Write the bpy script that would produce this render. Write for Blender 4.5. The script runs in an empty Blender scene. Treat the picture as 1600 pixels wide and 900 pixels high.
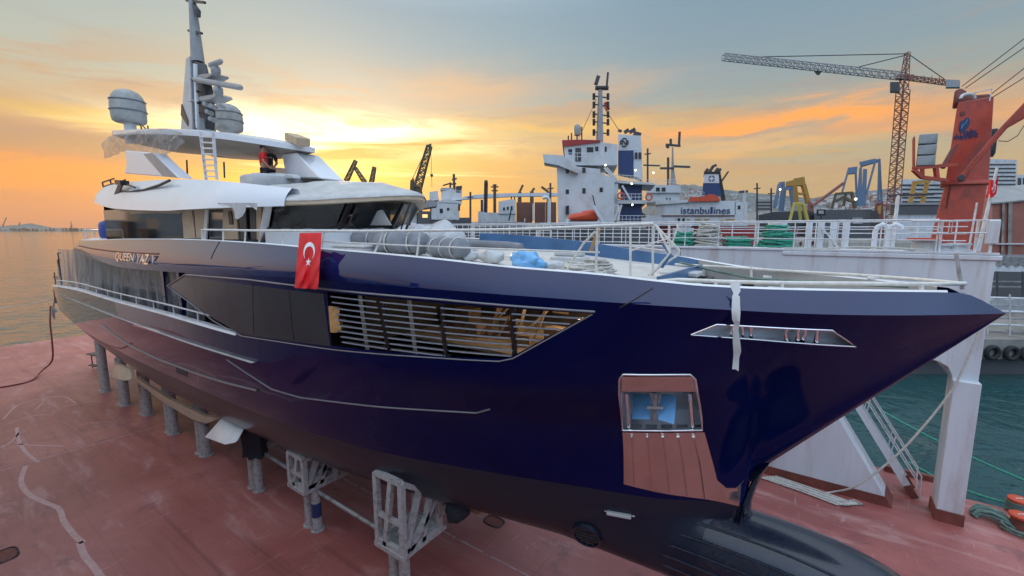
import bpy, bmesh, math, random
import numpy as np
from mathutils import Vector as V, Matrix, noise as mnoise
random.seed(7)
S=bpy.context.scene
COL=S.collection
PI=math.pi
# ------------------------------------------------------------------ camera
F,HY,AZ,H=690.,359.,math.radians(34.8),10.
TH=math.atan((450-HY)/F)
CA,SA,CT,ST=math.cos(AZ),math.sin(AZ),math.cos(TH),math.sin(TH)
def ray(x,y):
    u=(x-800)/F; v=(450-y)/F
    a,b,c=u,CT+v*ST,-ST+v*CT
    return V((CA*a-SA*b,SA*a+CA*b,c))
EYE=V((0,0,H))
def atY(x,y,Y): d=ray(x,y); return EYE+d*(Y/d.y)
def atX(x,y,X): d=ray(x,y); return EYE+d*(X/d.x)
def atZ(x,y,Z=0.): d=ray(x,y); return EYE+d*((Z-H)/d.z)
def atD(x,y,D): return EYE+ray(x,y)*D
cd=bpy.data.cameras.new('camera'); cam=bpy.data.objects.new('camera',cd); COL.objects.link(cam)
cd.sensor_width=36; cd.lens=36*F/1600; cd.clip_start=.05; cd.clip_end=30000
cam.location=EYE
fw=V((-SA*CT,CA*CT,-ST)); cam.rotation_euler=fw.to_track_quat('-Z','Y').to_euler()
S.camera=cam
# ------------------------------------------------------------------ mesh builder
def rotz(a): return Matrix.Rotation(a,3,'Z')
WORLD={}
class MB:
    def __init__(s): s.v=[]; s.f=[]; s.m=[]
    def add(s,vs,fs,mi=0):
        o=len(s.v); s.v+= [tuple(p) for p in vs]
        for f in fs: s.f.append([i+o for i in f]); s.m.append(mi)
        return s
    def box(s,c,sz,rot=None,mi=0):
        c=V(c); h=V(sz)/2
        if isinstance(rot,(int,float)): rot=rotz(rot)
        P=[]
        for i in range(8):
            p=V((h.x*(1 if i&1 else -1),h.y*(1 if i&2 else -1),h.z*(1 if i&4 else -1)))
            if rot: p=rot@p
            P.append(c+p)
        return s.add(P,[(0,2,3,1),(4,5,7,6),(0,1,5,4),(2,6,7,3),(0,4,6,2),(1,3,7,5)],mi)
    def bb(s,a,b,mi=0):
        a=V(a); b=V(b); return s.box((a+b)/2,[abs(x) for x in (b-a)],None,mi)
    def bar(s,a,b,w,h=None,mi=0,up=(0,0,1)):
        a=V(a); b=V(b); d=(b-a)
        if d.length<1e-6: return s
        d.normalize(); h=h or w; u=V(up)
        if abs(d.dot(u))>.98: u=V((1,0,0))
        x=d.cross(u).normalized(); y=x.cross(d)
        P=[p+x*(w/2*i)+y*(h/2*j) for p in (a,b) for i,j in ((-1,-1),(1,-1),(1,1),(-1,1))]
        return s.add(P,[(3,2,1,0),(4,5,6,7),(0,1,5,4),(1,2,6,5),(2,3,7,6),(3,0,4,7)],mi)
    def tube(s,pts,r,n=8,mi=0,cap=True,closed=False):
        pts=[V(p) for p in pts]; m=len(pts)
        if m<2: return s
        R=r if isinstance(r,(list,tuple)) else [r]*m
        rows=[]; t0=None; nx=None
        for i,p in enumerate(pts):
            if closed: t=pts[(i+1)%m]-pts[i-1]
            else: t=pts[min(i+1,m-1)]-pts[max(i-1,0)]
            if t.length<1e-9: t=V((0,0,1))
            t.normalize()
            if nx is None:
                a=V((0,0,1)) if abs(t.z)<.9 else V((1,0,0)); nx=t.cross(a).normalized()
            else:
                nx=(nx-t*nx.dot(t))
                nx=nx.normalized() if nx.length>1e-6 else t.orthogonal().normalized()
            ny=t.cross(nx)
            rows.append([p+nx*(R[i]*math.cos(2*PI*k/n))+ny*(R[i]*math.sin(2*PI*k/n)) for k in range(n)])
        o=len(s.v)
        for rw in rows: s.v+= [tuple(p) for p in rw]
        for i in range(m if closed else m-1):
            for k in range(n):
                a=o+i*n+k; b=o+i*n+(k+1)%n; j=(i+1)%m
                c=o+j*n+(k+1)%n; d=o+j*n+k
                s.f.append([a,b,c,d]); s.m.append(mi)
        if cap and not closed:
            s.f.append([o+k for k in range(n)][::-1]); s.m.append(mi)
            s.f.append([o+(m-1)*n+k for k in range(n)]); s.m.append(mi)
        return s
    def cyl(s,a,b,r,n=12,mi=0,r2=None): return s.tube([a,b],[r,r if r2 is None else r2],n,mi)
    def lathe(s,prof,c=(0,0,0),n=20,mi=0,M=None,arc=1.):
        rows=[]
        for r,z in prof:
            rw=[]
            for k in range(n):
                p=V((r*math.cos(2*PI*k/n),r*math.sin(2*PI*k/n),z))
                if M: p=M@p
                rw.append(V(c)+p)
            rows.append(rw)
        s.grid(rows,mi,True); return s
    def grid(s,rows,mi=0,closed=False):
        n=len(rows[0]); o=len(s.v)
        for rw in rows: s.v+=[tuple(p) for p in rw]
        for i in range(len(rows)-1):
            for k in range(n if closed else n-1):
                k2=(k+1)%n
                s.f.append([o+i*n+k,o+i*n+k2,o+(i+1)*n+k2,o+(i+1)*n+k]); s.m.append(mi)
        return s
    def prism(s,poly,d,mi=0):
        """poly: 3-D outline, d: extrusion vector"""
        n=len(poly); P=[V(p) for p in poly]; d=V(d)
        return s.add(P+[p+d for p in P],[list(range(n))[::-1],list(range(n,2*n))]+[(i,(i+1)%n,(i+1)%n+n,i+n) for i in range(n)],mi)
    def ball(s,c,r,n=12,mi=0,sc=(1,1,1),jit=0,M=None):
        rows=[]
        for i in range(n//2+1):
            th=PI*i/(n//2); rw=[]
            for k in range(n):
                ph=2*PI*k/n
                p=V((math.sin(th)*math.cos(ph),math.sin(th)*math.sin(ph),math.cos(th)))
                f=1+jit*mnoise.noise(p*1.7+V(c)*3)
                p=V((p.x*sc[0],p.y*sc[1],p.z*sc[2]))*(r*f)
                if M: p=M@p
                rw.append(V(c)+p)
            rows.append(rw)
        return s.grid(rows,mi,True)
    def build(s,name,mats,parent=None,smooth=35,bevel=0,local=False,weld=True,label=None,cat=None,group=None,kind=None,recalc=True):
        if not isinstance(mats,(list,tuple)): mats=[mats]
        vs=[V(p) for p in s.v]
        off=V((0,0,0))
        if parent is not None:
            if not local: off=WORLD.get(parent.name,V((0,0,0)))
        elif not local and vs:
            xs=[p.x for p in vs]; ys=[p.y for p in vs]; zs=[p.z for p in vs]
            off=V(((min(xs)+max(xs))/2,(min(ys)+max(ys))/2,min(zs)))
        me=bpy.data.meshes.new(name)
        me.from_pydata([tuple(p-off) for p in vs],[],s.f)
        for m in mats: me.materials.append(m)
        if len(mats)>1: me.polygons.foreach_set('material_index',s.m)
        bm=bmesh.new(); bm.from_mesh(me)
        if weld: bmesh.ops.remove_doubles(bm,verts=bm.verts,dist=1e-5)
        if recalc: bmesh.ops.recalc_face_normals(bm,faces=bm.faces)
        if bevel:
            ed=[e for e in bm.edges if len(e.link_faces)==2 and e.calc_face_angle(0)>.6]
            bmesh.ops.bevel(bm,geom=ed,offset=bevel,segments=1,affect='EDGES',clamp_overlap=True)
        bm.to_mesh(me); bm.free()
        if smooth:
            me.shade_smooth(); me.set_sharp_from_angle(angle=math.radians(smooth))
        o=bpy.data.objects.new(name,me); COL.objects.link(o)
        if parent is not None:
            o.parent=parent; WORLD[o.name]=WORLD.get(parent.name,V((0,0,0))) if not local else V((0,0,0))
        else:
            o.location=off; WORLD[o.name]=off.copy()
        tag(o,label,cat,group,kind)
        return o
def tag(o,label=None,cat=None,group=None,kind=None):
    if label: o['label']=label
    if cat: o['category']=cat
    if group: o['group']=group
    if kind: o['kind']=kind
    return o
def thing(name,label,cat,loc=(0,0,0),rz=0,group=None):
    o=bpy.data.objects.new(name,None); COL.objects.link(o); o.empty_display_size=.2
    o.location=loc; o.rotation_euler=(0,0,rz); WORLD[o.name]=V(loc)
    return tag(o,label,cat,group)
KIDS={}
def copy_tree(o,parent=None):
    c=o.copy(); COL.objects.link(c); c.parent=parent
    for ch in [x for x in bpy.data.objects if x.parent==o]: copy_tree(ch,c)
    return c
def text_mesh(txt,size,depth,font_bold=0.0,spacing=1.0,shear=0):
    cu=bpy.data.curves.new('lettering','FONT'); cu.body=txt; cu.size=size; cu.extrude=depth/2; cu.offset=font_bold
    cu.align_x='CENTER'; cu.align_y='CENTER'; cu.space_character=spacing; cu.shear=shear
    ob=bpy.data.objects.new('lettering',cu); COL.objects.link(ob)
    dg=bpy.context.evaluated_depsgraph_get(); dg.update()
    me=ob.evaluated_get(dg).to_mesh()
    vs=[v.co.copy() for v in me.vertices]; fs=[list(p.vertices) for p in me.polygons]
    bpy.data.objects.remove(ob); bpy.data.curves.remove(cu)
    return vs,fs
def put_text(mb,txt,size,depth,o,ux,uy,mi=0,bold=0.,spacing=1.,fit=None):
    """letters centred on o with width along ux and height along uy; fit=(w,h) scales to size"""
    vs,fs=text_mesh(txt,size,depth,bold,spacing)
    ux=V(ux).normalized(); uy=V(uy); uy=(uy-ux*uy.dot(ux)).normalized(); uz=ux.cross(uy)
    sx=sy=1
    if fit:
        w=max(p.x for p in vs)-min(p.x for p in vs); h=max(p.y for p in vs)-min(p.y for p in vs)
        sx=fit[0]/w; sy=fit[1]/h
        cx=(max(p.x for p in vs)+min(p.x for p in vs))/2; cy=(max(p.y for p in vs)+min(p.y for p in vs))/2
    else: cx=cy=0
    mb.add([V(o)+ux*((p.x-cx)*sx)+uy*((p.y-cy)*sy)+uz*p.z for p in vs],fs,mi)
def pchip(xs,ys):
    xs=np.array(xs,float); ys=np.array(ys,float); h=np.diff(xs); d=np.diff(ys)/h; n=len(xs); m=np.zeros(n)
    for i in range(1,n-1):
        if d[i-1]*d[i]>0:
            w1=2*h[i]+h[i-1]; w2=h[i]+2*h[i-1]; m[i]=(w1+w2)/(w1/d[i-1]+w2/d[i])
    m[0]=d[0]; m[-1]=d[-1]
    def f(x):
        x=min(max(x,xs[0]),xs[-1]); i=min(max(int(np.searchsorted(xs,x))-1,0),n-2)
        t=(x-xs[i])/h[i]; a=1-t
        return float((1+2*t)*a*a*ys[i]+t*a*a*h[i]*m[i]+t*t*(3-2*t)*ys[i+1]-t*t*a*h[i]*m[i+1])
    return f
def lerp(a,b,t): return a+(b-a)*t
# ------------------------------------------------------------------ materials
class NT:
    def __init__(s,tree): s.t=tree; s.n=tree.nodes; s.l=tree.links
    def node(s,ty,**k):
        n=s.n.new(ty)
        for a,b in k.items(): setattr(n,a,b)
        return n
    def put(s,sock,val):
        if hasattr(val,'is_output') or isinstance(val,bpy.types.NodeSocket): s.l.new(val,sock)
        elif isinstance(val,(tuple,list)) and len(val)==3 and sock.type=='RGBA': sock.default_value=(*val,1)
        else: sock.default_value=val
    def math(s,op,a,b=0.,c=None,clamp=False):
        n=s.node('ShaderNodeMath',operation=op,use_clamp=clamp); s.put(n.inputs[0],a); s.put(n.inputs[1],b)
        if c is not None: s.put(n.inputs[2],c)
        return n.outputs[0]
    def mix(s,f,a,b,mode='MIX'):
        n=s.node('ShaderNodeMix',data_type='RGBA',blend_type=mode); s.put(n.inputs[0],f); s.put(n.inputs[6],a); s.put(n.inputs[7],b)
        return n.outputs[2]
    def noise(s,vec,scale,detail=4,rough=.55,dist=0.):
        n=s.node('ShaderNodeTexNoise'); s.put(n.inputs['Vector'],vec); n.inputs['Scale'].default_value=scale
        n.inputs['Detail'].default_value=detail; n.inputs['Roughness'].default_value=rough; n.inputs['Distortion'].default_value=dist
        return n.outputs[0]
    def ramp(s,f,stops,interp='LINEAR'):
        n=s.node('ShaderNodeValToRGB'); s.put(n.inputs[0],f); cr=n.color_ramp; cr.interpolation=interp
        while len(cr.elements)<len(stops): cr.elements.new(.5)
        for e,(p,c) in zip(cr.elements,stops):
            e.position=p; e.color=(*c,1) if len(c)==3 else c
        return n.outputs[0]
    def step(s,x,a,b):
        n=s.node('ShaderNodeMapRange',interpolation_type='SMOOTHSTEP'); s.put(n.inputs[0],x)
        n.inputs[1].default_value=a; n.inputs[2].default_value=b
        return n.outputs[0]
    def scale(s,vec,sc):
        n=s.node('ShaderNodeMapping'); s.put(n.inputs[0],vec); n.inputs['Scale'].default_value=sc
        return n.outputs[0]
    def bump(s,h,strength,dist=.02):
        n=s.node('ShaderNodeBump'); s.put(n.inputs['Height'],h); n.inputs['Strength'].default_value=strength; n.inputs['Distance'].default_value=dist
        return n.outputs[0]
def newmat(name):
    m=bpy.data.materials.new(name); m.use_nodes=True; t=NT(m.node_tree); b=m.node_tree.nodes['Principled BSDF']
    tc=t.node('ShaderNodeTexCoord')
    return m,t,b,tc.outputs['Object']
def mat(name,col,rough=.5,metal=0.,var=.12,vs=3.,bump=0.,bs=20.,coat=0.,spec=.5,dirt=None,da=.35,ds=1.2,em=None,es=0.,stretch=(1,1,1)):
    """paint-like surface: colour wandering by var, optional dirt patches"""
    m,t,b,oc=newmat(name)
    vec=t.scale(oc,stretch) if stretch!=(1,1,1) else oc
    n=t.noise(vec,vs,5)
    lo=tuple(c*(1-var) for c in col); hi=tuple(min(1,c*(1+var)) for c in col)
    c=t.ramp(n,[(.3,lo),(.7,hi)])
    if dirt:
        d=t.noise(vec,ds,8,.65)
        c=t.mix(t.math('MULTIPLY',t.step(d,.48,.68),da),c,dirt)
    t.put(b.inputs['Base Color'],c)
    t.put(b.inputs['Roughness'],t.math('MULTIPLY_ADD',n,.25*rough,rough*.87)); b.inputs['Metallic'].default_value=metal
    b.inputs['Specular IOR Level'].default_value=spec; b.inputs['Coat Weight'].default_value=coat; b.inputs['Coat Roughness'].default_value=.04
    if bump: t.put(b.inputs['Normal'],t.bump(t.noise(vec,bs,4),bump))
    if em: t.put(b.inputs['Emission Color'],em); b.inputs['Emission Strength'].default_value=es
    return m
M={}
M['white']=mat('white_paint',(.74,.75,.76),.32,var=.05,vs=1.5,dirt=(.42,.37,.32),da=.35,ds=.9)
M['dockwhite']=mat('dock_white',(.64,.68,.72),.4,var=.06,vs=1.2,bump=.1,bs=3,dirt=(.36,.24,.17),da=.42,ds=1.1,stretch=(1.6,1.6,.22))
M['rail']=mat('rail_white',(.66,.67,.68),.4,var=.12,vs=6,dirt=(.35,.27,.2),da=.5,ds=5)
M['wrap']=mat('wrapped_rail',(.68,.66,.6),.55,var=.14,vs=8,bump=.4,bs=30)
M['galv']=mat('galvanised',(.36,.36,.36),.5,.3,var=.22,vs=5,dirt=(.16,.11,.08),da=.6,ds=3)
M['stand']=mat('stand_steel',(.44,.43,.42),.6,.0,var=.1,vs=9,bump=.2,bs=20,dirt=(.13,.08,.055),da=.6,ds=6)
M['dsteel']=mat('dark_steel',(.06,.06,.065),.5,.2,var=.3,vs=5)
M['black']=mat('black_trim',(.012,.012,.014),.35,var=.2)
M['rubber']=mat('rubber',(.022,.022,.024),.75,var=.3,vs=6,bump=.3,bs=15)
M['chrome']=mat('polished_steel',(.82,.82,.83),.07,1.,var=.03)
M['plate']=mat('polished_plate',(.62,.5,.46),.16,1.,var=.08,vs=2)
M['redcrane']=mat('crane_red',(.5,.065,.032),.5,var=.16,vs=1.5,bump=.06,bs=6,dirt=(.2,.05,.035),da=.5,ds=.8)
M['rustred']=mat('rust_red',(.2,.055,.04),.65,var=.25,vs=2,dirt=(.08,.035,.025),da=.5,ds=1.5)
M['buoyorange']=mat('orange_cover',(.62,.08,.03),.5,var=.12,vs=2,bump=.3,bs=4)
M['yellow']=mat('crane_yellow',(.45,.24,.045),.55,var=.15)
M['bluesteel']=mat('crane_blue',(.12,.19,.3),.5,var=.15)
M['navy2']=mat('funnel_blue',(.02,.045,.14),.45,var=.15)
M['flag']=mat('flag_red',(.68,.012,.018),.7,var=.06,vs=5)
M['flagw']=mat('flag_white',(.8,.8,.8),.7,var=.03)
M['film']=mat('protective_film',(.52,.53,.52),.35,var=.1,vs=2.5,bump=.5,bs=5)
M['tarp']=mat('deck_tarp',(.5,.5,.48),.45,var=.14,vs=2,bump=.9,bs=4.5,dirt=(.38,.34,.3),da=.5,ds=1.4)
M['tarp2']=mat('tarp_creased',(.5,.5,.5),.4,var=.16,vs=3,bump=.7,bs=5)
M['greybag']=mat('grey_cover',(.2,.21,.235),.75,var=.2,vs=3,bump=.5,bs=7)
M['lightbag']=mat('light_cover',(.5,.5,.5),.7,var=.14,vs=3,bump=.5,bs=6)
M['bluebag']=mat('blue_bag',(.16,.42,.72),.4,var=.2,vs=6,bump=.8,bs=7)
M['bluefilm']=mat('blue_film',(.06,.15,.3),.3,var=.2,vs=1.5,bump=.2,bs=5)
M['bluebox']=mat('blue_tank',(.01,.045,.24),.4,var=.15,vs=2)
M['deck2']=mat('yacht_deck',(.6,.57,.52),.55,var=.1,vs=1.2,dirt=(.36,.33,.3),da=.6,ds=1.3,bump=.08,bs=6)
M['rope']=mat('white_rope',(.55,.53,.48),.85,var=.2,vs=12,bump=.8,bs=60)
M['greenrope']=mat('green_rope',(.05,.33,.23),.8,var=.3,vs=10,bump=.8,bs=50)
M['greyrope']=mat('worn_green_rope',(.13,.2,.17),.85,var=.3,vs=10,bump=.8,bs=50)
M['wood']=mat('raw_timber',(.3,.19,.11),.7,var=.3,vs=4,stretch=(1,1,6))
M['ply']=mat('plywood',(.5,.37,.24),.6,var=.12,vs=3,stretch=(1,1,.2))
M['beige']=mat('beige_panel',(.55,.42,.3),.5,var=.1,vs=2)
M['concrete']=mat('concrete',(.28,.26,.23),.85,var=.25,vs=.8,bump=.2,bs=5,dirt=(.09,.08,.07),da=.7,ds=.6)
M['shed']=mat('shed_sheet',(.3,.29,.28),.6,var=.2,vs=.7)
M['shedred']=mat('shed_red',(.33,.12,.085),.7,var=.2,vs=.35,bump=.1,bs=1,dirt=(.2,.09,.07),da=.5,ds=.3)
M['farwhite']=mat('far_ship_white',(.6,.62,.63),.5,var=.08,vs=.4,dirt=(.4,.27,.18),da=.5,ds=.25)
M['farred']=mat('far_ship_red',(.35,.035,.03),.6,var=.2,vs=.4)
M['brownhull']=mat('rusty_brown',(.16,.07,.05),.7,var=.25,vs=.3)
M['farglass']=mat('far_window',(.02,.025,.03),.2,var=.2)
M['greyhull']=mat('grey_hull',(.09,.09,.095),.6,var=.25,vs=.2)
M['skin']=mat('skin',(.4,.2,.13),.6,var=.06)
M['hair']=mat('hair',(.015,.011,.01),.6,var=.2)
M['redshirt']=mat('red_shirt',(.55,.012,.012),.8,var=.1,vs=8)
M['darkcloth']=mat('dark_cloth',(.02,.022,.03),.85,var=.2,vs=6)
M['anode']=mat('zinc_anode',(.55,.55,.53),.5,.2,var=.1)
M['teal']=mat('teal_tarp',(.03,.3,.36),.5,var=.3,vs=6)
M['lampglow']=mat('lit_lamp',(1,.9,.7),.4,em=(1,.85,.55),es=5.)
M['litwin']=mat('lit_window',(1,.7,.3),.4,em=(1,.5,.14),es=1.2)
M['hill']=mat('hillside',(.13,.145,.14),.95,var=.4,vs=.02)
M['gel']=mat('gelcoat_white',(.7,.715,.74),.2,var=.025,vs=.8,coat=.4)
M['satin']=mat('satin_steel',(.8,.83,.86),.42,1.,var=.06)
M['slat']=mat('slat_grey',(.28,.29,.32),.3,.2,var=.15,vs=4)
M['greymast']=mat('mast_grey',(.3,.3,.3),.4,.1,var=.12,vs=3)
M['ltblue']=mat('light_blue_plate',(.2,.48,.82),.25,var=.08,vs=3)
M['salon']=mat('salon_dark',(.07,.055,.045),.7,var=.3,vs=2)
M['trim']=mat('grey_trim',(.2,.2,.22),.3,.3,var=.1)
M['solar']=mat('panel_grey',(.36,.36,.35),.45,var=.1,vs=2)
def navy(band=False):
    m,t,b,oc=newmat('navy_bulwark_sky_tint' if band else 'navy_hull_paint')
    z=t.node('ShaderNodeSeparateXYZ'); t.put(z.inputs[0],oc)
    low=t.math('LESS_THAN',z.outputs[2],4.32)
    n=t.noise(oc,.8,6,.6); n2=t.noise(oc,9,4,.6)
    top=t.ramp(n,[(.3,(.0006,.003,.042)),(.7,(.001,.005,.06))] if not band else [(.3,(.0014,.010,.062)),(.7,(.002,.0135,.08))])  # bulwark base lighter and bluer, sky reflection put partly into the colour
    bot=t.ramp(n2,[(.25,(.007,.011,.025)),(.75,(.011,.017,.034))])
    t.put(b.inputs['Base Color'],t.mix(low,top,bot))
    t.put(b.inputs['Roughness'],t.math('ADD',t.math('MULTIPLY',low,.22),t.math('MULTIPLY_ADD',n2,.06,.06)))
    # coat cut towards the bow to mute the red deck's reflection; bulwark keeps full
    coatw=t.math('SUBTRACT',1.,t.math('MULTIPLY',t.step(z.outputs[0],2.,13.),.8)) if not band else 1.
    t.put(b.inputs['Coat Weight'],t.math('ADD',t.math('MULTIPLY',t.math('SUBTRACT',1.,low),coatw),t.math('MULTIPLY',low,.22))); b.inputs['Coat Roughness'].default_value=.02; b.inputs['Coat IOR'].default_value=1.48 if band else 1.48; t.put(b.inputs['Specular IOR Level'],t.math('MULTIPLY_ADD',low,.25,.05))
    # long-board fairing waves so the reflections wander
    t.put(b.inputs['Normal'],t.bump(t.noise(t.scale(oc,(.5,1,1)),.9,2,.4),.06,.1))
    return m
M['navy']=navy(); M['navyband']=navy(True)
def antifoul():
    return mat('antifouling',(.009,.014,.03),.24,var=.25,vs=6,bump=.06,bs=18,dirt=(.03,.035,.05),da=.35,ds=2,coat=.35)
M['foul']=antifoul()
def glassmat(name,col,mixf,rough=.03):
    m,t,b,oc=newmat(name)
    b.inputs['Base Color'].default_value=(*col,1); b.inputs['Roughness'].default_value=rough; b.inputs['Coat Weight'].default_value=1
    tr=t.node('ShaderNodeBsdfTransparent'); tr.inputs[0].default_value=(.55,.57,.6,1)
    mx=t.node('ShaderNodeMixShader'); mx.inputs[0].default_value=mixf
    t.l.new(tr.outputs[0],mx.inputs[1]); t.l.new(b.outputs[0],mx.inputs[2])
    t.l.new(mx.outputs[0],m.node_tree.nodes['Material Output'].inputs[0])
    return m
M['glass']=glassmat('windscreen_glass',(.012,.014,.016),.62)
M['dglass']=mat('dark_glass',(.01,.011,.013),.05,var=.3,vs=.7,coat=1,bump=.02,bs=1.2)
M['hullglass']=mat('dusty_dark_glass',(.02,.02,.021),.07,var=.35,vs=.9,coat=.7,dirt=(.07,.066,.06),da=.45,ds=.7)
def plastic():
    m,t,b,oc=newmat('plastic_sheet')
    n=t.noise(t.scale(oc,(2.5,2.5,.25)),1.6,5)
    t.put(b.inputs['Base Color'],t.ramp(n,[(.3,(.2,.2,.205)),(.7,(.42,.41,.4))])); b.inputs['Roughness'].default_value=.25
    tr=t.node('ShaderNodeBsdfTransparent'); tl=t.node('ShaderNodeBsdfTranslucent'); tl.inputs[0].default_value=(.6,.58,.55,1)
    m1=t.node('ShaderNodeMixShader'); m1.inputs[0].default_value=.35; t.l.new(b.outputs[0],m1.inputs[1]); t.l.new(tl.outputs[0],m1.inputs[2])
    m2=t.node('ShaderNodeMixShader'); t.put(m2.inputs[0],t.math('MULTIPLY_ADD',n,.9,.08)); t.l.new(tr.outputs[0],m2.inputs[1]); t.l.new(m1.outputs[0],m2.inputs[2])
    t.l.new(m2.outputs[0],m.node_tree.nodes['Material Output'].inputs[0])
    return m
M['plastic']=plastic()
def dockmat():
    m,t,b,oc=newmat('dock_red_paint')
    n=t.noise(oc,.22,8,.62,.6); n2=t.noise(t.scale(oc,(.35,1.6,1)),.9,6,.65,.4); n3=t.noise(oc,7,5,.7); n4=t.noise(t.scale(oc,(.06,1.3,1)),1.3,7,.68,.5)
    c=t.ramp(n,[(.28,(.25,.068,.058)),(.5,(.36,.105,.09)),(.72,(.455,.165,.145))])
    c=t.mix(t.math('MULTIPLY',t.step(n2,.5,.72),.5),c,(.6,.36,.33))       # chalky worn paint
    c=t.mix(t.math('MULTIPLY',t.step(n4,.52,.74),.6),c,(.14,.042,.038))     # drag streaks
    c=t.mix(t.math('MULTIPLY',t.step(n3,.6,.78),.35),c,(.2,.07,.06))
    n5=t.noise(oc,.5,7,.7,1.2); c=t.mix(t.math('MULTIPLY',t.step(n5,.55,.68),.62),c,(.15,.055,.05))
    sc_=t.noise(t.scale(oc,(2.6,.3,1)),1.7,6,.7,.8); c=t.mix(t.math('MULTIPLY',t.step(sc_,.6,.7),.35),c,(.62,.42,.39))
    sp=t.noise(oc,26,2,.5); c=t.mix(t.step(sp,.74,.78),c,(.6,.5,.46))
    # plate seams every 2.4 / 6 m
    s=t.node('ShaderNodeSeparateXYZ'); t.put(s.inputs[0],oc)
    fx=t.math('ABSOLUTE',t.math('SUBTRACT',t.math('FRACT',t.math('DIVIDE',s.outputs[0],6.)),.5))
    fy=t.math('ABSOLUTE',t.math('SUBTRACT',t.math('FRACT',t.math('DIVIDE',s.outputs[1],2.4)),.5))
    seam=t.math('MAXIMUM',t.math('LESS_THAN',fx,.002),t.math('LESS_THAN',fy,.004))
    c=t.mix(t.math('MULTIPLY',seam,.36),c,(.16,.05,.045))
    t.put(b.inputs['Base Color'],c)
    t.put(b.inputs['Roughness'],t.math('MULTIPLY_ADD',n2,.4,.27)); b.inputs['Specular IOR Level'].default_value=.75
    t.put(b.inputs['Normal'],t.bump(t.math('ADD',t.math('MULTIPLY',n,3.),t.math('MULTIPLY',n3,.25)),.25,.03))
    return m
M['dock']=dockmat()
M['mark']=mat('worn_white_marking',(.5,.42,.4),.8,var=.25,vs=4)
M['mark2']=mat('pale_scuff',(.58,.42,.39),.8,var=.2,vs=5)
def worn(m,lo,hi,k):
    t=NT(m.node_tree); b=t.n['Principled BSDF']; oc=t.node('ShaderNodeTexCoord').outputs['Object']
    tr=t.node('ShaderNodeBsdfTransparent'); mx=t.node('ShaderNodeMixShader'); t.put(mx.inputs[0],t.math('MULTIPLY',t.step(t.noise(oc,3.5,7,.7),lo,hi),k))
    t.l.new(tr.outputs[0],mx.inputs[1]); t.l.new(b.outputs[0],mx.inputs[2]); t.l.new(mx.outputs[0],t.n['Material Output'].inputs[0])
worn(M['mark'],.3,.5,.9)
M['mark2']=mat('pale_scuff',(.55,.34,.31),.8,var=.12,vs=6,dirt=(.6,.45,.42),da=.8,ds=4)
def watermat():
    m,t,b,oc=newmat('harbour_water')
    b.inputs['Base Color'].default_value=(.02,.07,.072,1); b.inputs['Roughness'].default_value=.06; b.inputs['IOR'].default_value=1.33
    a=t.noise(t.scale(oc,(1,1,1)),.55,3,.5,.6); c=t.noise(oc,.09,3,.5); d=t.noise(oc,2.6,2,.5)
    h=t.math('ADD',t.math('ADD',t.math('MULTIPLY',a,.5),t.math('MULTIPLY',c,1.4)),t.math('MULTIPLY',d,.08))
    t.put(b.inputs['Normal'],t.bump(h,.9,.6))
    return m
M['water']=watermat()
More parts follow.
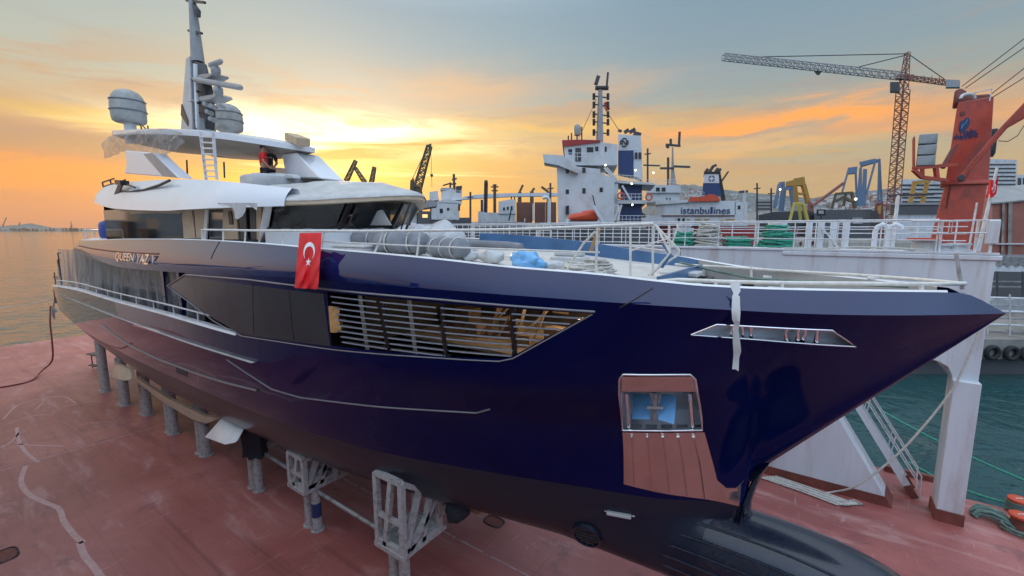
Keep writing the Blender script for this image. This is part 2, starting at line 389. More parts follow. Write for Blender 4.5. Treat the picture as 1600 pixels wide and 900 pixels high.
# ------------------------------------------------------------------ sky
GL=ray(530,225); GAZ=math.atan2(GL.y,GL.x)
def sk(x,y):
    d=ray(x,y).normalized(); g=(math.cos(GAZ),math.sin(GAZ))
    return math.degrees(math.atan2(d.x*g[1]-d.y*g[0],d.x*g[0]+d.y*g[1])),math.degrees(math.asin(d.z))
W=bpy.data.worlds.new('World'); S.world=W; W.use_nodes=True
def sky():
    t=NT(W.node_tree); bg=t.n['Background']; out=t.n['World Output']
    tc=t.node('ShaderNodeTexCoord'); d=tc.outputs['Generated']
    s=t.node('ShaderNodeSeparateXYZ'); t.put(s.inputs[0],d); x,y,z=s.outputs
    gx,gy=math.cos(GAZ),math.sin(GAZ)
    dt=t.math('ADD',t.math('MULTIPLY',x,gx),t.math('MULTIPLY',y,gy))
    rt=t.math('ADD',t.math('MULTIPLY',x,gy),t.math('MULTIPLY',y,-gx))
    a=t.math('MULTIPLY',t.math('ARCTAN2',rt,dt),180/PI)
    e=t.math('MULTIPLY',t.math('ARCSINE',z),180/PI)
    cv=t.node('ShaderNodeCombineXYZ'); t.put(cv.inputs[0],t.math('MULTIPLY',a,.045)); t.put(cv.inputs[1],t.math('MULTIPLY',e,.24))
    n1=t.noise(cv.outputs[0],1.,6,.6,.7); n2=t.noise(cv.outputs[0],2.7,6,.62,.5)
    cv2=t.node('ShaderNodeCombineXYZ'); t.put(cv2.inputs[0],t.math('MULTIPLY',a,.02)); t.put(cv2.inputs[1],t.math('MULTIPLY',e,.55)); cv2.inputs[2].default_value=4.
    n3=t.noise(cv2.outputs[0],1.4,5,.6,.4)
    ew=t.math('ADD',e,t.math('MULTIPLY',t.math('SUBTRACT',n1,.5),5.))
    ew=t.math('ADD',ew,t.math('MULTIPLY',t.math('SUBTRACT',n2,.5),2.6))
    aw=t.math('ADD',a,t.math('MULTIPLY',t.math('SUBTRACT',n2,.5),16.))
    ef=t.math('DIVIDE',t.math('ADD',e,t.math('MULTIPLY',t.math('SUBTRACT',n3,.5),3.)),90.,clamp=True)
    q=lambda deg:deg/90.
    left=t.ramp(ef,[(0,(.70,.29,.14)),(q(3),(.82,.30,.09)),(q(7),(.84,.34,.10)),(q(11),(.60,.42,.23)),(q(15),(.47,.48,.39)),(q(21),(.37,.45,.44)),(q(30),(.31,.42,.47)),(q(50),(.85,1.0,1.2)),(1,(1.6,1.82,2.15))])
    mid=t.ramp(ef,[(0,(.84,.36,.05)),(q(4),(.80,.40,.08)),(q(8),(.70,.41,.15)),(q(12),(.54,.43,.28)),(q(15.5),(.36,.43,.41)),(q(24),(.26,.38,.46)),(q(50),(.85,1.0,1.2)),(1,(1.6,1.82,2.15))])
    right=t.ramp(ef,[(0,(.62,.36,.16)),(q(4),(.60,.40,.19)),(q(9),(.47,.41,.28)),(q(13),(.36,.38,.33)),(q(18),(.25,.34,.39)),(q(27),(.19,.30,.39)),(q(50),(.85,1.0,1.2)),(1,(1.6,1.82,2.15))])
    back=t.ramp(ef,[(0,(.44,.52,.64)),(q(12),(.52,.70,.98)),(q(36),(.98,1.28,1.75)),(1,(1.6,1.82,2.15))])
    c=t.mix(t.step(a,-14.,6.),left,mid); c=t.mix(t.step(a,14.,48.),c,right)
    # clouds: soft banded mauve / peach layer, then the lit features
    band=t.math('MULTIPLY',t.step(e,2.,8.),t.math('SUBTRACT',1.,t.step(e,13.,20.)))
    c=t.mix(t.math('MULTIPLY',t.math('MULTIPLY',t.step(n1,.48,.59),band),.72),c,(.58,.35,.19))
    c=t.mix(t.math('MULTIPLY',t.math('MULTIPLY',t.step(n2,.52,.63),band),.5),c,(.42,.32,.27))
    # thin darker and brighter streaks through the glow
    st_=t.math('MULTIPLY',t.step(e,2.5,5.),t.math('SUBTRACT',1.,t.step(e,10.,15.)))
    c=t.mix(t.math('MULTIPLY',t.math('MULTIPLY',t.step(n3,.5,.64),st_),.6),c,(.66,.40,.13))
    def blob(px,py,sa,se,col,k,tilt=0.,wa=1.):
        nonlocal c
        a0,e0=sk(px,py)
        da=t.math('SUBTRACT',aw if wa else a,a0); de=t.math('SUBTRACT',t.math('SUBTRACT',ew,e0),t.math('MULTIPLY',da,tilt))
        r2=t.math('ADD',t.math('POWER',t.math('ABSOLUTE',t.math('DIVIDE',da,sa)),2.),t.math('POWER',t.math('ABSOLUTE',t.math('DIVIDE',de,se)),2.))
        g=t.math('EXPONENT',t.math('MULTIPLY',r2,-1.))
        c=t.mix(t.math('MULTIPLY',g,k,clamp=True),c,col)
    blob(455,262,12,3.2,(1.08,.58,.02),1.25)          # gold behind the yacht
    blob(760,250,13,2.6,(.90,.50,.10),.5)
    blob(860,197,15,1.2,(.92,.55,.13),.8)
    blob(330,203,12,.75,(1.05,.66,.06),1.)           # thin gold line at left
    blob(110,222,12,1.5,(.50,.29,.17),1.15); blob(30,246,9,1.0,(.46,.26,.17),.9); blob(215,243,8,.8,(.55,.32,.14),.8)           # mauve bank
    blob(70,276,12,1.7,(.98,.36,.06),.95)
    blob(60,300,9,1.0,(.70,.30,.13),.5)
    blob(730,145,10,2.2,(.74,.46,.25),.8,.03)        # peach cloud above
    blob(960,130,7,1.2,(.60,.44,.31),.5)
    blob(1210,192,13,1.15,(1.08,.42,.09),1.3,.02)     # orange streak at right
    blob(1440,188,7,.7,(.9,.40,.15),.8)
    blob(1180,228,11,.8,(.84,.48,.19),.7)
    blob(1180,212,9,.55,(.36,.33,.29),.55)
    blob(515,212,11.5,1.7,(1.8,1.6,1.05),2.2)      # white opening
    blob(455,192,7,.9,(1.1,.95,.5),.7)
    blob(505,249,6,.9,(1.5,1.3,.5),1.1)
    blob(705,213,6,.7,(1.15,.92,.42),.8)
    blob(585,237,12,1.0,(.50,.26,.03),1.6,.13); blob(380,238,8,.6,(.62,.33,.05),.9)       # dark streak across the opening
    blob(700,238,7,.6,(1.2,.95,.4),.6)
    blob(640,262,9,1.0,(.84,.47,.08),.7)
    # off to the left the evening sky pales to a bright beige
    c=t.mix(t.math('MULTIPLY',t.step(a,-30.,-62.),.9),c,t.ramp(ef,[(0,(.86,.60,.42)),(q(8),(1.02,.80,.60)),(q(25),(.95,.92,.86)),(1,(1.6,1.82,2.15))]))
    gz=t.math('MULTIPLY',st_,t.math('SUBTRACT',1.,t.step(t.math('ABSOLUTE',t.math('SUBTRACT',a,3.)),10.,26.)))
    c=t.mix(t.math('MULTIPLY',t.math('MULTIPLY',t.step(n2,.54,.68),gz),.55),c,(.66,.40,.10))
    c=t.mix(t.math('MULTIPLY',t.math('MULTIPLY',t.math('SUBTRACT',1.,t.step(n3,.34,.46)),gz),.5),c,(1.25,1.0,.42))
    bk=t.step(t.math('MULTIPLY',dt,-1.),-.1,.55)
    c=t.mix(bk,c,back)
    st=t.node('ShaderNodeTexSky',sky_type='NISHITA'); st.sun_disc=False; st.sun_elevation=math.radians(9); st.sun_rotation=PI/2-GAZ
    st.air_density=1.5; st.dust_density=3.
    c=t.mix(1.,c,t.mix(1.,st.outputs[0],(.012,.012,.014),'MULTIPLY'),'ADD')
    # below the horizon: dull sea colour
    c=t.mix(t.step(e,-.6,-.1),(.2,.22,.22),c)
    t.put(bg.inputs[0],t.mix(1.,c,(10,10,10),"MULTIPLY")); bg.inputs[1].default_value=.1
sky()
sl=bpy.data.lights.new('sun','SUN'); so=bpy.data.objects.new('sun',sl); COL.objects.link(so)
sl.energy=.9; sl.angle=math.radians(11); sl.color=(1.,.62,.3)
sd=V((math.cos(GAZ)*math.cos(math.radians(9)),math.sin(GAZ)*math.cos(math.radians(9)),math.sin(math.radians(9))))
so.rotation_euler=(-sd).to_track_quat('-Z','Y').to_euler(); so.location=(0,0,60)
S.view_settings.view_transform='Standard'; S.view_settings.look='None'; S.view_settings.exposure=0; S.view_settings.gamma=1
S.cycles.use_denoising=True
try: S.cycles.denoiser='OPENIMAGEDENOISE'
except Exception: pass
S.cycles.max_bounces=8; S.cycles.glossy_bounces=4; S.cycles.transmission_bounces=4; S.cycles.transparent_max_bounces=12; S.cycles.caustics_reflective=False; S.cycles.caustics_refractive=False
S.cycles.sample_clamp_indirect=6.
# ================================================================== YACHT HULL
YC=10.
yacht=thing('motor_yacht','long glossy navy blue motor yacht with white upper decks, shored on steel stands','yacht',(-18,YC,0))
def tab(*kv): return pchip([k for k,_ in kv],[v for _,v in kv])
f_zb=tab((-42.2,4.45),(-38,3.85),(-35,3.4),(-30,2.65),(-24,2.0),(-18,1.9),(-4,1.95),(-1.12,2.0),(-.95,3.4),(-.83,4.896),(-.54,5.23),(-.3,5.507),(.2,6.083),(.8,6.775),(1.4,7.467),(2.,8.158),(2.47,8.70))
f_w2=tab((-42.2,3.2),(-35,3.35),(-30,3.4),(-24,3.4),(-18,3.25),(-13,2.95),(-9,2.35),(-6,1.65),(-4,1.2),(-2.5,.85),(-1.5,.5),(-.83,.35))
f_z2=tab((-42.2,4.7),(-35,3.85),(-30,3.45),(-24,3.12),(-18,3.0),(-13,2.9),(-9,2.85),(-6,2.9),(-4,3.1),(-2.5,3.5),(-1.5,4.3),(-.83,5.577))
f_w3=tab((-42.2,3.35),(-38,3.9),(-35,4.02),(-30,4.1),(-24,4.14),(-18,4.08),(-13,3.95),(-9,3.55),(-6,2.8),(-4,2.05),(-2.5,1.55),(-1.5,1.22),(-.83,1.135))
f_z3=tab((-42.2,5.1),(-38,5.4),(-35,5.5),(-30,5.36),(-24,5.1),(-18,5.1),(-13,5.3),(-9,5.55),(-6,5.8),(-4,5.85),(-2.5,6.0),(-1.5,6.35),(-.83,6.93))
f_w4=tab((-42.2,3.5),(-38,4.0),(-35,4.15),(-30,4.3),(-24,4.4),(-18,4.42),(-13,4.28),(-9,4.08),(-6,3.62),(-4,2.98),(-2.5,2.4),(-1.5,1.92),(-.83,1.72))
f_z4=tab((-42.2,5.25),(-41,5.5),(-39.6,6.45),(-38,6.6),(-35,6.78),(-30,6.96),(-24,7.0),(-18,7.06),(-13,7.0),(-9,7.0),(-6,7.05),(-4,7.1),(-2.5,7.2),(-1.5,7.42),(-.83,7.76))
f_wk=tab((-42.2,3.6),(-38,4.1),(-30,4.5),(-24,4.6),(-12,4.6),(-9.3,4.52),(-7.5,4.35),(-6,4.1),(-4.5,3.78),(-3,3.3),(-2,2.95),(-1,2.52),(0,2.02),(.9,1.42),(1.84,.62),(2.47,.0))
f_zk=tab((-42.2,9.0),(-29.3,8.98),(-26,8.72),(-22,8.55),(-17,8.65),(-13,8.8),(-9,8.92),(-5,8.88),(-2,8.80),(0,8.74),(2.47,8.70))
f_wr=tab((-42.2,4.3),(-12,4.3),(-9.3,4.24),(-7.35,4.04),(-5.8,3.76),(-4.56,3.44),(-3.1,2.98),(-2.25,2.64),(-1.5,2.3),(-.63,1.9),(.46,1.3),(1.19,.85),(1.84,.38),(2.2,.17),(2.47,0))
f_zr=tab((-42.2,9.5),(-29,9.5),(-22,9.63),(-16,9.68),(-12,9.64),(-9.5,9.57),(-7.5,9.5),(-6,9.42),(-4.7,9.32),(-3.1,9.23),(-2.2,9.14),(-1.5,9.08),(-.6,9.05),(1.84,9.02),(2.47,8.705))
GI=(.0,.1,.28,.52,.0); 
def rows_at(X):
    zb,wk,zk=f_zb(X),f_wk(X),f_zk(X)
    if X<=-.83:
        w2,z2,w3,z3,w4,z4=f_w2(X),f_z2(X),f_w3(X),f_z3(X),f_w4(X),f_z4(X)
    else:
        t=(X+.83)/3.3
        k=lambda w,z:(w/2.42,(z-4.2)/(8.77-4.2))
        (a,sa),(b,sb),(c,sc)=(.145,.175),(.47,.525),(.71,.74)
        w2,z2,w3,z3,w4,z4=wk*a,lerp(zb,zk,sa),wk*b,lerp(zb,zk,sb),wk*c,lerp(zb,zk,sc)
    return zb,(w2*.55,zb+.32*(z2-zb)),(w2,z2),(w3,z3),(w4,z4),(wk,zk)
CACHE={}
bx=[(-6.2,2.95,.3,.6),(-5.6,3.0,.45,.7),(-4.6,3.0,.72,.92),(-3.5,3.0,.84,1.0),(-2,3.02,.9,1.02),(-.5,3.02,.92,1.0),(.6,3.0,.92,.95),(1.45,2.95,.84,.8),(2.0,2.88,.66,.6),(2.35,2.82,.42,.36),(2.5,2.8,.02,.02)]
fzc,fhw,fhh=[pchip([b[0] for b in bx],[b[i] for b in bx]) for i in (1,2,3)]
def sect(X):
    k=round(X,3)
    if k not in CACHE:
        zb,r1,r2,r3,r4,rk=rows_at(X)
        zs=[zb]; ws=[0.]
        for w,z in (r1,r2,r3,r4,rk):
            if z>zs[-1]+.004: zs.append(z); ws.append(w)
        if len(zs)<2: zs.append(zs[0]+.01); ws.append(0.)
        f0=pchip(zs,ws)
        if -6.<X<-.7:
            def f(z,f0=f0,X=X,zb=zb):
                a=f0(z); hh=fhh(X); s=(z-fzc(X))/hh; q=fhw(X)*lerp(1,.8,min(1,max(0,(X+1.6)/.35)))*math.sqrt(1-s*s) if abs(s)<1 else -(abs(s)-1)*hh*2
                kk=.75*min(1,max(0,(z-zb)/.5))*min(1,(X+6.)/1.5)*min(1,max(0,(-1.25-X)/1.4))
                if kk<.01: return max(a,q*min(1,(X+6)/.6))
                h=max(kk-abs(a-q),0)/kk; return max(a,q,0)+h*h*kk/4
        else: f=f0
        CACHE[k]=(f,zb,r4[1],rk[1])
    return CACHE[k]
def hullw(X,z): return sect(X)[0](z)
def hull_hit(px,py):
    """where the pixel's ray meets the starboard side"""
    d=ray(px,py); lo=None
    for i in range(400):
        t=3+i*.12 if i<200 else 27+(i-200)*.4
        p=EYE+d*t
        if p.x<-42 or p.x>2.45: 
            continue
        w=(hullw(p.x,p.z) if p.z<=f_zk(p.x) else lerp(f_wk(p.x),f_wr(p.x),min(1,(p.z-f_zk(p.x))/max(.02,f_zr(p.x)-f_zk(p.x)))))
        g=p.y-(YC-w)
        if lo is not None and g>0 and glast<=0:
            a,b=tl,t
            for _ in range(25):
                m=(a+b)/2; q=EYE+d*m
                wq=(hullw(q.x,q.z) if q.z<=f_zk(q.x) else lerp(f_wk(q.x),f_wr(q.x),min(1,(q.z-f_zk(q.x))/max(.02,f_zr(q.x)-f_zk(q.x)))))
                if q.y-(YC-wq)>0: b=m
                else: a=m
            return EYE+d*((a+b)/2)
        lo=1; glast=g; tl=t
    return EYE+d*9
def xz(*pts): return [(lambda q:(q.x,q.z))(hull_hit(*p)) for p in pts]
XS=list(np.arange(-42.2,-12,.6))+list(np.arange(-12,-3,.3))+list(np.arange(-3,-1.2,.15))+list(np.arange(-1.2,-.4,.05))+list(np.arange(-.4,2.2,.15))+[2.25,2.33,2.4,2.44,2.47]
def side_rows(lo,hi,sgn,n):
    out=[]
    for i in range(n+1):
        out.append([])
    for X in XS:
        f,zb,z4,zk=sect(X); a={'b':zb,'4':z4,'k':zk}
        for i in range(n+1):
            z=lerp(a[lo],a[hi],i/n); out[i].append((X,YC+sgn*f(z),z))
    return out
mbl=MB()
mbl.grid(side_rows('b','4',-1,40)); mbl.grid(side_rows('b','4',1,40))
mbu=MB(); mbu.grid(side_rows('4','k',-1,12)); mbp=MB(); mbp.grid(side_rows('4','k',1,12))
def tobm(mb):
    bm=bmesh.new(); vs=[bm.verts.new(p) for p in mb.v]
    for f in mb.f:
        try: bm.faces.new([vs[i] for i in f])
        except ValueError: pass
    bmesh.ops.remove_doubles(bm,verts=bm.verts,dist=1e-4)
    bmesh.ops.dissolve_degenerate(bm,edges=bm.edges,dist=1e-5)
    return bm
def bisect_keep(bm,p,n,clear):
    g=list(bm.verts)+list(bm.edges)+list(bm.faces)
    bmesh.ops.bisect_plane(bm,geom=g,dist=1e-5,plane_co=p,plane_no=n,clear_outer=clear)
# upper side forward of the open side deck
tipx=xz((262,447))[0]; topx=xz((290,430))[0]; botx=xz((376,523))[0]
def cut_upper(mb,sgn):
    bm=tobm(mb)
    a,b,c=V((tipx[0],0,tipx[1])),V((topx[0],0,topx[1]+.02)),V((botx[0],0,botx[1]))
    n1=V((-(b-a).z,0,(b-a).x)); bisect_keep(bm,a,n1,True)       # above the line tip->top is removed
    n2=V(((c-a).z,0,-(c-a).x)); bisect_keep(bm,a,n2,True)       # below the line tip->bottom
    return bm
def cut_hole(bm,poly,sgn=-1):
    xs=[p[0] for p in poly]; zs=[p[1] for p in poly]
    x0,x1,z0,z1=min(xs)-.3,max(xs)+.3,min(zs)-.3,max(zs)+.3
    n=len(poly)
    area=sum(poly[i][0]*poly[(i+1)%n][1]-poly[(i+1)%n][0]*poly[i][1] for i in range(n))
    for i in range(n):
        a,b=poly[i],poly[(i+1)%n]
        fs=[f for f in bm.faces if all(x0-1<v.co.x<x1+1 for v in f.verts) and any(x0<v.co.x<x1 and z0<v.co.z<z1 for v in f.verts) and (f.calc_center_median().y-YC)*sgn>0]
        g=list({v for f in fs for v in f.verts})+list({e for f in fs for e in f.edges})+fs
        bmesh.ops.bisect_plane(bm,geom=g,dist=1e-5,plane_co=(a[0],0,a[1]),plane_no=(-(b[1]-a[1]),0,b[0]-a[0]))
    def inside(x,z):
        for i in range(n):
            a,b=poly[i],poly[(i+1)%n]
            cr=(b[0]-a[0])*(z-a[1])-(b[1]-a[1])*(x-a[0])
            if cr*area<0: return False
        return True
    dead=[f for f in bm.faces if (f.calc_center_median().y-YC)*sgn>0 and inside(f.calc_center_median().x,f.calc_center_median().z)]
    bmesh.ops.delete(bm,geom=dead,context='FACES')
LOUV=xz((511,456),(924,490),(800,557),(780,561.5),(690,556.5),(519,543))
BOWW=xz((1080,523),(1120,508),(1300,516.5),(1338,541))
ANCH=xz((968,592),(974,585),(1078,585),(1086,592),(1098,672),(972,672))
bms=[tobm(mbl),cut_upper(mbu,-1),cut_upper(mbp,1)]
hull=MB()
for bm in bms:
    bm.verts.ensure_lookup_table(); bm.verts.index_update()
    hull.add([v.co.copy() for v in bm.verts],[[v.index for v in f.verts] for f in bm.faces]); bm.free()
# transom
tr=[(-42.2,YC+s*sect(-42.2)[0](z),z) for s,zz in ((-1,np.linspace(f_zb(-42.2),f_z4(-42.2),10)),(1,np.linspace(f_z4(-42.2),f_zb(-42.2),10))) for z in zz]
hull.add(tr,[list(range(len(tr)))])
bm=tobm(hull)
for poly in (LOUV,BOWW,ANCH): cut_hole(bm,poly)
bm.verts.index_update(); hull=MB(); hull.add([v.co.copy() for v in bm.verts],[[v.index for v in f.verts] for f in bm.faces]); bm.free()
# the bulwark band from knuckle to rail
def band(sgn,n=7):
    rows=[[] for _ in range(n+1)]
    for X in [x for x in XS if x>-29.0]+[-29.3]:
        pass
    for X in [-29.3]+[x for x in XS if x>-29.0]:
        for i in range(n+1):
            t=i/n; bul=.10*math.sin(PI*t**.8)*min(1,max(0,(-X-1.5)/8.))
            rows[i].append((X,YC+sgn*(lerp(f_wk(X),f_wr(X),t)+bul),lerp(f_zk(X),f_zr(X),t)))
    return rows
bw=MB(); bw.grid(band(-1)); bw.grid(band(1))
# flat chamfer at the very bow between the two rails
xf=[x for x in XS if x>=1.8]
bw.grid([[(x,YC-f_wr(x),f_zr(x)) for x in xf],[(x,YC,f_zr(x)+.004) for x in xf],[(x,YC+f_wr(x),f_zr(x)) for x in xf]])
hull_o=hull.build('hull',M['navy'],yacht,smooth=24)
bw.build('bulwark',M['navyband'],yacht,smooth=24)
# aft end plates and soffit of the upper deck
mb=MB()
e=band(-1); eb=[r[0] for r in e]; ep=[r[0] for r in band(1)]
mb.grid([eb,ep])
xa=[-29.3]+list(np.arange(-29,-15.9,1.))
mb.grid([[(x,YC-f_wk(x)+.02,f_zk(x)+.02) for x in xa],[(x,YC+f_wk(x)-.02,f_zk(x)+.02) for x in xa]])
mb.build('upper_deck_soffit',M['white'],yacht)
# bulb
rows=[]
bxs=list(np.arange(-1.8,1.4,.12))+list(np.arange(1.4,2.5,.08))+[2.5]
def bulbpt(x,th):
    c,s=math.cos(th),math.sin(th); ex=1.05
    return V((x,YC+fhw(x)*math.copysign(abs(c)**ex,c),fzc(x)+fhh(x)*math.copysign(abs(s)**ex,s)))
for x in bxs:
    sk_=lerp(.97,1.,min(1,max(0,(x+1.8)/.3))); rows.append([V((x,YC,fzc(x)))+(bulbpt(x,2*PI*k/48)-V((x,YC,fzc(x))))*sk_ for k in range(48)])
mb=MB(); mb.grid(rows,0,True)
bulb=mb.build('bulbous_bow',M['foul'],yacht,smooth=60)
for k,(th,x0,x1) in enumerate(((2.42,-3.3,1.9),(2.72,-3.4,1.8),(2.98,-3.45,1.7),(3.24,-3.5,1.6),(3.5,-3.5,1.5),(3.74,-3.5,1.4))):
    mb=MB(); pts=[]
    for x in np.linspace(x0,x1,26):
        t=(x-x0)/(x1-x0); a=th-.28*math.sin(t*2.6)*(.8-k*.1)+.1*t
        p=bulbpt(x,a); q=bulbpt(x,a)-V((x,YC,fzc(x))); pts.append(p+q.normalized()*.012)
    mb.tube(pts,.03,6); mb.build('bulb_strake',M['foul'],bulb)
# anodes, thruster tunnel
def foulw(x,z):   # outermost of hull and bulb on starboard
    s=max(-1,min(1,(z-fzc(x))/max(.05,fhh(x)))); bw=fhw(x)*math.cos(math.asin(s)) if abs(z-fzc(x))<fhh(x) and x>-5.6 else 0
    return max(bw,hullw(x,z) if z>f_zb(x) else 0)
def foul_hit(px,py):
    d=ray(px,py); t=6.
    while t<16:
        p=EYE+d*t
        if -42<p.x<2.4 and p.y>YC-foulw(p.x,p.z): return p
        t+=.01
    return EYE+d*11
mb=MB(); a,b=foul_hit(949,799),foul_hit(987,806)
mb.bar(a+V((0,-.03,.0)),b+V((0,-.03,0)),.13,.07); mb.cyl(a-(b-a)*.12,a,.02,8); mb.cyl(b,b+(b-a)*.12,.02,8); mb.build('zinc_anode',M['anode'],yacht,bevel=.012)
c=foul_hit(917,835); e_=.12; nrm=V((-(foulw(c.x+e_,c.z)-foulw(c.x-e_,c.z))/(2*e_),-1,-(foulw(c.x,c.z+e_)-foulw(c.x,c.z-e_))/(2*e_))).normalized()*-1; nrm=-nrm; c+=nrm*.05
mb=MB(); R=nrm.to_track_quat('Z','Y').to_matrix()
mb.lathe([(.36,-.12),(.36,.03),(.33,.045),(.30,.03),(.30,-.1)],c,28,0,R); tun=mb.build('thruster_tunnel',M['foul'],yacht)
mb=MB(); mb.lathe([(.0,-.02),(.305,-.02)],c,24,0,R); mb.build('tunnel_recess',M['black'],tun)
mb=MB()
for i in range(-2,3): mb.bar(c+R@V((.3*math.cos(i*.5)*-1,i*.11,.0)),c+R@V((.3*math.cos(i*.5),i*.11,.0)),.02,.03)
mb.bar(c+R@V((0,-.3,0.002)),c+R@V((0,.3,.002)),.02,.035)
mb.build('tunnel_grid',M['dsteel'],tun)
# ------------------------------------------------------------------ hull side patches
def hull_patch(name,poly,off,m,parent=yacht,thick=.03,step=.35,label=None,smooth=40,depth=None):
    bm=bmesh.new(); vs=[bm.verts.new((x,0,z)) for x,z in poly]; bm.faces.new(vs)
    x0,x1=min(p[0] for p in poly),max(p[0] for p in poly); z0,z1=min(p[1] for p in poly),max(p[1] for p in poly)
    for x in np.arange(x0+step,x1,step): bmesh.ops.bisect_plane(bm,geom=list(bm.verts)+list(bm.edges)+list(bm.faces),plane_co=(x,0,0),plane_no=(1,0,0))
    for z in np.arange(z0+.3,z1,.3): bmesh.ops.bisect_plane(bm,geom=list(bm.verts)+list(bm.edges)+list(bm.faces),plane_co=(0,0,z),plane_no=(0,0,1))
    for v in bm.verts: v.co.y=YC-hullw(v.co.x,v.co.z)-off
    r=bmesh.ops.extrude_face_region(bm,geom=list(bm.faces))
    for v in [g for g in r['geom'] if isinstance(g,bmesh.types.BMVert)]: v.co.y+=thick
    bm.verts.index_update(); mb=MB(); mb.add([v.co.copy() for v in bm.verts],[[v.index for v in f.verts] for f in bm.faces]); bm.free()
    return mb.build(name,m,parent,smooth=smooth,label=label)
def hull_line(pxs,r,off=.01,n=6,mb=None,sub=6,flat=False):
    mb=mb or MB(); P=xz(*pxs); pts=[]
    for i in range(len(P)-1):
        for k in range(sub): t=k/sub; pts.append((lerp(P[i][0],P[i+1][0],t),lerp(P[i][1],P[i+1][1],t)))
    pts.append(P[-1]); 
    mb.tube([V((x,YC-hullw(x,z)-off,z)) for x,z in pts],r,n); return mb
panel=hull_patch('dark_side_window',xz((289,433),(506,459),(517,541),(380,522),(335,498),(268,447)),.012,M['hullglass'],step=.6)
for p in (((395,443),(397,523)),((452,452),(460,532))):
    hull_line(p,.006,.014,4).build('window_seam',M['black'],panel)
hull_line(((262,447),(290,429),(390,437),(511,452),(690,468),(930,487)),.022,.014).build('rub_rail',M['trim'],yacht)
hull_line(((262,447),(300,475),(335,502),(378,525),(519,546),(690,559.5),(780,564.5),(802,560),(926,491)),.014,.01,sub=8).build('recess_trim',M['trim'],yacht)
hull_line(((355,562),(400,592),(425,608),(470,621),(560,632),(660,640),(745,645),(766,639)),.021,.01).build('lower_rub_rail',M['trim'],yacht)
hull_line(((160,508),(200,538),(250,562),(300,581),(350,597),(402,610)),.032,.02).build('chine_rail',M['trim'],yacht)
hull_line(((1030,447),(985,472),(968,481)),.012,.004,4).build('panel_seam',M['black'],yacht)
hull_patch('side_vent',xz((209,505),(250,517),(250,521),(209,509)),.015,M['chrome'],step=1.)
hull_patch('discharge_flap',xz((275,571),(292,578),(293,589),(276,582)),.01,M['dsteel'],step=1.)
# louvred opening, one child per bay
ins=thing('x','x','x'); bpy.data.objects.remove(ins)
lx=[LOUV[0][0],xz((596,500))[0][0],xz((689,510))[0][0],xz((799,520))[0][0],LOUV[1][0]]
def louv_span(z,x0,x1):
    """portion of height z inside the opening between x0 and x1"""
    n=len(LOUV); xs=[]
    for i in range(n):
        a,b=LOUV[i],LOUV[(i+1)%n]
        if (a[1]-z)*(b[1]-z)<0: xs.append(a[0]+(b[0]-a[0])*(z-a[1])/(b[1]-a[1]))
    if len(xs)<2: return None
    a,b=max(min(xs),x0),min(max(xs),x1)
    return (a,b) if b-a>.08 else None
zlo=min(p[1] for p in LOUV); zhi=max(p[1] for p in LOUV)
louv=MB()
for i in range(4):
    mb=MB()
    for k in range(9):
        # slats follow the sheer of the opening
        def zz(x): 
            t=(x-LOUV[0][0])/(LOUV[1][0]-LOUV[0][0]); top=lerp(LOUV[0][1],LOUV[1][1],t)
            return top-.1-(k)*.135*(1-.12*t)
        x0,x1=lx[i]+.05,lx[i+1]-.05
        def ok(x):
            z=zz(x); s=louv_span(z,-99,99); return s and s[0]<x<s[1]
        xx=[x for x in np.linspace(x0,x1,25) if ok(x)]
        if len(xx)<3: continue
        P=[V((x,YC-hullw(x,zz(x))+.10,zz(x))) for x in xx]
        A=[p+V((0,-.085,.012)) for p in P]; B=[p+V((0,.12,-.03)) for p in P]
        mb.grid([A,B]); mb.grid([[p+V((0,0,-.028)) for p in A],[p+V((0,0,-.028)) for p in B]]); mb.grid([A,[p+V((0,0,-.028)) for p in A]])
    mb.build('louvre_panel',M['slat'],yacht)
for (xa_,ya_),(xb_,yb_) in (((594,461),(601,549)),((686,468),(692,558)),((797,477),(801,559))):
    mb=MB(); mb.tube([hull_hit(lerp(xa_,xb_,k/5),lerp(ya_,yb_,k/5))+V((0,.07,0)) for k in range(6)],.06,4)
    mb.build('louvre_mullion',M['black'],yacht)
for x in (lx[0]+.35,lx[1]+.3):
    mb=MB(); mb.bar((x,YC-hullw(x,7.5)+.45,7.2),(x,YC-hullw(x,8)+.4,8.7),.06)
    mb.build('inner_post',M['white'],yacht)
# compartment behind the louvres
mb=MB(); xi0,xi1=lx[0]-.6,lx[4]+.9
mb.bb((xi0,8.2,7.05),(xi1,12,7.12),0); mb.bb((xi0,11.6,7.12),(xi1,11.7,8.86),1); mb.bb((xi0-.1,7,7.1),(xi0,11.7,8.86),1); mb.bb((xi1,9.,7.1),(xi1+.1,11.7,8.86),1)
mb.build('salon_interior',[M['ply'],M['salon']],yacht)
ll=bpy.data.lights.new('salon_lamp','POINT'); ll.energy=40; ll.color=(1,.82,.6); ll.shadow_soft_size=.12; lo_=bpy.data.objects.new('salon_lamp',ll); COL.objects.link(lo_); lo_.location=(-4.7,9.75,8.15)
ll2=ll.copy(); ll2.energy=6; lo2=bpy.data.objects.new('salon_lamp',ll2); COL.objects.link(lo2); lo2.location=(-6.5,9.7,8.35)
room=MB()
for i,(x,y,sx,sy,sz) in enumerate(((-7.6,9.2,.5,.4,.35),(-6.7,9.6,.7,.3,.5),(-5.9,9.1,.35,.35,.28),(-5.2,9.6,.8,.4,.42),(-4.5,9.8,.5,.3,.7),(-8.4,9.8,.6,.5,.6))):
    room.box((x,y,7.12+sz/2),(sx,sy,sz),random.uniform(-.4,.4))
for i in range(7):
    x=random.uniform(-7.5,-4.4); room.bar((x,9.1,7.2),(x+random.uniform(-.6,.9),10.4,8.2+random.random()*.5),.09,.03)
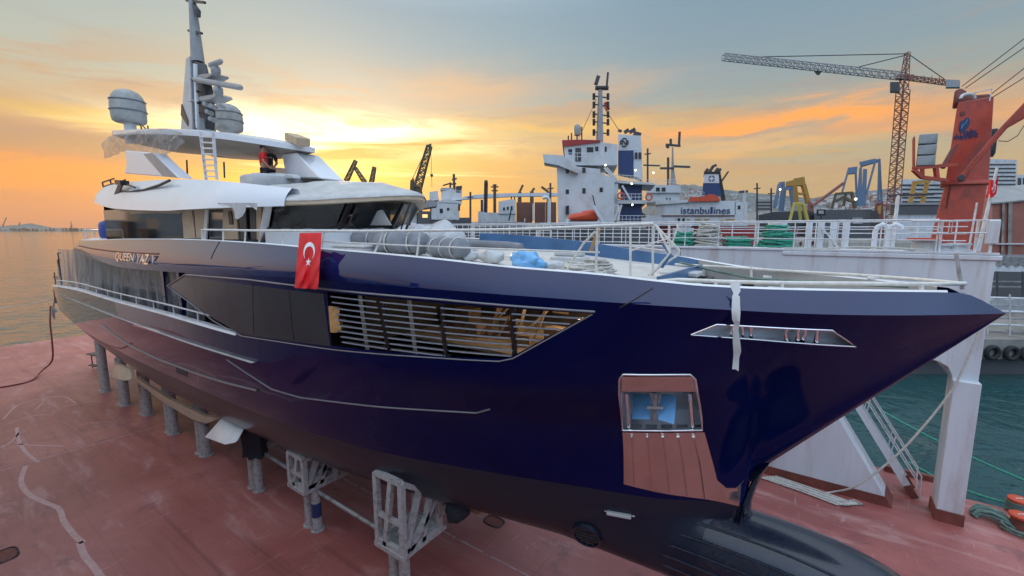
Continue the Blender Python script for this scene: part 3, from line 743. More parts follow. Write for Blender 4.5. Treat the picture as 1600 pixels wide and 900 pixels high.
room.box((-5.9,10.9,8.0),(.5,.06,.7)); room.box((-4.2,11.3,8.3),(1.6,.06,.5))
room.build('fitting_out_timber',M['wood'],yacht,bevel=.006)
mb=MB(); mb.bar((-4.9,9.7,8.3),(-4.1,10.1,8.35),.05); mb.build('strip_lamp',M['lampglow'],yacht)
mb=MB(); mb.bar((-6.6,9.9,8.45),(-6.3,9.9,8.4),.16,.22); mb.build('work_lamp',M['lampglow'],yacht)
# bow window recess with polished posts
def recess(name,poly,depth,m,tilt=0.):
    mb=MB(); n=len(poly)
    F_=[V((x,YC-hullw(x,z)+.005,z)) for x,z in poly]; c=sum(F_,V())/n
    B_=[p+V((0,depth,tilt)) for p in F_]
    mb.grid([F_,B_],0,True); mb.add(B_,[list(range(n))])
    return mb.build(name,m,yacht,smooth=0)
recess('bow_port_recess',BOWW,.22,M['satin'])
for px,lean in ((1140,.05),(1160,-.05),(1172,0),(1226,.04),(1246,0),(1258,-.05),(1276,0)):
    mb=MB(); q=hull_hit(px,524); x=q.x
    z0=hull_hit(px,534).z; z1=hull_hit(px,508).z
    mb.tube([V((x+lean,YC-hullw(x,z0)+.12,z0-.04)),V((x,YC-hullw(x,(z0+z1)/2)+.09,(z0+z1)/2)),V((x+lean,YC-hullw(x,z1)+.12,z1+.04))],[.05,.022,.05],10)
    mb.build('fairlead_roller',M['chrome'],yacht,smooth=60)
hull_line(((1080,523),(1120,507),(1300,516),(1338,541.5),(1200,532),(1080,523)),.012,.006,mb=None).build('bow_port_frame',M['chrome'],yacht)
# anchor pocket
pk=recess('anchor_pocket',ANCH,.95,M['satin'],.1)
fr=MB(); P=ANCH+[ANCH[0]]; pts=[]
for i in range(len(P)-1):
    for k in range(4): t=k/4; pts.append((lerp(P[i][0],P[i+1][0],t),lerp(P[i][1],P[i+1][1],t)))
fr.tube([V((x,YC-hullw(x,z)-.006,z)) for x,z in pts],.026,8,closed=True); fr.build('pocket_frame',M['chrome'],yacht,smooth=60)
def pk_pt(px,py,dep=.2): q=hull_hit(px,py); return atY(px,py,q.y+dep)
mb=MB()   # two plain light blue cheek plates tilted upward and the hawse between them
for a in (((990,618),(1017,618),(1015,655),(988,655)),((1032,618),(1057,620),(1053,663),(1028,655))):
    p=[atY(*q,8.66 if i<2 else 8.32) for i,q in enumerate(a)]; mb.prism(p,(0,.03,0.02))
mb.build('cheek_plate',M['ltblue'],pk,smooth=0)
mb=MB(); mb.prism([pk_pt(*q,dep=.03) for q in ((971,589),(1083,589),(1088,612),(971,612))],(0,.03,0)); mb.build('pocket_head_plate',M['plate'],pk,smooth=0)
for xx in (979,1078):
    mb=MB(); mb.tube([pk_pt(xx,613,.25),pk_pt(xx+4,670,.1)],.05,10); mb.build('pocket_post',M['chrome'],pk,smooth=60)
mb=MB(); a=pk_pt(1024,614,.24); b=pk_pt(1022,656,.1); mb.bar(a,b,.07,.06); a=pk_pt(1010,637,.14); b=pk_pt(1036,637,.14); mb.bar(a,b,.05,.06)
mb.bar(pk_pt(1017,614,.2),pk_pt(1020,630,.2),.04); mb.bar(pk_pt(1032,614,.2),pk_pt(1028,630,.2),.04); mb.build('anchor_shank',M['galv'],pk,bevel=.01)
mb=MB()
for i in range(5):
    x=985+i*24; p=[pk_pt(x,664,.2),pk_pt(x+17,664,.2),pk_pt(x+17,671,.1),pk_pt(x,671,.1)]; mb.prism(p,(0,.02,0))
mb.build('pocket_lip',M['dsteel'],pk)
apr=hull_patch('anchor_apron',xz((973,675),(1101,675),(1112,715),(1121,750),(1135,762),(1150,762),(1168,744),(1172,752),(1164,786),(975,756)),.018,M['plate'],step=.3)
for i in range(5):
    x0=988+i*24; x1=991.5+i*27.5
    hull_line(((x0,681),((x0+x1)/2,718),(x1,757+i*5.5)),.014,.03,6).build('apron_rib',M['plate'],apr)
    q=hull_hit(x0,681); mb=MB(); mb.ball(q+V((0,-.04,0)),.035,8); mb.build('rib_head',M['chrome'],apr)
# hanging masking-tape strip is a thing of its own (see below)
# ------------------------------------------------------------------ decks
_dz=tab((-29.3,9.35),(-12,9.35),(-8,9.25),(-5,9.06),(-2.45,8.96))
def deckz(X): return _dz(X) if X<-2.45 else 8.35
mb=MB()
xa=[x for x in [-29.2]+XS if -29.25<x<-2.45]+[-2.45]
mb.grid([[(x,YC+s*(f_wr(x)-.14),_dz(x)) for x in xa] for s in (-1,-.5,0,.5,1)])
mb.grid([[(-2.45,YC+s*(f_wr(-2.45)-.14),z) for s in (-1,0,1)] for z in (8.96,8.35)])
xb=[-2.45]+[x for x in XS if -2.45<x<1.7]+[1.7]
mb.grid([[(x,YC+s*max(.02,f_wr(x)-.14),8.35) for x in xb] for s in (-1,0,1)])
mb.build('foredeck',M['deck2'],yacht)
for sg in (-1,1):
    mb=MB()
    xc=[x for x in [-29.3]+XS if -29.35<x<=1.84]
    O_=[(x,YC+sg*f_wr(x),f_zr(x)+.004) for x in xc]; I_=[(x,YC+sg*max(.01,f_wr(x)-.15),f_zr(x)+.004) for x in xc]
    T_=[(x,YC+sg*max(.01,f_wr(x)-.07),f_zr(x)+.03) for x in xc]
    mb.grid([O_,T_,I_]); mb.build('bulwark_cap',M['white'],yacht)
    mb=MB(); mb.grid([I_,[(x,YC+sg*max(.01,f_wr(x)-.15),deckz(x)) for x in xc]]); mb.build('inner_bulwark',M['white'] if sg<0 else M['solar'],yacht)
mb=MB(); xq=[x for x in XS if -11.5<x<-2.6]   # raised blue-filmed coaming along the port side
mb.grid([[(x,YC+f_wr(x)-.22,_dz(x)) for x in xq],[(x,YC+f_wr(x)-.2,f_zr(x)+lerp(.0,.24,min(1,(-2.6-x)/7))) for x in xq],[(x,YC+f_wr(x)-.02,f_zr(x)+lerp(.0,.24,min(1,(-2.6-x)/7))) for x in xq],[(x,YC+f_wr(x),f_zr(x)) for x in xq]])
mb.build('port_coaming',M['bluefilm'],yacht)
mb=MB(); mb.bb((-2.44,8.2,8.9),(-2.38,11.8,9.14)); 
for i in range(2): mb.bb((-1.5+i*.34,YC+f_wr(-1.3)-.2,8.5),(-1.25+i*.34,YC+f_wr(-1.3)-.17,8.75),1)
mb.build('well_step',[M['bluefilm'],M['black']],yacht)
mb=MB(); mb.bb((-1.9,9.3,8.36),(-.9,10.7,8.78)); mb.build('deck_locker',M['lightbag'],yacht,bevel=.02)
for y in (9.7,10.3):
    mb=MB(); mb.lathe([(.0,.0),(.2,.0),(.14,.1),(.14,.36),(.2,.44),(.2,.49),(0,.5)],(-.2,y,8.36),14); mb.build('mooring_bitt',M['lightbag'],yacht)
# aft: side deck, inner house, low bulwark cap, stern
mb=MB()
xa=list(np.arange(-38.2,-12.5,.6))
for sg in (-1,1): mb.grid([[(x,YC+sg*(f_w4(x)-.02),6.25) for x in xa],[(x,YC+sg*2.6,6.25) for x in xa]])
mb.build('side_deck',M['deck2'],yacht)
for sg in (-1,1):
    mb=MB(); xa=list(np.arange(-39.6,-13.4,.5))
    mb.grid([[(x,YC+sg*(f_w4(x)+.05),f_z4(x)-.02) for x in xa],[(x,YC+sg*(f_w4(x)+.03),f_z4(x)+.05) for x in xa],[(x,YC+sg*(f_w4(x)-.16),f_z4(x)+.05) for x in xa],[(x,YC+sg*(f_w4(x)-.16),6.25) for x in xa]])
    mb.build('low_bulwark_cap',M['white'],yacht)
    mb=MB()
    xa=list(np.arange(-37,-14.4,.5))
    mb.tube([V((x,YC+sg*(f_w4(x)-.03),f_z4(x)+.36)) for x in xa],.028,8)
    for x in np.arange(-37,-14.4,1.9): mb.tube([V((x,YC+sg*(f_w4(x)-.03),f_z4(x)+.03)),V((x,YC+sg*(f_w4(x)-.03),f_z4(x)+.36))],.02,6)
    mb.tube([V((-14.4,YC+sg*(f_w4(-14.4)-.03),f_z4(-14.4)+.36)),V((-13.9,YC+sg*(f_w4(-14)-.03),f_z4(-14)+.75))],.022,6)
    mb.build('side_rail',M['rail'],yacht)
    mb=MB()
    mb.grid([[(x,YC+sg*3.35,z) for x in (-36,-30,-24,-18,-13)] for z in (6.25,8.9)]); mb.build('main_deck_house_wall',M['dglass'],yacht)
mb=MB(); mb.grid([[(-36,YC+s,z) for s in (-3.35,3.35)] for z in (6.25,8.9)]); mb.build('aft_bulkhead',M['dglass'],yacht)
mb=MB()
mb.grid([[(-39.4,YC+s*f_w4(-39.4),6.3) for s in (-1,1)],[(-38.2,YC+s*f_w4(-38.2),6.25) for s in (-1,1)]])
mb.grid([[(-39.4,YC+s*f_w4(-39.4),6.3) for s in (-1,1)],[(-40.6,YC+s*f_w4(-40.6),5.25) for s in (-1,1)]])
mb.grid([[(-40.6,YC+s*f_w4(-40.6),5.25) for s in (-1,1)],[(-42.2,YC+s*f_w4(-42.2),5.25) for s in (-1,1)]])
mb.build('swim_platform',M['beige'],yacht)
for x,z,h in ((-38.6,6.65,.75),(-36.4,6.8,1.5),(-36.0,6.8,1.9)):   # uprights on the quarter
    mb=MB(); mb.cyl((x,YC-f_w4(x)+.1,z),(x,YC-f_w4(x)+.1,z+h),.03,6)
    if z>6.7: mb.bar((x,YC-f_w4(x)+.1,z+h-.05),(x+.6,YC-f_w4(x)+.1,z+h),.05)
    mb.build('stern_post',M['dsteel'],yacht)
mb=MB(); mb.tube([(-38.6,YC-3.9,7.1),(-38.2,YC-3.92,7.25),(-37.4,YC-3.95,7.2),(-37.2,YC-4,6.8)],.025,6); mb.build('boarding_handrail',M['dsteel'],yacht)
mb=MB(); mb.tube([(-41.6,YC-3.55,5.3),(-41.2,YC-3.7,4.9),(-40.2,YC-3.75,4.75)],.05,6); mb.build('stern_fender',M['greybag'],yacht,bevel=.05)
# name in raised letters on the wing
def band_pt(px,py):
    d=ray(px,py); t=5.
    while t<45:
        p=EYE+d*t
        if -29.2<p.x<1.8 and f_zk(p.x)<p.z<f_zr(p.x):
            s=(p.z-f_zk(p.x))/(f_zr(p.x)-f_zk(p.x)); w=lerp(f_wk(p.x),f_wr(p.x),s)+.1*math.sin(PI*s**.8)*min(1,max(0,(-p.x-1.5)/8.))
            if p.y>YC-w: return p
        t+=.02
    return atY(px,py,YC-4.6)
a,b=band_pt(184,401),band_pt(239,405); c=band_pt(211,395); d=band_pt(212,411)
mb=MB(); up=(c-d); ctr=(a+b)/2; ctr=(ctr+(c+d)/2)/2
L_=(b-a)
put_text(mb,'QUEEN',.5,.03,ctr-L_*.2+V((0,-.1,.0)),L_,up,0,.004,1.05,fit=(L_.length*.54,.36))
mb.build('name_lettering',M['chrome'],yacht,smooth=0)
mb=MB(); put_text(mb,'YAZ',.5,.03,ctr+L_*.34+V((0,-.13,.0)),L_,up,0,.004,1.05,fit=(L_.length*.32,.36)); mb.build('name_lettering',M['chrome'],yacht,smooth=0)
mb=MB(); x0=-28.2; zc=[(x,YC-lerp(f_wk(x),f_wr(x),.55)-.1,lerp(f_zk(x),f_zr(x),.55)) for x in np.linspace(-28.6,-18.4,14)]
mb.tube([V(p) for p in zc],.028,6); mb.build('wing_groove',M['rustred'],yacht)
hp=band_pt(339,385); mb=MB(); pts=[]
for t in np.linspace(.05,1,8): X=hp.x; pts.append(V((X,YC-lerp(f_wk(X),f_wr(X),t)-.1*math.sin(PI*t**.8)-.003,lerp(f_zk(X),f_zr(X),t))))
mb.tube(pts[3:],.012,5); mb.build('bulwark_seam',M['black'],yacht)
# stabiliser fins, bilge keel strip, shaft bracket
def fin(P,th,m):
    mb=MB(); mb.prism(P,th); return mb.build('stabiliser_fin',m,yacht,bevel=.04,smooth=50)
fin([atY(344,655,6.9),atY(380,668,7.0),atY(366,693,6.5),atY(350,696,6.4),atY(318,684,6.5)],(0,.14,.05),M['white'])
fin([atY(180,570,6.7),atY(203,578,6.9),atY(201,594,6.6),atY(195,596,6.6),atY(173,590,6.5)],(0,.2,.06),M['beige'])
P=[atY(210,588,6.75),atY(262,622,6.95),atY(318,649,7.1),atY(341,654,7.2)]; Q=[atY(214,597,6.85),atY(258,631,7.0),atY(300,655,7.05),atY(322,662,7.1)]
mb=MB(); mb.grid([P,Q]); mb.grid([[p+V((0,.12,0)) for p in P],[p+V((0,.12,0)) for p in Q]]); mb.grid([Q,[p+V((0,.12,0)) for p in Q]]); mb.build('bilge_keel',M['beige'],yacht)
# faired stem knee that runs down into the bulb
mb=MB(); kn=[(1204,722),(1192,741),(1182,762),(1175,782),(1174,796),(1178,808),(1184,822),(1160,836),(1120,815),(1130,770),(1160,742)]
rows=[]
for yy,kk in ((-.16,.55),(-.1,.85),(0,1.),(.1,.85),(.16,.55)):
    cxk=V((-1.05,YC,4.4)); rows.append([cxk+(atY(x,y,YC)-cxk)*kk+V((0,yy,0)) for x,y in kn])
mb.grid(rows,0,True); mb.build('stem_knee',M['foul'],yacht,smooth=60)
# ================================================================== SUPERSTRUCTURE
def cx(px,Y,py=330): return atY(px,py,Y).x
RO=[(-29.9,2.6),(-29.5,3.4),(-28.5,3.7),(-24,3.76),(-18.5,3.76),(-16.3,3.68),(-14.8,3.36),(-13.5,2.75),(-12.4,2.02),(-11.5,1.22),(-10.8,.48),(-10.6,.2),(-10.56,0)]
_rs=np.cumsum([0]+[math.dist(RO[i],RO[i+1]) for i in range(len(RO)-1)])
_rx,_rw=pchip(_rs,[p[0] for p in RO]),pchip(_rs,[p[1] for p in RO])
def roofpt(s,k=1.): 
    x,w=_rx(s),_rw(s); return (lerp(-19.,x,k),w*k)
f_re=tab((-29.9,11.42),(-29,11.34),(-26,10.98),(-22,10.78),(-19,10.7),(-16,10.7),(-13,10.74),(-10.42,10.93))
SS=list(np.linspace(0,_rs[-1],60))
def ring(k,dz):
    a=[]
    for s in SS: x,w=roofpt(s,k); a.append((x,YC-w,f_re(_rx(s))+dz))
    for s in SS[::-1][1:]: x,w=roofpt(s,k); a.append((x,YC+w,f_re(_rx(s))+dz))
    return a
mb=MB(); mb.grid([ring(.86,.05),ring(.97,0),ring(1,.03),ring(1,.17),ring(.975,.24)]); roof=mb.build('wheelhouse_roof',M['beige'],yacht,smooth=50)
mb=MB(); mb.grid([ring(.97,.01),ring(.5,.05),ring(.05,.1)]); mb.build('roof_soffit',M['beige'],yacht)
# creased cover over the forward roof
rows=[]
for k,dz in ((1.005,.15),(1.0,.23),(.965,.32),(.9,.42),(.8,.6),(.68,.74),(.55,.85),(.42,.92)):
    rw=[]
    for p in ring(k,dz):
        n=mnoise.fractal(V(p)*V((.9,.9,.9)).x,1.,2.,4)*.08*(1 if k<.99 else .25)
        rw.append((p[0],p[1],p[2]+n))
    rows.append([q for q in rw if True])
keep=[i for i,p in enumerate(ring(1,0)) if p[0]>-16.5]
mb=MB(); mb.grid([[r[i] for i in keep] for r in rows])
tarp=mb.build('roof_tarpaulin',M['tarp'],None,smooth=50,label='creased off white protective sheeting taped over the yacht wheelhouse roof',cat='tarpaulin')
mb=MB()   # sheet corner hanging over the side door
rows=[]
for v in np.linspace(0,1,8):
    rw=[]
    for u in np.linspace(0,1,16):
        low=lerp(319,343 if abs(u-.55)<.2 else 328,v); px=lerp(340,402,u); 
        p=atY(px,lerp(317,319+ (24*math.exp(-((u-.52)/.16)**2)+10*math.exp(-((u-.95)/.09)**2)),v),6.3)
        rw.append(p+V((0,.05*math.sin(u*22),0)))
    rows.append(rw)
mb.grid(rows); mb.build('hanging_sheet',M['tarp2'],None,smooth=60,label='pointed corner of plastic sheet drooping from the roof edge over the wheelhouse side door',cat='plastic sheet')
# flybridge fascia
f_ft=tab((-29.4,11.55),(-28.6,12.0),(-27,12.1),(-23,12.0),(-18.2,11.75),(-15,11.45),(-12.6,11.16))
_fs=[q for q in np.linspace(0,_rs[-1],150) if -29.45<_rx(q)<-13.4 and _rw(q)>2.6]
for sg in (-1,1):
    mb=MB(); rows=[]
    for t in list(np.linspace(0,1,8))+['in','dn']:
        rw=[]
        for q in _fs:
            x,w=_rx(q),_rw(q)+.09; z0=f_re(x)-.02; z1=max(z0+.2,f_ft(x)); lean=.5*min(1,(z1-z0))
            if t=='in': rw.append((x,YC+sg*(w-lean-.2),z1-.01))
            elif t=='dn': rw.append((x,YC+sg*(w-lean-.35),z0+.1))
            else: rw.append((x,YC+sg*(w-lean*t+.07*math.sin(PI*t)),lerp(z0,z1,t)))
        rows.append(rw)
    mb.grid(rows)
    fas=mb.build('flybridge_fascia',M['gel'],yacht,smooth=40)
    if sg<0:
        mb=MB(); mb.tube([atY(*p,6.42) for p in ((187,299),(205,300),(225,297),(250,289),(265,282))],.05,6); mb.build('fascia_groove',M['black'],fas)
        mb=MB(); mb.prism([atY(*p,6.35) for p in ((186,283),(195,280),(186,300),(178,304))],(0,.05,0)); mb.build('fascia_vent',M['dsteel'],fas)
        mb=MB(); mb.bar(atY(186,285,6.3),atY(195,286,6.3),.3,.2); mb.build('deck_light',M['black'],fas)
        mb=MB(); mb.bar(atY(195,287,6.3),atY(211,293,6.3),.05); mb.build('light_arm',M['black'],fas)
mb=MB(); mb.grid([[(x,YC+s*3.3,11.37) for s in (-1,-.3,.3,1)] for x in (-29.2,-24,-19,-16.8)]); mb.build('flybridge_deck',M['deck2'],yacht)
# aft upper deck and its rail
mb=MB(); mb.prism([(-29.3,YC-4.3,9.3),(-32.5,YC-3.4,9.35),(-34.6,YC-2.5,9.38),(-34.9,YC,9.38),(-34.6,YC+2.5,9.38),(-32.5,YC+3.4,9.35),(-29.3,YC+4.3,9.3)],(0,0,.16)); mb.build('aft_upper_deck',M['white'],yacht)
mb=MB(); ar=[(-29.6,YC-4.1),(-32.5,YC-3.3),(-34.5,YC-2.4),(-34.7,YC)]
mb.tube([V((x,y,10.0)) for x,y in ar],.03,6)
for x,y in ar+[(-31,YC-3.7),(-33.6,YC-2.85)]: mb.cyl((x,y,9.5),(x,y,10.),.022,6)
mb.build('aft_rail',M['rail'],yacht)
t=thing('water_tank','small blue plastic tank with domed lid at the yacht aft upper deck','tank',(-33.3,7.95,9.54))
mb=MB(); mb.lathe([(.0,9.54),(.62,9.54),(.66,9.7),(.66,10.25),(.6,10.42),(.3,10.56)],(-33.3,7.95,0),18); mb.build('barrel',M['bluebox'],t,smooth=60)
mb=MB(); mb.lathe([(.3,10.5),(.34,10.56),(.34,10.68),(0,10.7)],(-33.3,7.95,0),16); mb.build('lid',M['bluebox'],t)
# upper-deck house: side walls, openings, windscreen
def wl(x): return lerp(3.38,2.66,(x+29.3)/14.2)
def atW(px,py,dy=0.):
    d=ray(px,py); k=(2.66-3.38)/14.2
    return EYE+d*((YC-3.38-29.3*k-dy-.0)/(d.y+k*d.x))
mb=MB(); mb.grid([[(x,YC-wl(x)+.05,z) for x in (-29.3,-20,-15.1)] for z in (9.05,10.95)]); mb.grid([[(x,YC+wl(x),z) for x in (-29.3,-20,-15.1)] for z in (9.05,10.95)]); mb.grid([[(-29.3,YC+s,z) for s in (-3.3,3.3)] for z in (9.05,11.2)])
mb.build('upper_house_wall',M['dglass'],yacht)
def wall_panel(name,a,b,y0,y1,m,dy=0.):
    mb=MB(); P=[atW(a[0],y0,dy),atW(b[0],y0,dy),atW(b[1],y1,dy),atW(a[1],y1,dy)]; mb.prism(P,(0,.05,0)); return mb.build(name,m,yacht)
wp=MB(); P=[atW(x,y,.04) for x,y in ((160,316),(286,326),(286,331),(278,334),(250,333),(205,334),(160,322))]; wp.prism(P,(0,.05,0)); wp.build('window_head_panel',M['beige'],yacht)
wall_panel('plywood_panel',(284,287),(300,305),328,372,M['beige'])
wall_panel('plywood_panel',(303,307),(320,318),328,372,M['beige'])
wall_panel('door_post',(320,317),(325,322),324,374,M['white'],.02)
wall_panel('inner_panel',(349,347),(368,372),324,374,M['beige'])
wall_panel('panel_slot',(356,358),(361,364),330,351,M['black'],.03)
wall_panel('door_leaf',(374,376),(383,386),322,374,M['dsteel'],.02)
wall_panel('door_leaf',(390,392),(399,400),328,374,M['dsteel'],.02)
wall_panel('inner_panel',(399,400),(408,407),320,374,M['beige'])
WB=[(-15.1,2.6),(-14.3,2.36),(-13.5,1.92),(-12.8,1.4),(-12.2,.72),(-11.95,0)]
WT=[(-14.45,2.72),(-13.65,2.46),(-12.8,1.98),(-12.1,1.42),(-11.5,.72),(-11.28,0)]
def full(P): return [(x,YC-w) for x,w in P]+[(x,YC+w) for x,w in P[::-1][1:]]
wb,wt=full(WB),full(WT)
def wsp(u,v):
    n=len(wb)-1; i=min(int(u*n),n-1); f=u*n-i
    a=V((*[lerp(wb[i][k],wb[i+1][k],f) for k in (0,1)],10.02)); b=V((*[lerp(wt[i][k],wt[i+1][k],f) for k in (0,1)],10.86)); return a.lerp(b,v)
for u0,u1 in ((.03,.29),(.32,.5),(.5,.68),(.71,.97)):
    mb=MB(); mb.grid([[wsp(u,v) for u in np.linspace(u0+.005,u1-.005,10)] for v in (.04,.97)]); mb.build('windscreen_pane',M['glass'],yacht)
for P_ in (((462,352),(490,325),(508,322),(524,352)),((548,352),(562,335),(596,328),(610,352))):
    mb=MB(); mb.prism([atY(*p,9.3) for p in P_],(0,.06,0)); mb.build('interior_drape',M['solar'],yacht)
for u in (.305,.5,.695):
    mb=MB(); mb.bar(wsp(u,0),wsp(u,1),.16 if u!=.5 else .08,.06); mb.build('windscreen_mullion',M['black'],yacht)
for u in (.0,1.):
    mb=MB(); mb.bar(wsp(u,-.9),wsp(u,1.05),.2,.14); mb.build('corner_pillar',M['white'],yacht)
mb=MB(); mb.grid([[wsp(u,.0) for u in np.linspace(0,1,25)],[wsp(u,.06) for u in np.linspace(0,1,25)]]); mb.build('windscreen_sill',M['black'],yacht)
mb=MB(); mb.grid([[(x+.02,y,9.05) for x,y in wb],[(x+.05,y,9.85) for x,y in wb],[(x,y,10.03) for x,y in wb]]); mb.build('house_front_coaming',M['gel'],yacht,smooth=50)
mb=MB(); mb.bb((-18.2,7.4,9.1),(-18.1,12.6,10.8),0); mb.grid([[(x-.03,y,9.98) for x,y in wb],[(-15.1,y,9.9) for x,y in wb]],1)
mb.build('wheelhouse_interior',[M['rustred'],M['dsteel']],yacht)
mb=MB()
for y in (8.7,10.6):
    mb.lathe([(.25,0),(.3,.25),(.22,.5),(0,.55)],(-16.2,y,10.0),10)
mb.bb((-14.6,8.6,9.93),(-13.9,11.4,10.22)); mb.build('helm_console',M['lightbag'],yacht)
for a,b in (((641,316),(626,360)),((649,318),(657,331)),((644,318),(640,352))):
    mb=MB(); p,q=atY(*a,9.2),atY(*b,9.0); mb.tube([p,p.lerp(q,.5)+V((.05,-.05,0)),q],.025,6); mb.build('wiper_arm',M['black'],yacht)
mb=MB(); p=atY(646,318,8.9); q=atY(637,352,8.4); mb.tube([p,q,V((q.x-.4,q.y,9.5)),V((q.x-.8,q.y,9.1))],.035,6); mb.build('support_strut',M['black'],yacht)
# arch legs, hardtop
M['beigegrey']=mat('beige_grey_underside',(.34,.31,.28),.35,var=.15,vs=1.2,dirt=(.2,.17,.15),da=.5,ds=.9)  # underside browner and darker than the white gelcoat above
for sg in (-1,1):
    mb=MB(); Y0=YC+sg*3.1
    P=[atY(*p,6.9) for p in ((206,236),(250,240),(262,252),(292,279),(205,272),(209,255))]
    mb.prism([V((p.x,Y0-.25*sg*-1,p.z)) for p in P],(0,-.5*sg,0)); ar_=mb.build('arch_leg',M['gel'],yacht,bevel=.04)
    mb=MB(); P=[atY(*p,6.87) for p in ((236,242),(250,240),(262,252),(289,278),(266,276))]; mb.prism([V((p.x,Y0+sg*.26,p.z)) for p in P],(0,sg*.02,0)); mb.build('arch_face',M['greymast'],ar_)
HT=[(-30.2,1.4),(-29.6,2.4),(-28.5,2.85),(-25,2.97),(-22.8,2.86),(-20.8,2.36),(-19.0,1.66),(-17.5,.9),(-16.85,.4),(-16.7,0)]
_hs=np.cumsum([0]+[math.dist(HT[i],HT[i+1]) for i in range(len(HT)-1)]); _hx,_hw=pchip(_hs,[p[0] for p in HT]),pchip(_hs,[p[1] for p in HT])
f_hz=tab((-30.2,14.95),(-25,14.34),(-22,14.02),(-20.5,13.86),(-18.8,13.6),(-16.7,13.22))
HS=np.linspace(0,_hs[-1],40)
def hring(k,dz): 
    a=[(lerp(-23,_hx(s),k),YC-_hw(s)*k,f_hz(lerp(-23,_hx(s),k))+dz) for s in HS]
    return a+[(x,2*YC-y,z) for x,y,z in a[::-1][1:]]
mb=MB(); mb.grid([hring(.03,.16),hring(.6,.14),hring(.93,.07),hring(1,0),hring(1,-.2)])
ht=mb.build('hardtop',M['gel'],yacht,smooth=50)
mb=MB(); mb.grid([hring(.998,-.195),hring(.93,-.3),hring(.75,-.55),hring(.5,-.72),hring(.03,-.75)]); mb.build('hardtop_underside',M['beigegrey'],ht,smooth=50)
mb=MB(); mb.bar(atY(455,214,10),atY(474,222,9.6),.5,.3); mb.build('timber_crate',M['ply'],None,bevel=.02,label='small tan timber crate on the forward tip of the yacht hardtop',cat='crate')
# draped clear sheet on the hardtop edge
top=[(172,214),(190,209),(215,206),(240,203),(262,201),(282,206),(292,210)]; bot=[(164,249),(182,243),(200,235),(222,243),(246,246),(268,242),(290,222)]
def pl(P,u): 
    f=u*(len(P)-1); i=min(int(f),len(P)-2); return [lerp(P[i][k],P[i+1][k],f-i) for k in (0,1)]
mb=MB(); rows=[]
for v in np.linspace(0,1,10):
    rw=[]
    for u in np.linspace(0,1,40):
        a,b=pl(top,u),pl(bot,u); p=atY(lerp(a[0],b[0],v),lerp(a[1],b[1],v)-3*math.sin(PI*v),7.0)
        p+=V((0,-.06-.12*math.sin(PI*v)-.09*mnoise.noise(V((u*9,v*3,2)))-.05*math.sin(u*55+v*6),.0)); rw.append(p)
    rows.append(rw)
mb.grid(rows); mb.build('draped_sheet',M['plastic'],None,smooth=70,label='crumpled translucent plastic sheet draped over the aft hardtop edge above the arch',cat='plastic sheet')
# flybridge helm fairing and its pylon
mb=MB(); a=[atY(373,283,8.6),atY(498,283,8.9),atY(493,274,9.2),atY(455,270,9.4),atY(380,274,8.8)]
mb.prism([(-18.6,8.3,11.5),(-17.4,8.3,11.5),(-16.9,9.2,11.5),(-16.7,10.8,11.5),(-17.5,11.8,11.5),(-18.6,11.8,11.5)],(0,0,.6)); mb.build('helm_fairing',M['lightbag'],yacht,bevel=.08)
mb=MB(); P=[atY(*p,9.7) for p in ((440,240),(462,238),(502,279),(446,279))]; mb.prism([V((p.x,9.7,p.z)) for p in P],(0,1.0,0)); mb.build('hardtop_pylon',M['gel'],yacht,bevel=.05)
mb=MB(); P=[atY(*p,9.2) for p in ((378,277),(392,270),(418,269),(456,272),(460,279),(376,281))]; mb.prism(P,(0,.3,0)); mb.build('helm_seat',M['lightbag'],yacht,bevel=.04)
# mast with its fittings
M['mastpaint']=mat('mast_paint',(.48,.49,.5),.35,var=.08,dirt=(.3,.28,.26),da=.4,ds=2)
ym=10.
def pm(x,y,dy=0.): return atY(x,y,ym+dy)
mast=MB(); P=[pm(293,206),pm(302,94),pm(308,90),pm(312,206)]
mast.prism([V((p.x,ym-.32,p.z)) for p in P],(0,.64,0)); mast_o=mast.build('mast_pylon',M['mastpaint'],yacht,bevel=.03)
mb=MB(); P=[pm(306,95),pm(316,99),pm(326,140),pm(330,180),pm(328,203),pm(311,205)]; mb.prism([V((p.x,ym-.2,p.z)) for p in P],(0,.4,0)); mb.build('mast_back',M['dsteel'],mast_o,bevel=.02)
mb=MB(); P=[pm(296,165),pm(306,190),pm(306,199),pm(295,182)]; mb.prism([V((p.x,ym-.36,p.z)) for p in P],(0,.06,0)); mb.build('mast_opening',M['black'],mast_o)
mb=MB(); mb.tube([pm(309,97),pm(303,30),pm(298,-30)],[.3,.2,.12],10); pole=mb.build('mast_pole',M['greymast'],mast_o,smooth=60)
mb=MB(); mb.bar(pm(295,48),pm(315,52),.12,.1); mb.build('pole_bracket',M['dsteel'],pole)
mb=MB(); mb.bar(pm(292,1),pm(320,4),.12,.1); mb.build('pole_bracket',M['dsteel'],pole)
mb=MB(); mb.tube([pm(303,8),pm(309,18),pm(310,26)],[.1,.14,.1],8); mb.build('pole_lamp',M['dsteel'],pole)
for y in (126,142,160,175,190):
    mb=MB(); mb.bar(pm(304,y,-.35),pm(310,y+1,-.35),.12,.08); mb.build('mast_rung',M['black'],mast_o)
mb=MB(); mb.tube([pm(305,100,-.36),pm(306,130,-.37),pm(309,200,-.4)],.09,6); mb.build('cable_duct',M['white'],mast_o)
def arm(pts):
    mb=MB(); P=[pm(*p) for p in pts]; mb.prism([V((p.x,ym-.35,p.z)) for p in P],(0,.7,0)); return mb.build('radar_platform',M['greymast'],mast_o,bevel=.04)
arm(((305,126),(325,119),(346,117),(345,121),(336,126),(320,128)))
arm(((303,162),(325,153),(350,149),(353,153),(340,159),(322,161)))
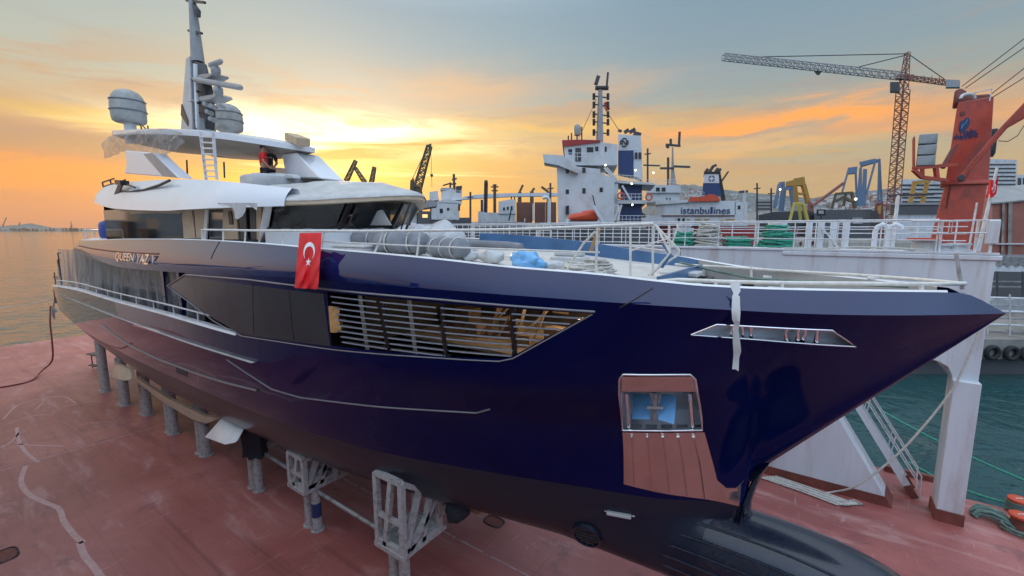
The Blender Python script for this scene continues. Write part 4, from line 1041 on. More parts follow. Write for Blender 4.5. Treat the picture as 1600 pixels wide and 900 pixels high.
for c,a,b in (((337,109),(326,103),(348,95)),((341,141),(303,124),(378,137))):
    mb=MB(); mb.lathe([(0,-.26),(.12,-.26),(.2,-.14),(.2,.08),(.1,.2),(0,.22)],pm(*c,-.3),14); g=mb.build('radar_gearbox',M['greymast'],mast_o,smooth=60)
    mb=MB(); mb.bar(pm(*a,-.5),pm(*b,-.2),.2,.24); mb.build('radar_scanner',M['greymast'],g,bevel=.08)
for c in ((322,164),(332,167),(344,166),(326,176),(331,187)):
    mb=MB(); q=pm(*c,-.4); mb.cyl(q+V((-.1,.2,0)),q+V((.12,-.15,.02)),.11,10); mb.build('mast_lamp',M['greymast'],mast_o,bevel=.03)
mb=MB(); mb.bb(pm(312,205,-.45),pm(332,190,.3)); mb.build('mast_foot',M['greymast'],mast_o,bevel=.04)
def dome(px,y0,y1,Y,lean,rad):
    X=cx(px,Y,(y0+y1)/2); b=atY(px,y1,Y); tp=atY(px,y0,Y); h=tp.z-b.z; r=rad
    mb=MB(); prof=[(0,0),(r*.8,0),(r*.93,.06),(r*.98,.2),(r,h*.45),(r*.97,h*.62),(r*.86,h*.79),(r*.66,h*.91),(r*.35,h*.98),(0,h)]
    rows=[]
    for rr,z in prof:
        rows.append([V((X,Y,b.z+z))+V((rr*math.cos(2*PI*k/36)*(1+.02*mnoise.noise(V((k*.9,z*2,X)))),rr*math.sin(2*PI*k/36)*(1+.02*mnoise.noise(V((k*.9,z*2,3)))),lean*rr*math.cos(2*PI*k/36))) for k in range(36)])
    mb.grid(rows,0,True); d=mb.build('satellite_dome',M['domecover'],yacht,smooth=60)
    mb=MB(); mb.cyl((X,Y,b.z-.9),(X,Y,b.z+.05),.24,12); mb.build('dome_pedestal',M['white'],d)
    for z in (h*.36,h*.66):
        rr=r*(1.0 if z<h*.5 else .965)+.012; mb=MB(); mb.tube([V((X+rr*math.cos(a),Y+rr*math.sin(a),b.z+z+lean*rr*math.cos(a))) for a in np.linspace(0,2*PI,40)[:-1]],.03,5,closed=True); mb.build('dome_strap',M['greybag'],d)
M['domecover']=mat('dome_cover',(.4,.4,.37),.7,var=.16,vs=2.5,bump=.9,bs=3.2,dirt=(.25,.25,.23),da=.6,ds=1.6)
dome(200,138,194,7.4,-.04,.67); dome(357,162,206,12.25,0,.72)
for a,b in (((207,192),(233,206)),((219,196),(222,208))):
    mb=MB(); mb.tube([atY(*a,7.3),atY((a[0]+b[0])/2,a[1]+2,7.2),atY(*b,7.3)],.03,6); mb.build('dome_cable',M['black'],yacht)
for px,y0,y1,Y in ((293,250,278,7.5),(351,253,278,8.),(232,196,207,7.6)):
    mb=MB(); mb.cyl(atY(px,y1,Y),atY(px-1,y0,Y),.035,6); mb.build('whip_aerial',M['black'],yacht)
mb=MB(); 
for a,b in (((160,285),(163,300)),((172,281),(175,293)),((160,285),(178,279)),((161,292),(177,287))): mb.bar(atY(*a,7.6),atY(*b,7.6),.06)
mb.build('flybridge_aft_rail',M['dsteel'],yacht)
# ------------------------------------------------------------------ ladder
t=thing('ladder','aluminium ladder leaning from the flybridge up to the hardtop edge','ladder',tuple(atY(330,281,6.95)))
b0,b1,t0,t1=atY(322,281,6.95),atY(339,281,6.95),atY(313,206,6.86),atY(333,207,6.86)
for a,b in ((b0,t0),(b1,t1)): mb=MB(); mb.bar(a,b,.08,.06); mb.build('stile',M['rail'],t)
for k in range(8):
    u=(k+.6)/8.4; mb=MB(); mb.bar(b0.lerp(t0,u),b1.lerp(t1,u),.05,.05); mb.build('rung',M['rail'],t)
# ------------------------------------------------------------------ people
def skinned(name,joints,edges,m,parent,sub=2):
    me=bpy.data.meshes.new(name); me.from_pydata([j[:3] for j in joints],edges,[]); me.materials.append(m)
    o=bpy.data.objects.new(name,me); COL.objects.link(o); o.parent=parent
    md=o.modifiers.new('skin','SKIN'); md.use_smooth_shade=True
    sv=me.skin_vertices[0].data if me.skin_vertices else None
    if sv is None:
        bm=bmesh.new(); bm.from_mesh(me); bm.verts.layers.skin.verify(); bm.to_mesh(me); bm.free(); sv=me.skin_vertices[0].data
    for i,j in enumerate(joints):
        r=j[3]; sv[i].radius=(r,r) if not isinstance(r,tuple) else r; sv[i].use_root=(i==0)
    s=o.modifiers.new('sub','SUBSURF'); s.levels=sub; s.render_levels=sub
    return o
def person(label,loc,rz,shirt,trousers,hairy,bend=0.):
    t=thing('person',label,'person',loc,rz); t.scale=(1.1,1.1,1.06)
    J=[(0,0,.95,.13),(0,0,1.15,.13),(0,.01,1.35,.145),(0,.01,1.45,.10),(0,.0,1.52,.055),(0,-.02,1.60,.075),(0,-.02,1.69,.085),(0,-.01,1.74,.06),
       (-.19,0,1.42,.06),(-.25,.02,1.16,.047),(-.22,-.14,.98,.034),(-.21,-.21,.93,.035),
       (.19,0,1.42,.06),(.25,.02,1.16,.047),(.20,-.18,1.02,.034),(.19,-.25,.99,.035),
       (-.10,0,.86,.095),(-.11,-.01,.48,.062),(-.12,.03,.09,.045),(-.12,-.12,.04,.04),
       (.10,0,.86,.095),(.11,-.01,.48,.062),(.12,.03,.09,.045),(.12,-.12,.04,.04)]
    E_=[(0,1),(1,2),(2,3),(3,4),(4,5),(5,6),(6,7),(3,8),(8,9),(9,10),(10,11),(3,12),(12,13),(13,14),(14,15),(0,16),(16,17),(17,18),(18,19),(0,20),(20,21),(21,22),(22,23)]
    k=len(J)
    for sx,base in ((-1,11),(1,15)):
        bx,by,bz,_=J[base]
        for i,(dx,dl) in enumerate(((-.03,.07),(-.01,.085),(.01,.08),(.03,.065))):
            J+= [(bx+dx,by-.04,bz-.01,.011),(bx+dx,by-.04-dl*.6,bz-.03,.009),(bx+dx,by-.05-dl*.8,bz-.06,.008)]; E_+=[(base,k),(k,k+1),(k+1,k+2)]; k+=3
        J+=[(bx-sx*.04,by-.02,bz+.01,.012),(bx-sx*.055,by-.06,bz-.01,.009)]; E_+=[(base,k),(k,k+1)]; k+=2
    body=skinned('body',J,E_,M['skin'],t)
    sh=[(0,0,.93,.145),(0,0,1.15,.145),(0,.01,1.35,.16),(0,.01,1.455,.105),(-.2,0,1.42,.075),(-.24,.02,1.2,.062),(.2,0,1.42,.075),(.24,.02,1.2,.062)]
    skinned('shirt',sh,[(0,1),(1,2),(2,3),(3,4),(4,5),(3,6),(6,7)],shirt,t)
    tr_=[(0,0,.93,.14),(-.10,0,.84,.105),(-.11,-.01,.48,.075),(-.12,.03,.1,.065),(.10,0,.84,.105),(.11,-.01,.48,.075),(.12,.03,.1,.065)]
    skinned('trousers',tr_,[(0,1),(1,2),(2,3),(0,4),(4,5),(5,6)],trousers,t)
    for s in (-1,1):
        mb=MB(); mb.ball((s*.12,-.06,.05),.06,10,0,(.8,2.,.75)); mb.build('shoe',M['black'],t,local=True,smooth=60)
        mb=MB(); mb.ball((s*.032,-.1,1.665),.012,8); mb.build('eye',M['black'],t,local=True)
        mb=MB(); mb.ball((s*.088,-.015,1.65),.022,8,0,(.5,.8,1.3)); mb.build('ear',M['skin'],t,local=True)
    mb=MB(); mb.ball((0,-.112,1.64),.018,8,0,(.8,1,1.3)); mb.build('nose',M['skin'],t,local=True)
    mb=MB(); mb.ball((0,-.1,1.605),.016,8,0,(1.6,.5,.4)); mb.build('mouth',M['rustred'],t,local=True)
    mb=MB(); mb.ball((0,.005,1.70),.1,14,0,(.95,1.03,.85),.08); mb.build('hair',M['hair'],t,local=True,smooth=60)
    return t
person('person in a red shirt standing on the flybridge with back turned',(cx(412,9.0,250),9.0,11.38),PI*.85,M['redshirt'],M['darkcloth'],1)
person('person in dark clothes half hidden behind the red shirted one',(cx(420,9.3,250),9.3,11.4),PI*.3,M['darkcloth'],M['darkcloth'],1)
# ------------------------------------------------------------------ foredeck rail
mb=MB()
rx=[x for x in np.arange(-15.6,-2.3,.35)]
def rp(x,z): return V((x,YC-f_wr(x)+.08,z))
f_rt=tab((-15.6,10.0),(-9,9.97),(-5,10.0),(-2.2,10.1))
P=[rp(x,f_rt(x)) for x in rx]; mb.tube([rp(-15.6,9.72)]+P,.028,8)
mb.build('foredeck_top_rail',M['wrap'],yacht,smooth=60)
mb=MB(); mb.tube([rp(x,lerp(9.74,9.62,(x+9.4)/6.)) for x in np.arange(-9.4,-3.1,.3)],.018,6); mb.build('foredeck_mid_rail',M['wrap'],yacht,smooth=60)
for x,dx in ((-15.6,0),(-14.2,.05),(-12.9,.1),(-11.,.12),(-9.35,.12),(-7.7,.3),(-6.6,.1),(-3.15,.0)):
    mb=MB(); mb.tube([rp(x,f_zr(x)),rp(x+dx,f_rt(x))],.022,6); mb.build('rail_post',M['wrap'],yacht)
# stair frame at the forward step
def fr(pts,m,r=.022,Y=8.,nm='step_handrail'):
    mb=MB(); mb.tube([atY(*p,Y) for p in pts],r,6); return mb.build(nm,m,yacht)
fr(((985,431),(985,353)),M['wrap'],.022,7.9); fr(((1020,431),(1020,352)),M['wrap'],.022,8.4)
fr(((880,430),(912,380),(930,362)),M['wrap'],.022,7.3); fr(((985,353),(1025,352),(1047,395),(1026,420),(1016,430)),M['wrap'],.024,8.3)
fr(((1025,353),(1062,392),(1060,398),(1012,430)),M['wrap'],.024,8.9); fr(((1035,380),(1048,398),(1034,418)),M['bluefilm'],.03,8.5)
fr(((1046,352),(1046,400)),M['wrap'],.018,9.2); fr(((1060,352),(1046,392)),M['wrap'],.018,9.4); fr(((930,368),(922,392)),M['yellow'],.02,9.6,'yellow_strap'); fr(((940,353),(925,392)),M['yellow'],.015,10.2,'yellow_strap')
fr(((985,392),(1020,380),(1046,372)),M['wrap'],.016,8.2); fr(((985,385),(1047,392)),M['wrap'],.016,10.5)
# bow pipes
def pipe(pts,Ys,r,m,nm):
    mb=MB(); mb.tube([atY(*p,y) for p,y in zip(pts,Ys)],r,8); return mb.build(nm,m,yacht,smooth=60)
pipe(((1024,444),(1026,440),(1060,437),(1130,440),(1220,442),(1330,443),(1450,444),(1508,443)),(7.8,7.82,7.95,8.2,8.5,8.95,9.5,9.95),.035,M['wrap'],'bow_rail')
pipe(((1055,413),(1130,417),(1220,423),(1330,429),(1430,436),(1508,443)),(12.4,12.1,11.7,11.2,10.7,9.95),.03,M['wrap'],'bow_rail')
pipe(((1062,410),(1120,424),(1180,436),(1300,442),(1420,448)),(11.6,11.,10.5,10.2,10.),.028,M['greyrope'],'bow_line')
pipe(((1494,396),(1499,430),(1504,452)),(10.02,10.0,10.),.028,M['galv'],'bow_staff')
for x,y0,y1,Y in ((1118,438,448,8.15),(1222,441,453,8.5),(1440,444,456,9.45),(1174,416,434,11.9),(1308,428,440,11.3),(1358,432,446,11.)):
    mb=MB(); mb.cyl(atY(x,y1,Y),atY(x,y0,Y),.03,8); mb.build('bow_rail_post',M['wrap'],yacht)
for i,(x,y,Y) in enumerate(((1200,430,11.8),(1210,447,8.45),(1365,431,11.),(1090,441,8.1))):
    mb=MB(); q=atY(x,y,Y); mb.grid([[q+V((dx,-.06-.03*math.sin(k*2.+dx*9),-.05*k)) for dx in (-.09,-.03,.03,.09)] for k in range(5)]); mb.build('tape_wrap',M['film'],yacht)
# ------------------------------------------------------------------ flags
def flag_cloth(name,label,fn,nu,nv,w,h,horizontal):
    t=thing(name,label,'flag',tuple(fn(.5,0.,0)))
    mb=MB(); mb.grid([[fn(u,v,0) for u in np.linspace(0,1,nu)] for v in np.linspace(0,1,nv)]); mb.build('flag_cloth',M['flag'],t,smooth=80)
    # G = fly (long side) 1.5, hoist 1; crescent and star in flag units, mapped by fn
    def uv(gx,gy): return (gx/1.5,gy) if horizontal else (1-gy,gx/1.5)
    def both(poly,nm):
        for off in (.012,-.012):
            mb=MB(); mb.add([fn(*uv(x,y),off) for x,y in poly[0]],poly[1]); mb.build(nm,M['flagw'],t,smooth=80,recalc=False)
    N=26; O1=[(.5+.25*math.cos(a),.5+.25*math.sin(a)) for a in np.linspace(.62,2*PI-.62,N)]
    c2,r2=.5625,.2; I1=[]
    for a in np.linspace(.99,2*PI-.99,N): I1.append((c2+r2*math.cos(a),.5+r2*math.sin(a)))
    I1[0]=O1[0]; I1[-1]=O1[-1]
    both((O1+I1,[(i,i+1,N+i+1,N+i) for i in range(N-1)]),'crescent')
    st=[]
    for k in range(10):
        r=.125 if k%2==0 else .048; a=PI+k*PI/5; st.append((.79+r*math.cos(a),.5+r*math.sin(a)))
    both(([(.79,.5)]+st,[(0,1+k,1+(k+1)%10) for k in range(10)]),'star')
    return t
FP=[(468.,364.),(503.,363.5),(497.,452.),(460.,450.)]
def fl(u,v,off):
    a=[lerp(FP[0][k],FP[1][k],u) for k in (0,1)]; b=[lerp(FP[3][k],FP[2][k],u) for k in (0,1)]
    px,py=lerp(a[0],b[0],v),lerp(a[1],b[1],v)
    Yt=YC-f_wr(-10.2)+.02; Yb=YC-f_wk(-9.6)-.06
    sag=.03*math.sin(u*PI*4+1.0)*(1-.5*v)+.06*math.sin((u-.5*v)*PI*2.6)*v+.03*math.sin((u+v)*PI*5)*v
    Y=lerp(Yt,Yb,min(1,v*1.15)**.8)-.19+sag*.8-off
    return atY(px,py,Y)
flag_cloth('hanging_flag','large red flag with white crescent and star draped over the yacht foredeck rail',fl,34,44,1,1.5,False)
# ------------------------------------------------------------------ tape strip on the bow
k0=hull_hit(1150,484); mb=MB(); rows=[]
for i,(y,xl,xr) in enumerate(((441,1140,1156),(452,1143,1157),(458,1146,1153),(463,1144,1156),(485,1143,1157),(500,1144,1156),(505,1147,1156),(512,1145,1154),(535,1145,1157),(549,1146,1158),(556,1146,1155),(577,1144,1154))):
    Y=YC-f_wr(-1.4)+.0 if y<450 else (k0.y-.03-.02*math.sin(i*1.7))
    if 450<=y<470: Y=lerp(YC-f_wr(-1.4)-.05,k0.y-.03,(y-450)/25)
    rows.append([atY(xl,y,Y),atY((xl+xr)/2,y,Y-.015*math.cos(i)),atY(xr,y+(3 if i%3 else 0),Y+.01*math.sin(i*2))])
mb.grid(rows); mb.build('tape_strip',M['film'],None,smooth=40,label='long grey white tape strip hanging down from the bow rail over the hull',cat='tape')
# ------------------------------------------------------------------ things lying on the foredeck
def bale(px,py,Y,L,r,ang,label,m,straps=2,flat=.85):
    c=atY(px,py,Y); zb_=deckz(c.x)
    t=thing('wrapped_bale',label,'bundle',(c.x,c.y,zb_),ang,'wrapped bundles on the foredeck')
    mb=MB(); rows=[]
    n=22
    for i in range(n+1):
        x=-L/2+L*i/n; e=min(1,math.sqrt(max(0,1-(abs(2*i/n-1))**5))); rr=r*max(.04,e)
        for s in range(straps):
            sx=-L/2+L*(s+.75)/(straps+.5); rr*=1-.14*math.exp(-((x-sx)/.08)**2)
        rows.append([V((x,rr*math.cos(2*PI*k/20)*(1+.2*mnoise.fractal(V((x*2.2,k*.5,px*.1)),1.,2.,4)),r*flat+flat*rr*math.sin(2*PI*k/20)*(1+.2*mnoise.fractal(V((x*2.2,k*.5,px*.2)),1.,2.,4)))) for k in range(20)])
    mb.grid(rows,0,True); mb.build('padding',m,t,local=True,smooth=70)
    for s in range(straps):
        sx=-L/2+L*(s+.75)/(straps+.5); mb=MB(); mb.tube([V((sx,r*.9*math.cos(a),r*flat+flat*r*.9*math.sin(a))) for a in np.linspace(0,2*PI,25)[:-1]],.022,5,closed=True); mb.build('strap',M['rope'],t,local=True)
    return t
bale(628,389,8.3,1.65,0.41,.35,'dark grey wrapped bundle in the front row between two paler ones',M['greybag'])
bale(700,392,8.4,1.38,0.34,-.1,'striped grey wrapped bundle at the forward end of the row',M['greybag'],3)
bale(585,385,9.0,1.65,0.41,.2,'grey bundle half covered by a pale sheet beside the rail',M['greybag'],1)
bale(660,372,9.9,1.98,0.48,.3,'tall pale bundle behind the dark grey front row',M['lightbag'],2)
bale(700,372,10.4,1.54,0.44,-.4,'pale rounded bundle furthest forward of the back row',M['lightbag'],2)
bale(600,372,10.3,1.87,0.46,.1,'long pale bundle behind the crate nearest the windscreen',M['lightbag'],2)
# crumpled cover thrown over the back row
mb=MB(); rows=[]
for j,yy in enumerate(np.linspace(8.9,11.6,26)):
    rw=[]
    for xx in np.linspace(-14.2,-9.4,44):
        e=min(1,(xx+14.2)/.5,(-9.4-xx)/.5,(yy-8.9)/.5,(11.6-yy)/.5)
        z=deckz(xx)+.02+max(0,e)**.6*(.62+.18*math.sin(xx*2.1+yy)+.12*math.sin(yy*4+xx))+.13*mnoise.fractal(V((xx*1.6,yy*2.2,3)),1.,2.2,5)*max(.15,e)
        rw.append((xx+.1*mnoise.noise(V((xx,yy,7))),yy+.2*mnoise.noise(V((xx,yy,9))),max(z,deckz(xx)+.01)))
    rows.append(rw)
mb.grid(rows); mb.build('cover_sheet',M['lightbag'],None,smooth=80,label='big crumpled pale grey cover thrown over gear ahead of the yacht windscreen',cat='cover')
t=thing('folding_crate','low pale plastic covered crate on the foredeck just forward of the flag','crate',(atY(545,400,7.6).x,7.9,9.06))
c=atY(545,400,7.6); mb=MB(); mb.box((c.x,7.9,9.3),(1.5,.7,.45)); mb.build('box',M['lightbag'],t,bevel=.04); mb=MB(); mb.box((c.x,7.9,9.55),(1.56,.76,.06)); mb.build('lid',M['film'],t,bevel=.015)
def lump(name,px,py,Y,r,sc,m,label,cat,z=None,j=.3):
    c=atY(px,py,Y); z=deckz(c.x)
    mb=MB(); mb.ball((c.x,c.y,z+r*sc[2]*.72),r,26,0,(sc[0],sc[1],sc[2]*.85),j); rn_=V((px*.37,py*.11,1)); mb.v=[tuple(V(p)+(V(p)-V((c.x,c.y,z+.1)))*(.30*mnoise.fractal(V(p)*4.+rn_,1.,2.,4)-.12*abs(mnoise.noise(V(p)*9+rn_)))) for p in mb.v]; mb.v=[(p[0],p[1],max(p[2],z+.004)) for p in mb.v]; return mb.build(name,m,None,smooth=80,label=label,cat=cat)
lump('white_sack',733,396,8.6,.24,(1.1,.8,.7),M['film'],'small white sack right beside the striped grey bundle','sack')
lump('white_sack',769,394,8.7,.28,(1.1,.8,.85),M['film'],'larger white sack lying between the small sack and blue bag','sack')
lump('blue_bag',823,398,8.6,.34,(1.15,.8,.75),M['bluebag'],'crumpled light blue plastic bag on the foredeck','bag',j=.5)
lump('white_sack',862,400,9.0,.25,(1.2,.8,.6),M['film'],'limp white sack immediately forward of the blue bag','sack')
mb=MB(); mb.tube([atY(x,y,10.3) for x,y in ((715,383),(750,381),(790,383),(815,386))],.11,10); mb.build('foam_roll',M['greybag'],None,smooth=70,label='long grey foam roll behind the white sacks',cat='foam roll')
mb=MB(); q=atY(890,388,10.); mb.box((q.x,10.,9.2),(.9,.5,.28)); mb.box((q.x,10.,9.4),(.7,.4,.12)); mb.build('white_box',M['film'],None,bevel=.03,label='low white box stacked behind the rope heap',cat='box')
mb=MB(); q=atY(1065,410,10.6); mb.box((q.x,10.6,8.5),(.8,.5,.3)); mb.box((q.x,10.6,9.0),(.85,.55,.12)); mb.bar((q.x-.3,10.6,8.4),(q.x-.3,10.6,9.),.1); mb.bar((q.x+.3,10.6,8.4),(q.x+.3,10.6,9.),.1); mb.build('white_bench',M['film'],None,bevel=.03,label='white wrapped bench in the forward well beside the step rails',cat='bench')
def coil(px,py,Y,R,layers,m,label,r=.03,z=9.06,name='rope_coil',seed=1,conic=.0,squash=1.,group=None,wob=.12):
    rnd=random.Random(seed); c=atY(px,py,Y) if py else V((px,Y,z)); pts=[]
    n=layers*26; ph=rnd.random()*6
    for i in range(n):
        a=2*PI*i/26; f=i/n; rr=R*(1-conic*f)*(1+wob*math.sin(i*.9+ph)*rnd.random()+wob*.7*(rnd.random()-.5))
        pts.append(V((c.x+rr*math.cos(a),c.y+rr*squash*math.sin(a),z+r+f*layers*r*1.5+rnd.random()*r*.8)))
    mb=MB(); mb.tube(pts,r,5); return mb.build(name,m,None,smooth=70,label=label,cat='rope',group=group)
def heap(px,py,Y,R,loops,m,label,r,seed,hgt,z=None,name='rope_coil',conic=.45,group=None,cat='rope'):
    rn=random.Random(seed); c=atY(px,py,Y); z=deckz(c.x) if z is None else z; pts=[]
    for k in range(loops):
        f=k/loops; rr=R*(1-conic*f)*rn.uniform(.72,1.08); ox,oy=rn.uniform(-.18,.18)*R,rn.uniform(-.18,.18)*R; ta,tm=rn.random()*6.3,rn.uniform(.02,.24)*(1-f*.3); el=rn.uniform(.8,1.1)
        for j in range(20):
            a=2*PI*j/20+k*.3; x,y=rr*math.cos(a),rr*el*math.sin(a)
            zz=z+r+f*hgt+max(-f*hgt*.7,tm*(x*math.cos(ta)+y*math.sin(ta)))+rn.random()*r*.5
            pts.append(V((c.x+ox+x,c.y+oy+y,max(z+r,zz))))
    mb=MB(); mb.tube(pts,r,5); return mb.build(name,m,None,smooth=70,label=label,cat=cat,group=group)
heap(905,413,8.2,.46,26,M['rope'],'white rope heaped in loose coils on the foredeck by the step',.024,3,.25)
heap(935,402,9.2,.38,20,M['rope'],'smaller white rope coil right behind the large loose heap',.024,5,.3)
# plastic curtain over the open side deck
mb=MB(); rows=[]
for v in np.linspace(0,1,12):
    rw=[]
    for x in np.arange(-36.5,-16.6,.09):
        zt=f_zk(max(x,-29.3))+.02; zt=min(zt,8.9); w=.11*math.sin(x*6.1+.6*math.sin(x*1.7))+.05*math.sin(x*2.3+1)+.08*mnoise.noise(V((x*1.3,v*2,0)))
        rw.append((x,YC-3.85-.12*v+w*(.5+.5*v),lerp(zt,6.62,v)))
    rows.append(rw)
mb.grid(rows); mb.build('plastic_curtain',M['plastic'],None,smooth=80,label='long pleated plastic curtain hanging along the open aft side deck of the yacht',cat='plastic sheet')
for x in (-19.9,-18.4):
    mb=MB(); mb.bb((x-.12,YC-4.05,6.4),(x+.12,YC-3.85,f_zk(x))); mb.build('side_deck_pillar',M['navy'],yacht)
# ================================================================== FLOATING DOCK
g=MB(); g.bb((-57.3,-.12,-3),(4.6,23.35,0)); g.bb((4.6,-.12,-3),(15,22.35,0)); g.build('dock_deck',M['dock'],None,kind='structure',smooth=0)
g=MB(); g.bb((-57.3,-6,-3),(15,-.12,8.7)); g.bb((-57.3,-.2,8.3),(15,-.1,8.4)); g.build('dock_side_wall',M['dockwhite'],None,kind='structure',smooth=0)
w=MB(); ws=(-14000,-3000,-600,-100,0,100,600,3000,14000); w.grid([[(x,y,-1.6) for x in ws] for y in ws]); w.build('harbour_water',M['water'],None,kind='structure',smooth=0)
def strip(pts,wd,z,m,name='painted_line',jit=0.):
    mb=MB(); L_=[];R_=[]
    for i,p in enumerate(pts):
        a=pts[max(i-1,0)]; b=pts[min(i+1,len(pts)-1)]; d=V((b[0]-a[0],b[1]-a[1],0)).normalized(); n=V((-d.y,d.x,0))*(wd/2*(1+jit*(random.random()-.5)))
        q=V((p[0],p[1],z)); L_.append(q+n); R_.append(q-n)
    mb.grid([L_,R_]); return mb.build(name,m,None,kind='structure',smooth=0)
def gp(*P): return [atZ(x,y) for x,y in P]
def dens(P,n=8):
    out=[]
    for i in range(len(P)-1):
        for k in range(n): out.append(P[i].lerp(P[i+1],k/n))
    return out+[P[-1]]
def smooth_(P,n=10):
    Q=[]
    for i in range(len(P)-1):
        a,b,c,d=P[max(i-1,0)],P[i],P[i+1],P[min(i+2,len(P)-1)]
        for k in range(n): t=k/n; Q.append(.5*((2*b)+(c-a)*t+(2*a-5*b+4*c-d)*t*t+(3*b-a-3*c+d)*t**3))
    return Q+[P[-1]]
cr=gp((-40,747),(258,663)); d=(cr[1]-cr[0]); strip(dens([cr[0],cr[0]+d*1.15],30),.05,.004,M['mark'],jit=.6)
for x0,x1 in ((-36,-9.1),(-8.9,-7.95),(-7.8,-4.5),(-4.4,0.5)): strip([V((x,9.84,0)) for x in np.linspace(x0,x1,12)],.05,.004,M['mark'],jit=.7)
for pts,wd in ((((40,728),(33,752),(45,772),(70,785),(92,795),(100,815),(118,838),(130,848)),.16),(((124,847),(132,868),(146,885),(160,905)),.17),(((26,668),(30,690),(42,708),(60,722)),.13),(((30,694),(60,696),(100,697)),.09),(((5,655),(30,632),(70,622),(100,620),(118,630)),.07),(((12,662),(50,650),(84,648)),.06),(((100,636),(140,628),(160,627)),.06),(((50,632),(70,624),(56,640)),.05),(((0,700),(18,690),(30,676)),.08)):
    strip(smooth_(gp(*pts)),wd,.004,M['mark2'],'chalk_mark',jit=.0)
for i,(cx_,cy_,s,lab) in enumerate(((772,815,.36,'oval bolted manhole on the red deck beside the dashed line'),(8,868,.40,'oval bolted manhole on the red deck at the lower left edge'))):
    c=atZ(cx_,cy_); t=thing('manhole_cover',lab,'manhole',(c.x,c.y,0))
    E_=lambda k,f: V((c.x+f*s*(abs(math.cos(k))**.6)*math.copysign(1,math.cos(k)),c.y+f*s*.68*(abs(math.sin(k))**.6)*math.copysign(1,math.sin(k)),.012))
    ks=np.linspace(0,2*PI,41)[:-1]
    mb=MB(); mb.tube([E_(k,1.) for k in ks],.022,5,closed=True); mb.build('rim',M['dsteel'],t)
    mb=MB(); mb.add([E_(k,.86)-V((0,0,.005)) for k in ks],[list(range(40))]); mb.build('plate',M['rustred'],t)
    for k in ks[::2]: mb=MB(); q=E_(k,.93); mb.cyl(q,q+V((0,0,.03)),.018,6); mb.build('bolt',M['dsteel'],t)
# the opposite quay at the camera's back (it shows in the paint's reflections)
oq=MB(); rn=random.Random(12)
oq.bb((-1010,-70,-3),(90,-40,1.2))
x=-1000
while x<80:
    w_=rn.uniform(5,16)*(1 if x>-200 else 2.2); hh=rn.choice((4,6,7,9,12,15)); oq.bb((x,-60-rn.random()*5,1.2),(x+w_,-46+rn.random()*3,1.2+hh))
    for k in range(int(w_//3) if x>-250 else 0): oq.bb((x+.6+k*3,-45.9+0,1.2+hh*.35),(x+2.2+k*3,-42.6,1.2+hh*.75),1)
    x+=w_+rn.uniform(0,6)
for x in (-600,-420,-300,-210,-120,-64,-30,8,40):
    oq.bar((x,-44,1),(x,-44,20),1.2,mi=2); oq.bar((x,-44,19),(x+rn.uniform(-16,16),-44,26),1.,mi=2)
oq.build('opposite_quay',[M['shed'],M['farglass'],M['dsteel']],None,kind='structure',smooth=0)
# ------------------------------------------------------------------ far wing wall
YL=20.28
ww=thing('dock_wing_wall','long white upper side wall of the floating dock behind the yacht','dock wall',(-25,22,0))
mb=MB(); prof=[(-62,9.2),(4.62,9.2),(4.62,5.0),(3.99,5.0),(3.97,5.15),(3.85,5.4),(3.6,5.55),(3.2,5.6),(-62,5.6)]
mb.prism([(x,YL,z) for x,z in prof],(0,3.4,0)); mb.build('wall_panel',M['dockwhite'],ww,bevel=.02)
mb=MB(); mb.bb((-62,YL-.05,9.2),(4.68,YL+.2,9.27)); mb.build('deck_edge',M['dockwhite'],ww)
mb=MB(); mb.bb((-1.2,YL-.06,9.02),(4.75,YL-.003,9.19)); mb.build('edge_fender',M['dockwhite'],ww,bevel=.03)
for x in (-5.05,-17): mb=MB(); mb.bb((x,YL-.004,5.6),(x+.02,YL+.1,9.19)); mb.build('panel_seam',M['dsteel'],ww)
mb=MB(); mb.bb((2.4,YL-.01,5.75),(3.5,YL+.1,6.45)); mb.build('red_patch',M['shedred'],ww,bevel=.1)
mb=MB(); mb.bb((3.99,20.05,.0),(4.66,20.9,5.02)); lg=mb.build('end_column',M['dockwhite'],ww,bevel=.02)
mb=MB(); mb.bb((3.95,20.01,0),(4.70,20.94,.42)); mb.build('column_foot',M['rustred'],lg,bevel=.01)
mb=MB(); Bf=[V((-9,20.,0)),V((2.82,20.,0)),V((-.52,20.,5.6)),V((-9,20.,5.6))]; Bb=[V((-9,21.,0)),V((2.95,21.,0)),V((-.40,21.,5.6)),V((-9,21,5.6))]
mb.grid([Bf,Bb],0,True); mb.add(Bf,[(0,1,2,3)]); mb.add(Bb,[(3,2,1,0)]); bt=mb.build('buttress',M['dockwhite'],ww,smooth=0)
mb=MB(); mb.prism([(-9,19.99,0),(2.84,19.99,0),(2.62,19.99,.38),(-9,19.99,.38)],(0,-.006,0)); mb.prism([(2.84,19.985,0),(2.965,21.,0),(2.745,21.,.38),(2.62,19.985,.38)],(.006,0,.004)); mb.build('buttress_foot',M['rustred'],bt)
mb=MB(); mb.bb((-57,21,-3),(-9,23.3,5.62)); mb.build('lower_wall',M['dockwhite'],ww)
mb=MB(); mb.bb((2.9,23.1,0),(4.5,23.3,.22)); mb.build('deck_kerb',M['rustred'],None,label='low red kerb at the deck edge between staircase foot and white column',cat='kerb')
